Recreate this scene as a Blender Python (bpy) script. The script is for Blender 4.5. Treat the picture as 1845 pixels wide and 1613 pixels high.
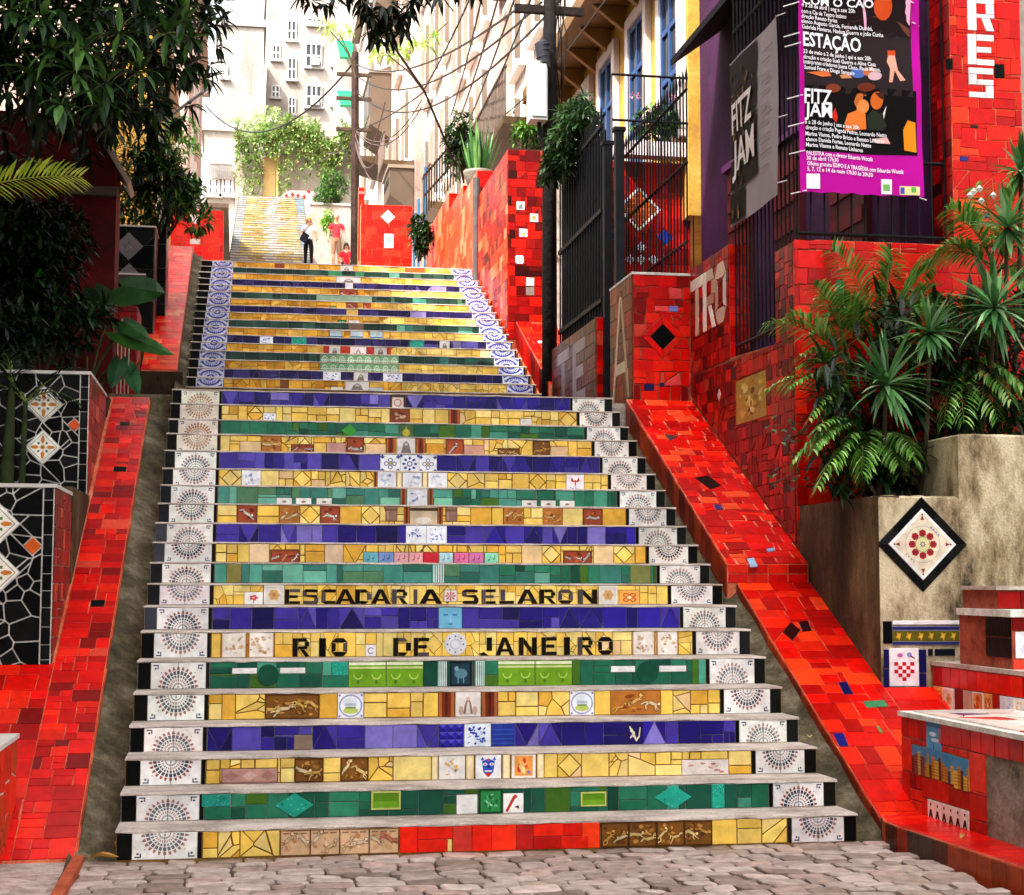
import bpy, math, random
import numpy as np
from mathutils import Matrix, Vector

for _o in list(bpy.data.objects):
    bpy.data.objects.remove(_o, do_unlink=True)
scene = bpy.context.scene
COL = scene.collection

# ---------------------------------------------------------------- camera
PW, PH = 1845.0, 1613.0
FPX, YAW, PITCH, ROLL = 2908.5, 0.16796, 0.08354, 0.0015
CAM = np.array([0.6267, -9.1436, 1.5067])
_fw = np.array([math.sin(YAW)*math.cos(PITCH), math.cos(YAW)*math.cos(PITCH), math.sin(PITCH)])
_r0 = np.array([math.cos(YAW), -math.sin(YAW), 0.0])
_u0 = np.cross(_r0, _fw)
_rt = _r0*math.cos(ROLL)+_u0*math.sin(ROLL)
_up = -_r0*math.sin(ROLL)+_u0*math.cos(ROLL)
cam_data = bpy.data.cameras.new("camera")
cam_data.sensor_width = 36.0
cam_data.lens = FPX/PW*36.0
cam_data.clip_end = 2000.0
cam = bpy.data.objects.new("camera", cam_data)
COL.objects.link(cam)
_m = Matrix.Identity(4)
for _i in range(3):
    _m[_i][0] = _rt[_i]; _m[_i][1] = _up[_i]; _m[_i][2] = -_fw[_i]; _m[_i][3] = CAM[_i]
cam.matrix_world = _m
scene.camera = cam

def ray(x, y):
    return _fw + _rt*(x-PW/2)/FPX + _up*(PH/2-y)/FPX
def atY(x, y, Y):
    v = ray(x, y); return CAM+v*(Y-CAM[1])/v[1]
def atX(x, y, X):
    v = ray(x, y); return CAM+v*(X-CAM[0])/v[0]
def atZ(x, y, Z):
    v = ray(x, y); return CAM+v*(Z-CAM[2])/v[2]
def pix(P):
    d = np.asarray(P, float)-CAM; z = d@_fw
    return PW/2+FPX*(d@_rt)/z, PH/2-FPX*(d@_up)/z

# ---------------------------------------------------------------- sky, sun, exposure
SUN_EL, SUN_AZ = math.radians(50), math.radians(235)   # azimuth clockwise from +Y: behind the camera and to the left
world = bpy.data.worlds.new("World"); scene.world = world; world.use_nodes = True
nt = world.node_tree; nt.nodes.clear()
sky = nt.nodes.new("ShaderNodeTexSky"); sky.sky_type = 'NISHITA'; sky.sun_disc = False
sky.sun_elevation = SUN_EL; sky.sun_rotation = SUN_AZ
sky.air_density = 1.0; sky.dust_density = 6.0; sky.ozone_density = 0.6
hsv = nt.nodes.new("ShaderNodeHueSaturation"); hsv.inputs['Saturation'].default_value = 0.12   # thin bright haze
bg = nt.nodes.new("ShaderNodeBackground"); bg.inputs['Strength'].default_value = 0.15
wo = nt.nodes.new("ShaderNodeOutputWorld")
nt.links.new(sky.outputs[0], hsv.inputs['Color']); nt.links.new(hsv.outputs[0], bg.inputs[0]); nt.links.new(bg.outputs[0], wo.inputs[0])
sun_d = bpy.data.lights.new("sun", 'SUN'); sun_d.energy = 2.0; sun_d.angle = math.radians(0.6); sun_d.color = (1.0, 0.955, 0.89)
sun = bpy.data.objects.new("sun", sun_d); COL.objects.link(sun)
_sd = Vector((math.sin(SUN_AZ)*math.cos(SUN_EL), math.cos(SUN_AZ)*math.cos(SUN_EL), math.sin(SUN_EL)))
sun.rotation_euler = _sd.to_track_quat('Z', 'Y').to_euler(); sun.location = (0, -20, 30)
vs = scene.view_settings
vs.view_transform = 'Standard'; vs.look = 'None'; vs.exposure = 2.12; vs.gamma = 1.0; vs.use_curve_mapping = False
scene.cycles.use_denoising = True
scene.cycles.max_bounces = 6; scene.cycles.diffuse_bounces = 3; scene.cycles.glossy_bounces = 3
scene.cycles.transparent_max_bounces = 6; scene.cycles.transmission_bounces = 3
scene.cycles.sample_clamp_indirect = 6.0
scene.cycles.caustics_reflective = False; scene.cycles.caustics_refractive = False

# ---------------------------------------------------------------- helpers: colour, materials
def s2l(c):
    return tuple((x/12.92 if x <= 0.04045 else ((x+0.055)/1.055)**2.4) for x in c)
def hx(h, k=1.0):
    h = h.lstrip('#')
    return tuple(k*x for x in s2l(tuple(int(h[i:i+2], 16)/255 for i in (0, 2, 4))))

def new_mat(name):
    m = bpy.data.materials.new(name); m.use_nodes = True
    n = m.node_tree.nodes; b = n["Principled BSDF"]
    return m, n, m.node_tree.links, b

def tint_mat(name, rough=0.3, spec=0.5, var=0.10, bump=0.0, bscale=40.0, nscale=6.0, nvar=0.15, translucent=0.0, objvar=0.08, coat=0.0, grime=0.0):
    """procedural material whose base colour is the surface's own glaze/paint colour ('tint' face attribute) broken up by noise"""
    m, n, l, b = new_mat(name)
    at = n.new("ShaderNodeAttribute"); at.attribute_name = "tint"
    tc = n.new("ShaderNodeNewGeometry")
    no = n.new("ShaderNodeTexNoise"); no.inputs['Scale'].default_value = nscale; no.inputs['Detail'].default_value = 4
    l.new(tc.outputs['Position'], no.inputs['Vector'])
    mr = n.new("ShaderNodeMapRange"); mr.inputs[1].default_value = 0.3; mr.inputs[2].default_value = 0.7
    mr.inputs[3].default_value = 1-nvar; mr.inputs[4].default_value = 1+nvar
    l.new(no.outputs[0], mr.inputs[0])
    oi = n.new("ShaderNodeObjectInfo")
    mr2 = n.new("ShaderNodeMapRange"); mr2.inputs[3].default_value = 1-objvar; mr2.inputs[4].default_value = 1+objvar
    l.new(oi.outputs['Random'], mr2.inputs[0])
    mu = n.new("ShaderNodeMath"); mu.operation = 'MULTIPLY'; l.new(mr.outputs[0], mu.inputs[0]); l.new(mr2.outputs[0], mu.inputs[1])
    if grime:   # patchy wear and dirt
        g1 = n.new("ShaderNodeTexNoise"); g1.inputs['Scale'].default_value = 2.7; g1.inputs['Detail'].default_value = 9; g1.inputs['Roughness'].default_value = 0.7
        l.new(tc.outputs['Position'], g1.inputs['Vector'])
        g2 = n.new("ShaderNodeMapRange"); g2.inputs[1].default_value = 0.38; g2.inputs[2].default_value = 0.56; g2.inputs[3].default_value = 1-grime; g2.inputs[4].default_value = 1.0
        l.new(g1.outputs[0], g2.inputs[0]); m3 = n.new("ShaderNodeMath"); m3.operation = 'MULTIPLY'; l.new(mu.outputs[0], m3.inputs[0]); l.new(g2.outputs[0], m3.inputs[1]); mu = m3
    mx = n.new("ShaderNodeVectorMath"); mx.operation = 'SCALE'
    l.new(at.outputs['Color'], mx.inputs[0]); l.new(mu.outputs[0], mx.inputs['Scale'])
    l.new(mx.outputs[0], b.inputs['Base Color'])
    b.inputs['Roughness'].default_value = rough
    b.inputs['Specular IOR Level'].default_value = spec
    if coat: b.inputs['Coat Weight'].default_value = coat; b.inputs['Coat Roughness'].default_value = 0.08
    if bump:
        nb = n.new("ShaderNodeTexNoise"); nb.inputs['Scale'].default_value = bscale; nb.inputs['Detail'].default_value = 5
        l.new(tc.outputs['Position'], nb.inputs['Vector'])
        bp = n.new("ShaderNodeBump"); bp.inputs['Strength'].default_value = bump; bp.inputs['Distance'].default_value = 0.02
        l.new(nb.outputs[0], bp.inputs['Height']); l.new(bp.outputs[0], b.inputs['Normal'])
    if translucent:
        out = n["Material Output"]
        tr = n.new("ShaderNodeBsdfTranslucent"); l.new(mx.outputs[0], tr.inputs[0])
        ms = n.new("ShaderNodeMixShader"); ms.inputs[0].default_value = translucent
        l.new(b.outputs[0], ms.inputs[1]); l.new(tr.outputs[0], ms.inputs[2]); l.new(ms.outputs[0], out.inputs[0])
    return m

def stain_mat(name, c1, c2, c3=None, scale=1.2, rough=0.85, bump=0.4, bscale=60.0, stretch=(1, 1, 1), lo=0.35, hi=0.65, spec=0.25):
    """plaster / concrete / stone: two or three colours of weathering with their own patchy shape, fine grain bump"""
    m, n, l, b = new_mat(name)
    g = n.new("ShaderNodeNewGeometry")
    mp = n.new("ShaderNodeMapping"); mp.inputs['Scale'].default_value = stretch
    l.new(g.outputs['Position'], mp.inputs['Vector'])
    a = n.new("ShaderNodeTexNoise"); a.inputs['Scale'].default_value = scale; a.inputs['Detail'].default_value = 11; a.inputs['Roughness'].default_value = 0.74
    l.new(mp.outputs[0], a.inputs['Vector'])
    r = n.new("ShaderNodeValToRGB"); r.color_ramp.elements[0].position = lo; r.color_ramp.elements[1].position = hi
    r.color_ramp.elements[0].color = (*c1, 1); r.color_ramp.elements[1].color = (*c2, 1)
    if c3:
        e = r.color_ramp.elements.new((lo+hi)/2); e.color = (*c3, 1)
    l.new(a.outputs[0], r.inputs[0])
    f = n.new("ShaderNodeTexNoise"); f.inputs['Scale'].default_value = bscale; f.inputs['Detail'].default_value = 6
    l.new(g.outputs['Position'], f.inputs['Vector'])
    mr = n.new("ShaderNodeMapRange"); mr.inputs[1].default_value = 0.25; mr.inputs[2].default_value = 0.75; mr.inputs[3].default_value = 0.78; mr.inputs[4].default_value = 1.18
    l.new(f.outputs[0], mr.inputs[0])
    sc = n.new("ShaderNodeVectorMath"); sc.operation = 'SCALE'; l.new(r.outputs[0], sc.inputs[0]); l.new(mr.outputs[0], sc.inputs['Scale'])
    l.new(sc.outputs[0], b.inputs['Base Color'])
    b.inputs['Roughness'].default_value = rough; b.inputs['Specular IOR Level'].default_value = spec
    if bump:
        bp = n.new("ShaderNodeBump"); bp.inputs['Strength'].default_value = bump; bp.inputs['Distance'].default_value = 0.01
        l.new(f.outputs[0], bp.inputs['Height']); l.new(bp.outputs[0], b.inputs['Normal'])
    return m

M = {}
M['tile'] = tint_mat("glazed_tile", rough=0.28, spec=0.16, bump=0.10, bscale=22, nscale=16, nvar=0.14, objvar=0.12, grime=0.22)
M['tile_worn'] = tint_mat("worn_glazed_tile", rough=0.4, spec=0.14, bump=0.16, bscale=30, nscale=9, nvar=0.25, objvar=0.18, grime=0.35)
M['tile_dark'] = tint_mat("black_glazed_tile", rough=0.3, spec=0.05, bump=0.12, bscale=22, nscale=16, nvar=0.3, objvar=0.3)
M['paint'] = tint_mat("painted_surface", rough=0.55, spec=0.3, bump=0.1, bscale=40, nscale=2.5, nvar=0.10, objvar=0.03)
M['metal'] = tint_mat("painted_metal", rough=0.5, spec=0.15, bump=0.08, bscale=60, nvar=0.2, objvar=0.05)
M['print'] = tint_mat("printed_vinyl", rough=0.6, spec=0.06, bump=0.05, bscale=6, nscale=3, nvar=0.08, objvar=0.0)
M['leaf'] = tint_mat("leaf", rough=0.42, spec=0.28, bump=0.05, bscale=30, nscale=5, nvar=0.35, objvar=0.1, translucent=0.22)
M['bark'] = tint_mat("bark", rough=0.9, spec=0.15, bump=0.7, bscale=18, nscale=7, nvar=0.4, objvar=0.1)
M['cloth'] = tint_mat("cloth", rough=0.85, spec=0.2, bump=0.15, bscale=60, nvar=0.1, objvar=0.0)
M['granite'] = tint_mat("granite_sett", rough=0.8, spec=0.3, bump=0.5, bscale=45, nscale=14, nvar=0.28, objvar=0.12)
M['concrete'] = stain_mat("tread_concrete", hx('86766c'), hx('d2c2b6'), hx('b4a498'), scale=4.5, bump=0.6, stretch=(.6, 1, 1))
M['greyconc'] = stain_mat("rough_grey_concrete", hx('4a4036'), hx('a09484'), hx('7c7062'), scale=3.0, bump=0.8, bscale=30)
M['gutter'] = stain_mat("mossy_concrete", hx('241e12'), hx('7c6f5a'), hx('50452f'), scale=3.6, bump=0.6)
M['wallconc'] = stain_mat("stained_concrete", hx('241f14'), hx('cfbe9c'), hx('988464'), scale=2.0, bump=0.7, stretch=(1, 1, .42), lo=0.38, hi=0.57)
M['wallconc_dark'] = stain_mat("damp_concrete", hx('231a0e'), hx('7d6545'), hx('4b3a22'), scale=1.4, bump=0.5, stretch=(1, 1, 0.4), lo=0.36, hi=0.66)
M['mortar_y'] = stain_mat("dirty_yellow_mortar", hx('4a2e0c'), hx('a07a3c'), scale=9, bump=0.3)
M['mortar_g'] = stain_mat("grey_mortar", hx('4d4a42'), hx('9c978a'), scale=9, bump=0.3)
M['mortar_r'] = stain_mat("orange_mortar", hx('c04428'), hx('e88a64'), scale=6, bump=0.3)
M['mortar_rd'] = stain_mat("dull_red_mortar", hx('6a2414'), hx('b0553a'), scale=6, bump=0.3)
M['mortar_w'] = stain_mat("white_mortar", hx('b5b0a4'), hx('f0ede4'), scale=8, bump=0.3)
M['whitewash'] = stain_mat("whitewashed_plaster", hx('74675c'), hx('b4a89e'), hx('a6988c'), scale=0.7, bump=0.25, bscale=14, stretch=(1, 1, .5), lo=0.3, hi=0.55)
M['pinkwash'] = stain_mat("pale_pink_plaster", hx('86685c'), hx('b89c90'), hx('a88a7e'), scale=0.8, bump=0.25, bscale=14, stretch=(1, 1, .5), lo=0.3, hi=0.55)
M['greyplaster'] = stain_mat("grey_weathered_plaster", hx('6c665e'), hx('b4aca2'), hx('9c948a'), scale=0.6, bump=0.2, bscale=18, stretch=(1, 1, 0.35))
M['yellowwash'] = stain_mat("yellow_plaster", hx('a87830'), hx('d8ac54'), hx('c8983e'), scale=1.0, bump=0.2, bscale=20)
M['purplewash'] = stain_mat("purple_plaster", hx('240824'), hx('481444'), scale=1.2, bump=0.2, bscale=20)
M['soil'] = stain_mat("dark_soil", hx('1a120a'), hx('3c2c1a'), scale=5, bump=0.8)
M['glass'], _n, _l, _b = new_mat("window_glass"); _b.inputs['Base Color'].default_value = (0.03, 0.035, 0.04, 1); _b.inputs['Roughness'].default_value = 0.08
_nn = _n.new("ShaderNodeTexNoise"); _nn.inputs['Scale'].default_value = 1.5
_bp = _n.new("ShaderNodeBump"); _bp.inputs['Strength'].default_value = 0.05; _l.new(_nn.outputs[0], _bp.inputs['Height']); _l.new(_bp.outputs[0], _b.inputs['Normal'])

# ---------------------------------------------------------------- helpers: objects
WLOC = {}
def wl(o):
    return WLOC.get(o.name, np.zeros(3)) if o is not None else np.zeros(3)
def tag(o, label=None, cat=None, group=None, kind=None):
    if label: o["label"] = label
    if cat: o["category"] = cat
    if group: o["group"] = group
    if kind or cat: o["kind"] = kind or "thing"
    return o
def thing(name, label, cat, loc, group=None, kind=None):
    o = bpy.data.objects.new(name, None); o.empty_display_size = 0.1; COL.objects.link(o)
    o.location = tuple(float(x) for x in loc); WLOC[o.name] = np.array(loc, float)
    return tag(o, label, cat, group, kind)
def link(name, me, origin, parent):
    o = bpy.data.objects.new(name, me); COL.objects.link(o)
    origin = np.array(origin, float); WLOC[o.name] = origin
    if parent is not None:
        o.parent = parent
    o.location = tuple(float(x) for x in (origin-wl(parent)))
    return o
def to_mesh(name, verts, faces, mat, tints=None, smooth=False):
    me = bpy.data.meshes.new(name)
    me.from_pydata([tuple(map(float, v)) for v in verts], [], faces)
    if mat is not None: me.materials.append(M[mat] if isinstance(mat, str) else mat)
    if tints is not None:
        at = me.attributes.new("tint", 'FLOAT_COLOR', 'FACE')
        if len(tints) == 3 and not hasattr(tints[0], '__len__'):
            tints = [tints]*len(me.polygons)
        arr = np.ones((len(me.polygons), 4), np.float32); arr[:, :3] = np.array(tints, np.float32)
        at.data.foreach_set("color", arr.ravel())
    if smooth:
        me.polygons.foreach_set("use_smooth", [True]*len(me.polygons))
    return me
def mobj(name, verts, faces, mat, parent=None, tints=None, origin=None, smooth=False):
    verts = np.asarray(verts, float)
    if origin is None:
        lo, hi = verts.min(0), verts.max(0); origin = np.array([(lo[0]+hi[0])/2, (lo[1]+hi[1])/2, lo[2]])
    me = to_mesh(name, verts-np.asarray(origin, float), faces, mat, tints, smooth)
    return link(name, me, origin, parent)

class MB:
    """collects simple shapes into one mesh"""
    def __init__(s): s.v = []; s.f = []; s.t = []
    def add(s, vs, fs, c=(0.5, 0.5, 0.5)):
        b = len(s.v); s.v.extend([tuple(v) for v in vs]); s.f.extend([tuple(i+b for i in f) for f in fs]); s.t.extend([c]*len(fs)); return s
    def box(s, a, b, c=(0.5, 0.5, 0.5)):
        x0, y0, z0 = np.minimum(a, b); x1, y1, z1 = np.maximum(a, b)
        return s.add([(x0,y0,z0),(x1,y0,z0),(x1,y1,z0),(x0,y1,z0),(x0,y0,z1),(x1,y0,z1),(x1,y1,z1),(x0,y1,z1)],
                     [(0,3,2,1),(4,5,6,7),(0,1,5,4),(1,2,6,5),(2,3,7,6),(3,0,4,7)], c)
    def prism(s, poly, ext, c=(0.5, 0.5, 0.5)):
        n = len(poly); p = [np.asarray(q, float) for q in poly]; e = np.asarray(ext, float)
        return s.add(p+[q+e for q in p], [tuple(range(n)), tuple(range(2*n-1, n-1, -1))]+[(i, i+n, (i+1) % n+n, (i+1) % n) for i in range(n)], c)
    def tube(s, pts, rad, c=(0.5, 0.5, 0.5), n=6, cap=True):
        pts = [np.asarray(p, float) for p in pts]; R = rad if hasattr(rad, '__len__') else [rad]*len(pts)
        b = len(s.v); pa = None
        for i, p in enumerate(pts):
            t = pts[min(i+1, len(pts)-1)]-pts[max(i-1, 0)]; t = t/(np.linalg.norm(t)+1e-9)
            if pa is None: pa = np.cross(t, (0, 0, 1) if abs(t[2]) < 0.9 else (1, 0, 0))
            else: pa = pa-t*(pa@t)
            pa = pa/(np.linalg.norm(pa)+1e-9); pb = np.cross(t, pa)
            for k in range(n):
                a = 2*math.pi*k/n; s.v.append(tuple(p+R[i]*(pa*math.cos(a)+pb*math.sin(a))))
        for i in range(len(pts)-1):
            for k in range(n):
                s.f.append((b+i*n+k, b+i*n+(k+1) % n, b+(i+1)*n+(k+1) % n, b+(i+1)*n+k)); s.t.append(c)
        if cap:
            s.f.append(tuple(b+k for k in range(n-1, -1, -1))); s.f.append(tuple(b+(len(pts)-1)*n+k for k in range(n))); s.t += [c, c]
        return s
    def build(s, name, mat, parent=None, smooth=False, origin=None):
        return mobj(name, s.v, s.f, mat, parent, s.t, origin, smooth)

# ---------------------------------------------------------------- helpers: 2-D polygons and mosaics
def area(p):
    return 0.5*sum(p[i][0]*p[(i+1) % len(p)][1]-p[(i+1) % len(p)][0]*p[i][1] for i in range(len(p)))
def ccw(p): return p if area(p) > 0 else p[::-1]
def half(p, nx, ny, c):
    out = []
    for i in range(len(p)):
        a, b = p[i], p[(i+1) % len(p)]
        da, db = nx*a[0]+ny*a[1]-c, nx*b[0]+ny*b[1]-c
        if da <= 0: out.append(a)
        if (da < 0 < db) or (db < 0 < da):
            t = da/(da-db); out.append((a[0]+(b[0]-a[0])*t, a[1]+(b[1]-a[1])*t))
    return out
def edges(p):
    for i in range(len(p)):
        a, b = p[i], p[(i+1) % len(p)]
        dx, dy = b[0]-a[0], b[1]-a[1]; L = math.hypot(dx, dy)
        if L < 1e-9: continue
        yield dy/L, -dx/L, (dy*a[0]-dx*a[1])/L      # outward normal of a CCW polygon, offset
def inter(p, q):
    for nx, ny, c in edges(q):
        p = half(p, nx, ny, c)
        if len(p) < 3: return None
    return p
def diff(p, q):
    k = inter(p, q)
    if not k or len(k) < 3 or abs(area(k)) < 1e-7: return [p]
    out = []
    for nx, ny, c in edges(q):
        o = half(p, -nx, -ny, -c)
        if len(o) >= 3 and abs(area(o)) > 2e-5: out.append(o)
        p = half(p, nx, ny, c)
        if len(p) < 3: break
    return out
def shrink(p, d):
    q = p
    for nx, ny, c in edges(p):
        q = half(q, nx, ny, c-d)
        if len(q) < 3: return None
    return q
def rect(a, b, c, d): return [(a, b), (c, b), (c, d), (a, d)]
def rhomb(cx, cy, r, ry=None): ry = ry or r; return [(cx-r, cy), (cx, cy-ry), (cx+r, cy), (cx, cy+ry)]
def ngon(cx, cy, r, n=16, ry=None, a0=0.0):
    ry = ry or r
    return [(cx+r*math.cos(a0+2*math.pi*i/n), cy+ry*math.sin(a0+2*math.pi*i/n)) for i in range(n)]

def mondrian(rng, u0, v0, u1, v1, s):
    w, h = u1-u0, v1-v0
    if w <= s*1.25 and h <= s*1.25 and (rng.random() < 0.8 or max(w, h) < s*0.75): return [rect(u0, v0, u1, v1)]
    if (w > h*1.15) or (w > h*0.85 and rng.random() < 0.5):
        if w < s*0.7: return [rect(u0, v0, u1, v1)]
        m = u0+w*rng.uniform(0.38, 0.62); return mondrian(rng, u0, v0, m, v1, s)+mondrian(rng, m, v0, u1, v1, s)
    if h < s*0.7: return [rect(u0, v0, u1, v1)]
    m = v0+h*rng.uniform(0.38, 0.62); return mondrian(rng, u0, v0, u1, m, s)+mondrian(rng, u0, m, u1, v1, s)
def courses(rng, u0, v0, u1, v1, s):
    """rough courses of cut tiles, some halved"""
    out = []; v = v0
    while v < v1-1e-4:
        h = min(s*rng.uniform(0.75, 1.1), v1-v)
        if v1-v-h < s*0.35: h = v1-v
        u = u0-rng.uniform(0, s*0.8)
        while u < u1:
            w = s*rng.choice([0.6, 0.8, 1.0, 1.0, 1.3, 1.5])
            a, b = max(u, u0), min(u+w, u1)
            if b-a > 0.012:
                k = rng.random()
                if k < 0.10: out += [rect(a, v, b, v+h*0.5), rect(a, v+h*0.5, b, v+h)]
                elif k < 0.16 and b-a > s*0.7: out += [[(a, v), (b, v), (b, v+h)], [(a, v), (b, v+h), (a, v+h)]]
                else: out.append(rect(a, v, b, v+h))
            u += w
        v += h
    return out
def jitter(rng, polys, j):
    return [[(x+rng.uniform(-j, j), y+rng.uniform(-j, j)) for x, y in p] if len(p) <= 4 else p for p in polys]
def voronoi(rng, outline, n, relax=1):
    xs = [p[0] for p in outline]; ys = [p[1] for p in outline]
    pts = []
    while len(pts) < n:
        q = (rng.uniform(min(xs), max(xs)), rng.uniform(min(ys), max(ys)))
        if all(nx*q[0]+ny*q[1] <= c for nx, ny, c in edges(outline)): pts.append(q)
    for it in range(relax+1):
        cells = []
        P = np.array(pts)
        for i, a in enumerate(pts):
            p = list(outline); dd = ((P-P[i])**2).sum(1)
            for j in np.argsort(dd)[1:18]:
                b = pts[j]; nx, ny = b[0]-a[0], b[1]-a[1]
                p = half(p, nx, ny, nx*(a[0]+b[0])/2+ny*(a[1]+b[1])/2)
                if len(p) < 3: break
            if len(p) >= 3: cells.append(p)
        if it < relax:
            pts = [((a[0]+sum(x for x, y in c)/len(c))/2, (a[1]+sum(y for x, y in c)/len(c))/2) for a, c in zip(pts, cells)] if len(cells) == len(pts) else pts
    return cells

class Frame:
    def __init__(s, o, u, v):
        s.o = np.array(o, float); s.u = np.array(u, float); s.v = np.array(v, float)
        s.u /= np.linalg.norm(s.u); s.v /= np.linalg.norm(s.v); s.n = np.cross(s.u, s.v)
    def pt(s, a, b, t=0.0): return s.o+s.u*a+s.v*b+s.n*t
    def uv(s, P): d = np.asarray(P, float)-s.o; return (float(d@s.u), float(d@s.v))
def front(x, y, z): return Frame((x, y, z), (1, 0, 0), (0, 0, 1))          # faces the camera side
def leftface(x, y, z): return Frame((x, y, z), (0, -1, 0), (0, 0, 1))      # faces -X, u runs towards the camera
def rightface(x, y, z): return Frame((x, y, z), (0, 1, 0), (0, 0, 1))      # faces +X
def slope(x, y, z, s): return Frame((x, y, z), (1, 0, 0), (0, 1, s))       # sloping top
def flat(x, y, z): return Frame((x, y, z), (1, 0, 0), (0, 1, 0))

RNG = random.Random(7)
QUEUE = {}
def tile(parent, fr, poly, col, name='tile', joint=0.004, thick=0.008, mat='tile', decals=None, tilt=0.0007, lift=0.0, cham=None):
    poly = ccw(poly); p = shrink(poly, joint*0.5)
    if p is None or len(p) < 3: return
    a = area(p)
    if mat == 'tile' and max(col) < 0.02 and not decals: mat = 'tile_dark'
    if a < (1.2e-4 if joint > 0.0032 else 3e-5): return
    QUEUE.setdefault((parent.name, name), []).append((fr, p, col, thick, mat, decals, tilt, lift, a, cham))
def tile_geo(rec, mb_v, mb_f, mb_t):
    fr, p, col, thick, mat, decals, tilt, lift, a, cham = rec
    q = shrink(p, cham[0] if cham else min(0.0022, math.sqrt(a)*0.05)); drop = cham[1] if cham else 0.0018
    if q is None or len(q) < 3: q = p
    b = len(mb_v); n = len(p); m = len(q)
    cx = sum(x for x, y in q)/m; cy = sum(y for x, y in q)/m
    R = random.Random(int(cx*9973)*31+int(cy*7919)); sx, sy = R.uniform(-1, 1), R.uniform(-1, 1)
    ext = max(max(abs(x-cx) for x, y in q), max(abs(y-cy) for x, y in q), 1e-3)
    def zt(x, y): return lift+thick+tilt*(sx*(x-cx)+sy*(y-cy))/ext*1.6
    mb_v += [tuple(fr.pt(x, y, 0.0)) for x, y in p]
    if n == m:
        mb_v += [tuple(fr.pt(x, y, zt(x, y)-drop)) for x, y in p]
        mb_v += [tuple(fr.pt(x, y, zt(x, y))) for x, y in q]
        fs = [(b+i, b+(i+1) % n, b+n+(i+1) % n, b+n+i) for i in range(n)]
        fs += [(b+n+i, b+n+(i+1) % n, b+2*n+(i+1) % n, b+2*n+i) for i in range(n)]
        fs.append(tuple(b+2*n+i for i in range(n)))
    else:
        mb_v += [tuple(fr.pt(x, y, zt(x, y))) for x, y in p]
        fs = [(b+i, b+(i+1) % n, b+n+(i+1) % n, b+n+i) for i in range(n)]+[tuple(b+n+i for i in range(n))]
    mb_f += fs; mb_t += [col]*len(fs)
    if decals:
        x0 = min(x for x, y in p); x1 = max(x for x, y in p); y0 = min(y for x, y in p); y1 = max(y for x, y in p)
        for lay, dp, dc in decals:
            b = len(mb_v); pts = [(x0+(x1-x0)*x, y0+(y1-y0)*y) for x, y in dp]
            mb_v += [tuple(fr.pt(x, y, zt(x, y)+0.0005*(lay+1))) for x, y in pts]
            mb_f.append(tuple(range(b, b+len(pts)))); mb_t.append(dc)
def flush(limit=300):
    for (pn, name), recs in QUEUE.items():
        parent = bpy.data.objects[pn]
        def size(r):
            c = r[0].pt(*r[1][0]); return -r[8]/max(1.0, float(((c-CAM)**2).sum()))
        recs = sorted(recs, key=size)
        for r in recs[:limit]:
            v, f, t = [], [], []; tile_geo(r, v, f, t)
            mobj(name, v, f, r[4], parent, t, origin=np.mean(v, axis=0))
        rest = recs[limit:]
        if rest:
            v, f, t = [], [], []
            for r in rest: tile_geo(r, v, f, t)
            o = mobj(name+'_mass', v, f, rest[0][4], parent, t); o["kind"] = "stuff"
    QUEUE.clear()

def pick(rng, pal):
    c = rng.choices([p[0] for p in pal], [p[1] for p in pal])[0]
    k = rng.uniform(0.88, 1.1); return tuple(min(0.95, x*k) for x in c)
RED = [(hx('dc0c04'), 5), (hx('cc0a04'), 4), (hx('e62008'), 3), (hx('b00804'), 3.5), (hx('800604'), 1.6), (hx('d8402c'), 0.7)]
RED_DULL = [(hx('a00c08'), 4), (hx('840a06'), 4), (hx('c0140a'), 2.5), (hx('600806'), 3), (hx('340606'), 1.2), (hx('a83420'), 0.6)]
RED_ORANGE = [(hx('e0401c'), 4), (hx('e86038'), 3), (hx('d84a28'), 3), (hx('f08058'), 1.5), (hx('c83418'), 2)]
BLACK = [(hx('0a0a0a'), 4), (hx('121210'), 3), (hx('181818'), 2)]
YEL = [(hx('f6d06a'), 5), (hx('f4c758'), 4), (hx('f8da84'), 3), (hx('e8b040'), 1.5), (hx('f0c890'), .4)]
YEL_SHADED = [(hx('e6ac3c'), 5), (hx('dc9c2c'), 4), (hx('eebc54'), 3), (hx('c88824'), 1.5)]  # yellow with the shade on the upper flight put into the colour
BLU = [(hx('44349c'), 4), (hx('35258c'), 4), (hx('5648ac'), 3), (hx('221270'), 3.5), (hx('7c70c0'), 1.8), (hx('160c50'), 2.5)]
GRN = [(hx('1e6a4e'), 4), (hx('2a7a5c'), 3), (hx('175440'), 3), (hx('3f6a1c'), 2), (hx('4a9a80'), 1.5), (hx('0f4a38'), 2)]
GRN_PALE = [(hx('4f9a88'), 3), (hx('3c8072'), 3), (hx('6aae98'), 2), (hx('2e6c5c'), 3), (hx('52805a'), 2)]
WHITE, INK = hx('f2eee8'), hx('15131a')

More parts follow.
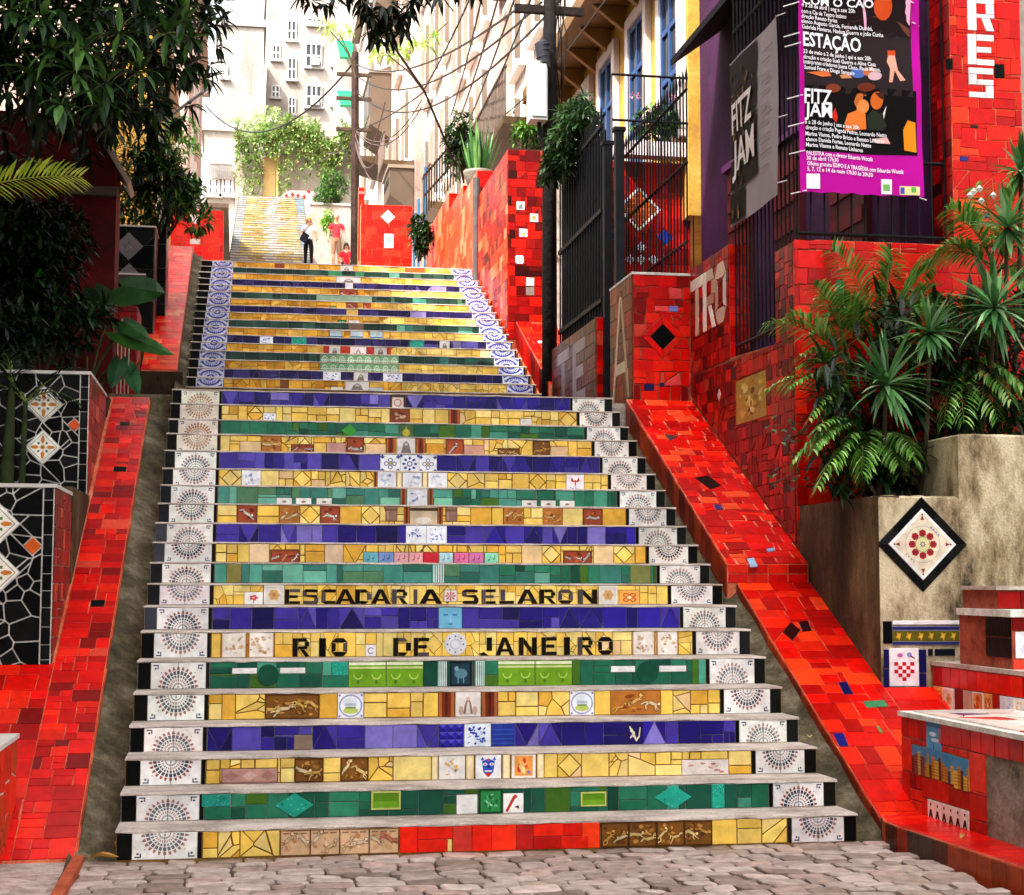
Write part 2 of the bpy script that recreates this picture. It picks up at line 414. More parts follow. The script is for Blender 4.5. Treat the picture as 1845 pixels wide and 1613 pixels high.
def mosaic(parent, fr, outline, size, pal, rng, inserts=(), style='mondrian', name='red_tile', joint=0.005, thick=0.008, mat='tile', jit=0.0025, extra=None):
    """outline: convex uv polygon. inserts: (poly, colour, decals, name)"""
    outline = ccw(outline)
    xs = [p[0] for p in outline]; ys = [p[1] for p in outline]
    if style == 'voronoi': polys = voronoi(rng, outline, max(3, int(abs(area(outline))/(size*size))))
    elif style == 'courses': polys = jitter(rng, courses(rng, min(xs), min(ys), max(xs), max(ys), size), jit)
    else: polys = jitter(rng, mondrian(rng, min(xs), min(ys), max(xs), max(ys), size), jit)
    res = []
    for p in polys:
        p = inter(ccw(p), outline)
        if p: res.append(p)
    for ins in inserts:
        h = ccw(ins[0]); nxt = []
        for p in res: nxt += diff(p, h)
        res = nxt
    for p in res:
        c = pick(rng, pal)
        if extra and rng.random() < extra[0]: c = pick(rng, extra[1])
        tile(parent, fr, p, c, name, joint, thick, mat)
    for ins in inserts:
        tile(parent, fr, ins[0], ins[1], ins[3] if len(ins) > 3 else 'picture_tile', joint*0.8, thick*1.15, 'tile', ins[2] if len(ins) > 2 else None)

# ---------------------------------------------------------------- printed motifs of the picture tiles (unit square)
def blobs(rng, n, cols, r0, r1, lay=0, box=(0.06, 0.08, 0.94, 0.92)):
    out = []
    for i in range(n):
        r = rng.uniform(r0, r1); a = rng.uniform(0, math.pi); k = rng.uniform(0.35, 0.9)
        cx, cy = rng.uniform(box[0]+r, max(box[0]+r, box[2]-r)), rng.uniform(box[1]+r, max(box[1]+r, box[3]-r))
        p = []
        for j in range(8):
            t = 2*math.pi*j/8; x, y = r*math.cos(t)*rng.uniform(0.8, 1.1), r*k*math.sin(t)*rng.uniform(0.8, 1.1)
            p.append((min(0.98, max(0.02, cx+x*math.cos(a)-y*math.sin(a))), min(0.97, max(0.03, cy+x*math.sin(a)+y*math.cos(a)))))
        out.append((lay+(i % 6), p, rng.choice(cols)))
    return out
def border(c, w=0.06, h=0.06, lay=13):
    return [(lay, rect(0, 0, 1, h), c), (lay, rect(0, 1-h, 1, 1), c), (lay, rect(0, h, w, 1-h), c), (lay, rect(1-w, h, 1, 1-h), c)]
def ring(cx, cy, r0, r1, c, n=16, ax=1.0, lay=0, a0=0.0, a1=2*math.pi, skip=1):
    out = []
    for i in range(0, n, skip):
        a, b = a0+(a1-a0)*i/n, a0+(a1-a0)*(i+1)/n
        out.append((lay, [(cx+r0*ax*math.cos(a), cy+r0*math.sin(a)), (cx+r1*ax*math.cos(a), cy+r1*math.sin(a)), (cx+r1*ax*math.cos(b), cy+r1*math.sin(b)), (cx+r0*ax*math.cos(b), cy+r0*math.sin(b))], c))
    return out
BR = [hx('f4d79a'), hx('e8b860'), hx('c88a3a'), hx('5c3412'), hx('3a2008'), hx('f8e6bc'), hx('b86a28')]
PKR = [hx('f2d8c0'), hx('d88a5c'), hx('a8482c'), hx('f6ead8'), hx('7a3420'), hx('c86a44')]
def figures(rng, n, asp, cols, dark):
    """little reclining and crouching relief figures: head, trunk, limbs, each with a dark under-edge"""
    out = []; kx = 1.0/asp
    def cap(x0, y0, x1, y1, w, c, lay, grow):
        dx, dy = (x1-x0), (y1-y0); L = math.hypot(dx, dy)+1e-6; px, py = -dy/L*(w+grow), dx/L*(w+grow); ex, ey = dx/L*(w+grow)*.7, dy/L*(w+grow)*.7
        q = [(x0-px*.7-ex*.5, y0-py*.7-ey*.5), (x1-px*.6, y1-py*.6), (x1+ex, y1+ey), (x1+px*.6, y1+py*.6), (x0+px*.7-ex*.5, y0+py*.7-ey*.5), (x0-ex, y0-ey)]
        out.append((lay, [(min(.985, max(.015, a*kx)), min(.97, max(.03, b))) for a, b in q], c))
    for i in range(n):
        cx = asp*(i+.5)/n+rng.uniform(-.08, .08); cy = rng.uniform(.32, .62); a = rng.uniform(-.9, .9); c = rng.choice(cols); s = rng.uniform(.85, 1.2)
        tx, ty = math.cos(a)*.26*s, math.sin(a)*.26*s
        sh = (cx+tx*.5, cy+ty*.5); hp = (cx-tx*.5, cy-ty*.5)
        hd = (sh[0]+tx*.5, sh[1]+ty*.5+.08)
        segs = [(hp[0], hp[1], sh[0], sh[1], .085*s)]
        for j in (0, 1):
            b = rng.uniform(-2.4, 2.4); k = (hp[0]-math.cos(a+b*.4)*.17*s, hp[1]-math.sin(a+b*.4)*.17*s-.03); f = (k[0]-math.cos(a-b*.6)*.17*s, k[1]-abs(math.sin(a-b*.6))*.14*s)
            segs += [(hp[0], hp[1], k[0], k[1], .05*s), (k[0], k[1], f[0], f[1], .035*s)]
            b = rng.uniform(-1.5, 1.5); e = (sh[0]+math.cos(a+b)*.13*s, sh[1]+math.sin(a+b)*.13*s); w = (e[0]+math.cos(a-b)*.12*s, e[1]+math.sin(a+b*.3)*.12*s); segs += [(sh[0], sh[1], e[0], e[1], .035*s), (e[0], e[1], w[0], w[1], .026*s)]
        for x0, y0, x1, y1, w in segs: cap(x0, y0, x1, y1, w, dark, 2*(i % 3), .022)
        for m, (x0, y0, x1, y1, w) in enumerate(segs): cap(x0, y0, x1, y1, w, tuple(q*(.82+.06*(m % 4)) for q in c), 2*(i % 3)+1, 0)
        out.append((2*(i % 3), [(min(.985, max(.015, x*kx)), min(.97, max(.03, y))) for x, y in ngon(hd[0], hd[1], .085*s, 9)], dark)); out.append((2*(i % 3)+1, [(min(.985, max(.015, x*kx)), min(.97, max(.03, y))) for x, y in ngon(hd[0], hd[1], .062*s, 9)], c))
    return out
def motif(kind, rng, asp=1.0):
    """base colour, decals"""
    if kind == 'relief':
        n = int(16*max(1, asp)); return hx('7a4c1c'), blobs(rng, n, [hx('a06c2c'), hx('5c3412'), hx('c48c40')], 0.03, 0.12/max(1, asp**0.5))+[(l+6, p, c) for l, p, c in figures(rng, max(2, int(round(asp*1.7))), asp, [hx('f0cc84'), hx('e4b45c'), hx('f6dca4'), hx('d89c48')], hx('3a2008'))]+border(hx('4a2a0c'), 0.03/asp, 0.05)
    if kind == 'relief_pink':
        return hx('d8b088'), blobs(rng, 8, [hx('e8c8a0'), hx('b88458'), hx('c89c70')], 0.04, 0.14)+[(l+6, p, c) for l, p, c in figures(rng, max(1, int(round(asp*1.4))), asp, [hx('f0d4b0'), hx('e8c090'), hx('d87c60')], hx('6a3c20'))]+[(6, rect(.08+.3*q, .84, .3+.3*q, .88), hx('8a5c38')) for q in range(3)]+border(hx('6a4424'), 0.015, 0.04)
    if kind == 'redpic': return hx('a8482a'), blobs(rng, 7, [hx('c86030'), hx('6a2a1c')], 0.04, 0.16)+[(l+6, p, c) for l, p, c in figures(rng, max(1, int(round(asp*1.3))), asp, [hx('f4ece0'), hx('e8b088'), hx('d8d4d0')], hx('2c1c18'))]+border(hx('7a3a20'), 0.04, 0.05)
    if kind == 'orangepic': return hx('b8702c'), blobs(rng, 8, [hx('d8903c'), hx('8a4414')], 0.04, 0.14)+[(l+6, p, c) for l, p, c in figures(rng, max(1, int(round(asp*1.6))), asp, [hx('f0c070'), hx('f6dca4'), hx('e8a850')], hx('6a3410'))]
    if kind == 'medal':
        return hx('eeeef4'), ring(0.5, 0.5, 0.40, 0.46, hx('9aa0c8'), 20)+[(0, ngon(0.5, 0.62, 0.3, 12, 0.2), hx('dfe6f2')), (1, ngon(0.5, 0.3, 0.3, 12, 0.13), hx('b8c860')), (2, rect(0.3, 0.38, 0.7, 0.46), hx('7c9a5c')), (2, rect(0.28, 0.5, 0.72, 0.6), hx('b8c0d0'))]+[(1, ngon(x, y, 0.05, 6), hx('8088b8')) for x in (0.07, 0.93) for y in (0.08, 0.92)]
    if kind == 'white': return hx('eeeae6'), blobs(rng, 3, [hx('d8e4e4'), hx('c8d8d4'), hx('e0d8d8')], 0.05, 0.14)
    if kind == 'whitered': return hx('f0ece8'), [(0, [(0.1, 0.1), (0.22, 0.05), (0.62, 0.8), (0.5, 0.9)], hx('b83020')), (1, ngon(0.6, 0.84, 0.1, 8), hx('c83c28')), (0, [(0.55, 0.3), (0.8, 0.2), (0.75, 0.4)], hx('4a4030'))]
    if kind == 'lobster': return hx('eeeaf0'), [(0, [(0.3, 0.85), (0.42, 0.6), (0.5, 0.65), (0.4, 0.5), (0.25, 0.6)], hx('c02818')), (0, [(0.7, 0.85), (0.58, 0.6), (0.5, 0.65), (0.6, 0.5), (0.75, 0.6)], hx('c02818')), (1, [(0.45, 0.66), (0.55, 0.66), (0.53, 0.3), (0.47, 0.3)], hx('b02014'))]+blobs(rng, 5, [hx('b0b4d8')], 0.05, 0.1, 0, (0.1, 0.02, 0.9, 0.3))
    if kind == 'bluewhite': return hx('eef0f6'), blobs(rng, int(16*max(1, asp)), [hx('3a48b0'), hx('5a6cc4'), hx('2a3494'), hx('8c9cd8')], 0.03, 0.10/max(1, asp**0.4))
    if kind == 'floral': return hx('dfe6f0'), blobs(rng, 34, [hx('2c48b8'), hx('3c60c8'), hx('1c2c94'), hx('f2f2f6'), hx('6a8cd8')], 0.03, 0.09)
    if kind == 'rosette':
        d = [(1, [(0.5+0.33*math.cos(a-0.25), 0.5+0.33*math.sin(a-0.25)), (0.5+0.2*math.cos(a), 0.5+0.2*math.sin(a)), (0.5+0.33*math.cos(a+0.25), 0.5+0.33*math.sin(a+0.25)), (0.5+0.42*math.cos(a), 0.5+0.42*math.sin(a))], hx('2a3488')) for a in [math.pi*k/4 for k in range(8)]]
        return hx('eef0f6'), d+ring(0.5, 0.5, 0.10, 0.16, hx('28308a'), 8)+[(0, ngon(x, y, 0.09, 6), hx('4a54a8')) for x in (0.04, 0.96) for y in (0.05, 0.95)]
    if kind == 'quatre':
        return hx('f0f0f2'), [(0, rhomb(0.5, 0.5, 0.12), hx('c0a840'))]+sum([ring(0.5+0.2*math.cos(a), 0.5+0.2*math.sin(a), 0.08, 0.13, hx('3c4690'), 8) for a in [0, math.pi/2, math.pi, 1.5*math.pi]], [])+[(0, rhomb(x, y, 0.12), hx('44509c')) for x in (0.1, 0.9) for y in (0.12, 0.88)]
    if kind == 'bluepyr':  # pyramid relief: shading of the facets is put into their tints
        out = []
        for i in range(3):
            for j in range(3):
                x, y, s = i/3, j/3, 1/3; c = (x+s/2, y+s/2)
                out += [(0, [(x, y), (x+s, y), c], hx('1a1478')), (0, [(x+s, y), (x+s, y+s), c], hx('3028b0')), (0, [(x+s, y+s), (x, y+s), c], hx('5a54d0')), (0, [(x, y+s), (x, y), c], hx('2820a0'))]
        return hx('2820a0'), out
    if kind == 'bluestripe': return hx('26389c'), [(0, rect(0.0, 0.1+0.2*i, 1, 0.16+0.2*i), hx('3450b0')) for i in range(4)]
    if kind == 'gecko': return hx('1c1258'), [(0, ngon(0.42, 0.45, 0.1, 8, 0.15, 0.6), hx('e8e0b8')), (1, ngon(0.3, 0.62, 0.09, 8), hx('e8e0b8')), (0, [(0.2, 0.3), (0.26, 0.26), (0.42, 0.42), (0.36, 0.48)], hx('e8e0b8')), (0, [(0.15, 0.78), (0.22, 0.82), (0.36, 0.58), (0.3, 0.54)], hx('e8e0b8')), (0, [(0.46, 0.3), (0.56, 0.14), (0.66, 0.14), (0.52, 0.4)], hx('e8e0b8')), (1, [(0.6, 0.14), (0.78, 0.3), (0.72, 0.36), (0.56, 0.22)], hx('e8e0b8')), (2, [(0.72, 0.3), (0.8, 0.3), (0.86, 0.75), (0.8, 0.76)], hx('e8e0b8'))]
    if kind == 'mask':
        B = hx('2c54c0'); return hx('f2f0f0'), [(0, [(0.25, 0.75), (0.3, 0.3), (0.42, 0.14), (0.58, 0.14), (0.7, 0.3), (0.75, 0.75), (0.5, 0.86)], B), (1, [(0.2, 0.78), (0.26, 0.94), (0.34, 0.8)], B), (1, [(0.8, 0.78), (0.74, 0.94), (0.66, 0.8)], B), (1, ngon(0.37, 0.62, 0.09, 8, 0.06), hx('f6f0e8')), (1, ngon(0.63, 0.62, 0.09, 8, 0.06), hx('f6f0e8')), (2, ngon(0.37, 0.62, 0.04, 6), hx('c82818')), (2, ngon(0.63, 0.62, 0.04, 6), hx('c82818')), (1, [(0.46, 0.74), (0.5, 0.9), (0.54, 0.74)], hx('e04828')), (1, ngon(0.5, 0.18, 0.09, 8, 0.1), hx('d82818')), (1, rect(0.36, 0.3, 0.64, 0.36), hx('f0ece8')), (1, ngon(0.5, 0.5, 0.07, 6, 0.06), hx('1c2c80'))]
    if kind == 'king': return hx('f2ece6'), blobs(rng, 14, [hx('e8b860'), hx('b8a0c0'), hx('e8c8a0'), hx('d8d0dc')], 0.05, 0.14, 0, (0.2, 0.05, 0.8, 0.95))
    if kind == 'card': return hx('f2e6d8'), [(0, rect(0.12, 0.1, 0.88, 0.95), hx('e89a48'))]+blobs(rng, 12, [hx('f0b870'), hx('d8581c'), hx('9a70a8'), hx('f6d890'), hx('c83818')], 0.06, 0.18, 1, (0.14, 0.12, 0.86, 0.93))
    if kind == 'lady': return hx('f2e8e4'), [(0, [(0.3, 0.1), (0.7, 0.1), (0.62, 0.55), (0.5, 0.82), (0.38, 0.55)], hx('9a7468')), (1, [(0.4, 0.12), (0.6, 0.12), (0.54, 0.6), (0.46, 0.6)], hx('ece2da')), (2, ngon(0.5, 0.72, 0.07, 8, 0.1), hx('e0b8a0')), (0, ngon(0.22, 0.25, 0.1, 6, 0.2), hx('c8a898')), (0, ngon(0.78, 0.25, 0.1, 6, 0.2), hx('c8a898'))]
    if kind == 'greenpic': return hx('2c8848'), blobs(rng, 16, [hx('58b870'), hx('1c6434'), hx('88d098')], 0.04, 0.12)+border(hx('0e3a1c'), 0.07, 0.07)
    if kind == 'limeframe': return hx('74a824'), border(hx('c8cc70'), 0.06, 0.1)+[(1, rect(0.1, 0.45, 0.9, 0.9), hx('5c8c18'))]
    if kind == 'teal':
        return hx('1e9c84'), [(0, ngon(rng.random()*0.92+0.04, rng.random()*0.92+0.04, 0.02+0.02*rng.random(), 5), hx('5cd0b8') if i % 3 else hx('0c6c5c')) for i in range(40)]
    if kind == 'lime':
        out = [(0, rect(0, 0.72, 1, 0.8), hx('c8d488')), (0, rect(0, 0.86, 1, 0.97), hx('e4e8c4'))]
        n = max(1, int(round(asp*1.0)))
        for i in range(n*2): out += ring((i+0.5)/(n*2), 0.5, 0.16, 0.22, hx('a8cc54'), 8, 0.9/asp, 0, math.pi, 2*math.pi)+[(1, ngon((i+0.5)/(n*2), 0.2, 0.06/asp, 6, 0.1), hx('4a7410'))]
        return hx('6c9c1c'), out
    if kind == 'stripe': return hx('e4ece8'), [(0, rect(0.2*i, 0, 0.2*i+0.1, 1), hx('2c8c7c')) for i in range(5)]
    if kind == 'bird': return hx('1c3c4c'), [(0, ngon(0.5, 0.5, 0.3, 10, 0.2), hx('5c8898')), (1, ngon(0.3, 0.7, 0.1, 8), hx('7cacb8')), (1, rect(0.35, 0.12, 0.4, 0.4), hx('6c98a4')), (1, rect(0.6, 0.12, 0.65, 0.4), hx('6c98a4'))]+border(hx('0c1c28'), 0.08, 0.08)
    if kind == 'brown': return hx('7a2c10'), [(0, rect(0, 0, 0.2, 1), hx('b86434')), (0, rect(0.8, 0, 1, 1), hx('b86434')), (0, rect(0.42, 0, 0.58, 1), hx('541a08'))]
    if kind == 'cream': return hx('f4e2b4'), [(0, rect(0.0, 0, 0.12, 1), hx('d8b468')), (0, rect(0.88, 0, 1, 1), hx('d8b468'))]
    if kind == 'lion': return hx('f2e8dc'), blobs(rng, 22, [hx('e4d2b8'), hx('d0b08c'), hx('f8f4ee'), hx('b8946c')], 0.04, 0.12)+[(7, rect(0, 0, 0.05, 1), hx('b87830')), (7, rect(0.95, 0, 1, 1), hx('b87830'))]
    if kind == 'plate': return hx('dcdce2'), [(0, ngon(0.5+0.36*math.cos(a), 0.5+0.36*math.sin(a), 0.04, 6), hx('383850')) for a in [math.pi*k/4 for k in range(8)]]+ring(0.5, 0.5, 0.2, 0.24, hx('b8b8c8'), 12)
    if kind == 'ctile': return hx('ece8e8'), ring(0.5, 0.5, 0.2, 0.3, hx('8c8c98'), 9, 1, 0, 0.6, 5.6)
    if kind == 'face': return hx('74b8d8'), [(0, rect(0.2, 0.6, 0.4, 0.7), hx('3c84b0')), (0, rect(0.6, 0.6, 0.8, 0.7), hx('3c84b0')), (0, [(0.46, 0.3), (0.56, 0.3), (0.52, 0.62)], hx('98d0e8')), (0, ngon(0.5, 0.2, 0.12, 8, 0.05), hx('4890b8'))]
    if kind == 'flower': return hx('f0ece8'), [(0, ngon(0.5+0.15*math.cos(a), 0.55+0.15*math.sin(a), 0.1, 7), hx('d04c68')) for a in [0, 1.25, 2.5, 3.75, 5]]+[(0, rect(0.48, 0.1, 0.53, 0.35), hx('4c7c40')), (1, ngon(0.5, 0.55, 0.07, 6), hx('f0d068'))]
    if kind == 'goldflower': return hx('f2e8dc'), [(0, ngon(0.5+0.18*math.cos(a), 0.5+0.18*math.sin(a), 0.12, 8), hx('e0b070')) for a in [k*1.05 for k in range(6)]]+[(1, ngon(0.5, 0.5, 0.1, 8), hx('c88848'))]+border(hx('fbf6ee'), 0.08, 0.08)
    if kind == 'orangeflower': return hx('f0a858'), sum([ring(0.5+0.24*math.cos(a), 0.5+0.24*math.sin(a), 0.09, 0.17, hx('c85818'), 8) for a in [math.pi/4+k*math.pi/2 for k in range(4)]], [])+[(1, ngon(0.5, 0.5, 0.12, 8), hx('f8dcb0'))]
    if kind == 'star': return hx('f0e8e4'), [(0, [(0.5, 0.5), (0.5+0.42*math.cos(a-0.2), 0.5+0.42*math.sin(a-0.2)), (0.5+0.42*math.cos(a+0.2), 0.5+0.42*math.sin(a+0.2))], hx('c82838')) for a in [math.pi*k/4 for k in range(8)]]
    if kind.startswith('note'):
        c = hx(kind.split('#')[1]); return c, [(0, ngon(0.3, 0.3, 0.08, 6), tuple(0.25*x for x in c)), (0, rect(0.36, 0.3, 0.4, 0.75), tuple(0.25*x for x in c)), (0, ngon(0.65, 0.4, 0.08, 6), tuple(0.25*x for x in c)), (0, rect(0.71, 0.4, 0.75, 0.8), tuple(0.25*x for x in c)), (0, rect(0.1, 0.15, 0.9, 0.18), tuple(0.4*x for x in c))]
    if kind == 'pinkdia':
        n = max(2, int(asp)); return hx('b88c80'), [(0, rhomb((i+0.5)/n, 0.52, 0.42/n, 0.36), hx('c8a49a') if i % 2 else hx('a4766c')) for i in range(n)]+[(1, rect(0, 0, 1, 0.12), hx('9a6c60'))]
    if kind == 'whitemosaic': return hx('ece0d8'), blobs(rng, 10, [hx('d8a090'), hx('e8c4b8'), hx('c88070')], 0.04, 0.1)
    if kind == 'oval': return hx('f2efe8'), [(0, ngon(0.5, 0.5, 0.16, 8), hx('8c7468')), (1, ngon(0.5, 0.5, 0.07, 6), hx('c86858'))]
    if kind == 'arch': return hx('d8c0a0'), [(0, rect(0, 0.78, 1, 0.95), hx('4c3420')), (0, ngon(0.5, 0.25, 0.3, 10, 0.2), hx('ece0d0'))]
    if kind == 'pot': return hx('8a6858'), [(0, rect(0, 0.72, 1, 0.85), hx('6a4838')), (0, rect(0.1, 0.1, 0.25, 0.7), hx('a88474'))]
    if kind == 'whiteblue': return hx('ecebef'), blobs(rng, 12, [hx('b8c0dc'), hx('d0d4e4'), hx('8c98c8'), hx('c8ccd8')], 0.04, 0.13)
    if kind == 'emblem': return hx('4a6840'), [(0, ngon(0.5, 0.45, 0.28, 8, 0.25), hx('b8b038')), (1, [(0.4, 0.5), (0.6, 0.5), (0.5, 0.9)], hx('d0c858'))]
    if kind == 'sea': return hx('b8ccd8'), [(0, rect(0, 0.1, 1, 0.5), hx('3c80a8')), (0, rect(0, 0.5, 1, 0.58), hx('dce8ec'))]
    if kind == 'saint': return hx('e0dcd8'), [(0, [(0.2, 0.1), (0.8, 0.1), (0.65, 0.7), (0.5, 0.85), (0.35, 0.7)], hx('7c7470')), (1, ngon(0.5, 0.66, 0.1, 8), hx('c8bcb4'))]
    if kind == 'frame': return hx('f0e4dc'), ring(0.5, 0.5, 0.18, 0.26, hx('d88878'), 12)+border(hx('4c3018'), 0.14, 0.14)
    if kind == 'sheep': return hx('8c4428'), blobs(rng, 8, [hx('d8b490'), hx('c49878'), hx('6c3018')], 0.08, 0.2)
    if kind == 'greenwave':
        out = [(0, rect(0, 0.44, 1, 0.52), hx('e0ecd8'))]
        for i in range(3):
            out += ring((i+0.5)/3, 0.5, 0.28, 0.36, hx('e6f0de'), 14, 0.3)+ring((i+0.5)/3, 0.5, 0.1, 0.16, hx('dcecd4'), 10, 0.3)
        return hx('7cac7c'), out
    if kind.startswith('#'): return hx(kind), None
    return hx('e8e4dc'), None

# ---------------------------------------------------------------- the fan tiles at both ends of every riser
def fan(up, warm, fade=0.0):
    """half-circle fan of dots for a pair of tiles; unit square, centre on the top (up=False) or bottom edge"""
    A, B = (hx('a86434'), hx('8a4a24')) if warm else (hx('1a1e3c'), hx('94382a'))
    A, B = [tuple(x+(y-x)*fade for x, y in zip(q, WHITE)) for q in (A, B)]
    out = []; asp = 0.15/0.35
    for k in range(13):
        a = math.pi*(k+0.5)/13
        for r, w, h, c in ((0.20, 0.016, 0.028, A), (0.34, 0.024, 0.04, B), (0.47, 0.034, 0.045, A), (0.62, 0.055, 0.072, A), (0.79, 0.062, 0.065, B)):
            px, py = math.cos(a), math.sin(a); q = []
            for sx, sy in ((-1, -1), (1, -1), (1, 1), (-1, 1)):
                rr = r+sy*h; tt = sx*w*(1 if c is not B or sy < 0 else 0.5); q.append((0.5+(px*rr-py*tt)*asp, (py*rr+px*tt)))
            out.append((0, [(min(1, max(0, x)), min(1, max(0, y))) for x, y in q], c))
    out += [(0, ngon(0.5, 0.07, 0.03*asp, 6, 0.03), A)]
    for s in (0, 1):
        x = 0.04 if s == 0 else 0.96; d = 1 if s == 0 else -1
        G = hx('343c60')
        out += [(0, [(x, 0.93), (x+d*0.1, 0.93), (x+d*0.08, 0.88), (x, 0.88)], G), (0, [(x+d*0.085, 0.93), (x+d*0.1, 0.93), (x+d*0.1, 0.74), (x+d*0.075, 0.78)], G), (0, rhomb(x+d*0.045, 0.78, 0.025, 0.05), G), (0, rhomb(x+d*0.155, 0.62, 0.012, 0.028), A)]
    out = [(l, p if up else [(x, 1-y) for x, y in p], c) for l, p, c in out]
    return out
def split_half(decs, lo, hi):
    out = []
    for l, p, c in decs:
        q = inter(ccw(p), rect(lo, 0, hi, 1))
        if q and len(q) >= 3 and abs(area(q)) > 1e-6: out.append((l, [((x-lo)/(hi-lo), y) for x, y in q], c))
    return out
def blue_rosette(up):
    out = []
    for k in range(8):
        a = math.pi*(k+0.5)/8; px, py = math.cos(a), math.sin(a)
        out += [(0, [(0.5+0.16*px*0.9, 0.10+0.34*py*0.6), (0.5+0.24*math.cos(a-0.16), 0.16+0.6*math.sin(a-0.16)), (0.5+0.24*math.cos(a+0.16), 0.16+0.6*math.sin(a+0.16))], hx('6a70bc'))]
    out += ring(0.5, 0.02, 0.70, 0.88, hx('3238a0'), 10, 0.46, 1, 0.1, math.pi-0.1)
    out += ring(0.5, 0.0, 0.12, 0.30, hx('4048a8'), 6, 0.5, 1, 0.0, math.pi)
    for s in (0, 1):
        x = 0.0 if s == 0 else 1.0; d = 1 if s == 0 else -1
        out += [(2, [(x+d*0.02, 0.95), (x+d*0.2, 0.95), (x+d*0.04, 0.6)], hx('4850b0')), (2, ngon(x+d*0.1, 0.3, 0.05, 6, 0.12), hx('6a74c0'))]
    out = [(l, [(min(1, max(0, x)), min(1, max(0, y))) for x, y in p], c) for l, p, c in out]
    return [(l, ccw(p if up else [(x, 1-y) for x, y in p]), c) for l, p, c in out]

# letters cut from dark tile, as convex strokes in a unit box
GLYPH = {
 'E': [rect(0,0,.3,1), rect(.3,0,1,.2), rect(.3,.4,.85,.6), rect(.3,.8,1,1)],
 'S': [[(0,.05),(.2,0),(.9,0),(1,.15),(.75,.22),(.1,.22)], [(.72,.18),(1,.12),(1,.42),(.72,.48)], [(.1,.5),(.95,.4),(.85,.62),(.05,.62)], [(0,.55),(.28,.5),(.28,.84),(0,.88)], [(.05,.8),(.95,.78),(.95,.95),(.75,1),(.2,1),(0,.88)]],
 'C': [rect(0,.12,.3,.88), [(0,.12),(.25,0),(1,0),(1,.22),(.3,.22)], [(0,.88),(.3,.78),(1,.78),(1,1),(.25,1)]],
 'A': [[(0,0),(.26,0),(.58,1),(.36,1)], [(1,0),(.74,0),(.42,.95),(.6,1)], rect(.3,.2,.7,.36)],
 'D': [rect(0,0,.3,1), [(.3,.78),(.85,.8),(.65,1),(.3,1)], [(.3,0),(.65,0),(.85,.2),(.3,.22)], [(.72,.25),(1,.3),(1,.7),(.72,.76)]],
 'R': [rect(0,0,.3,1), [(.3,.8),(.9,.8),(.75,1),(.3,1)], rect(.3,.4,.85,.56), rect(.68,.56,.95,.8), [(.4,.4),(.66,.4),(1,0),(.72,0)]],
 'I': [rect(.1,0,.9,1)],
 'L': [rect(.05,.24,.38,1), rect(0,0,1,.22)],
 'O': [[(0,.22),(.28,.3),(.28,.7),(0,.78)], [(1,.22),(.72,.3),(.72,.7),(1,.78)], [(0,.78),(.28,.74),(.72,.74),(1,.78),(.75,1),(.25,1)], [(0,.22),(.25,0),(.75,0),(1,.22),(.72,.26),(.28,.26)]],
 'N': [rect(0,0,.28,1), rect(.72,0,1,1), [(.28,1),(.28,.62),(.72,0),(.72,.38)]],
 'J': [rect(.6,.25,.92,1), [(.0,.28),(.25,.35),(.45,.2),(.6,.25),(.92,.25),(.7,0),(.3,0)]],
 'T': [rect(0,.8,1,1), rect(.36,0,.64,.8)],
}
def letter(ch, u0, v0, u1, v1):
    return [[(u0+(u1-u0)*x, v0+(v1-v0)*y) for x, y in p] for p in GLYPH[ch]]

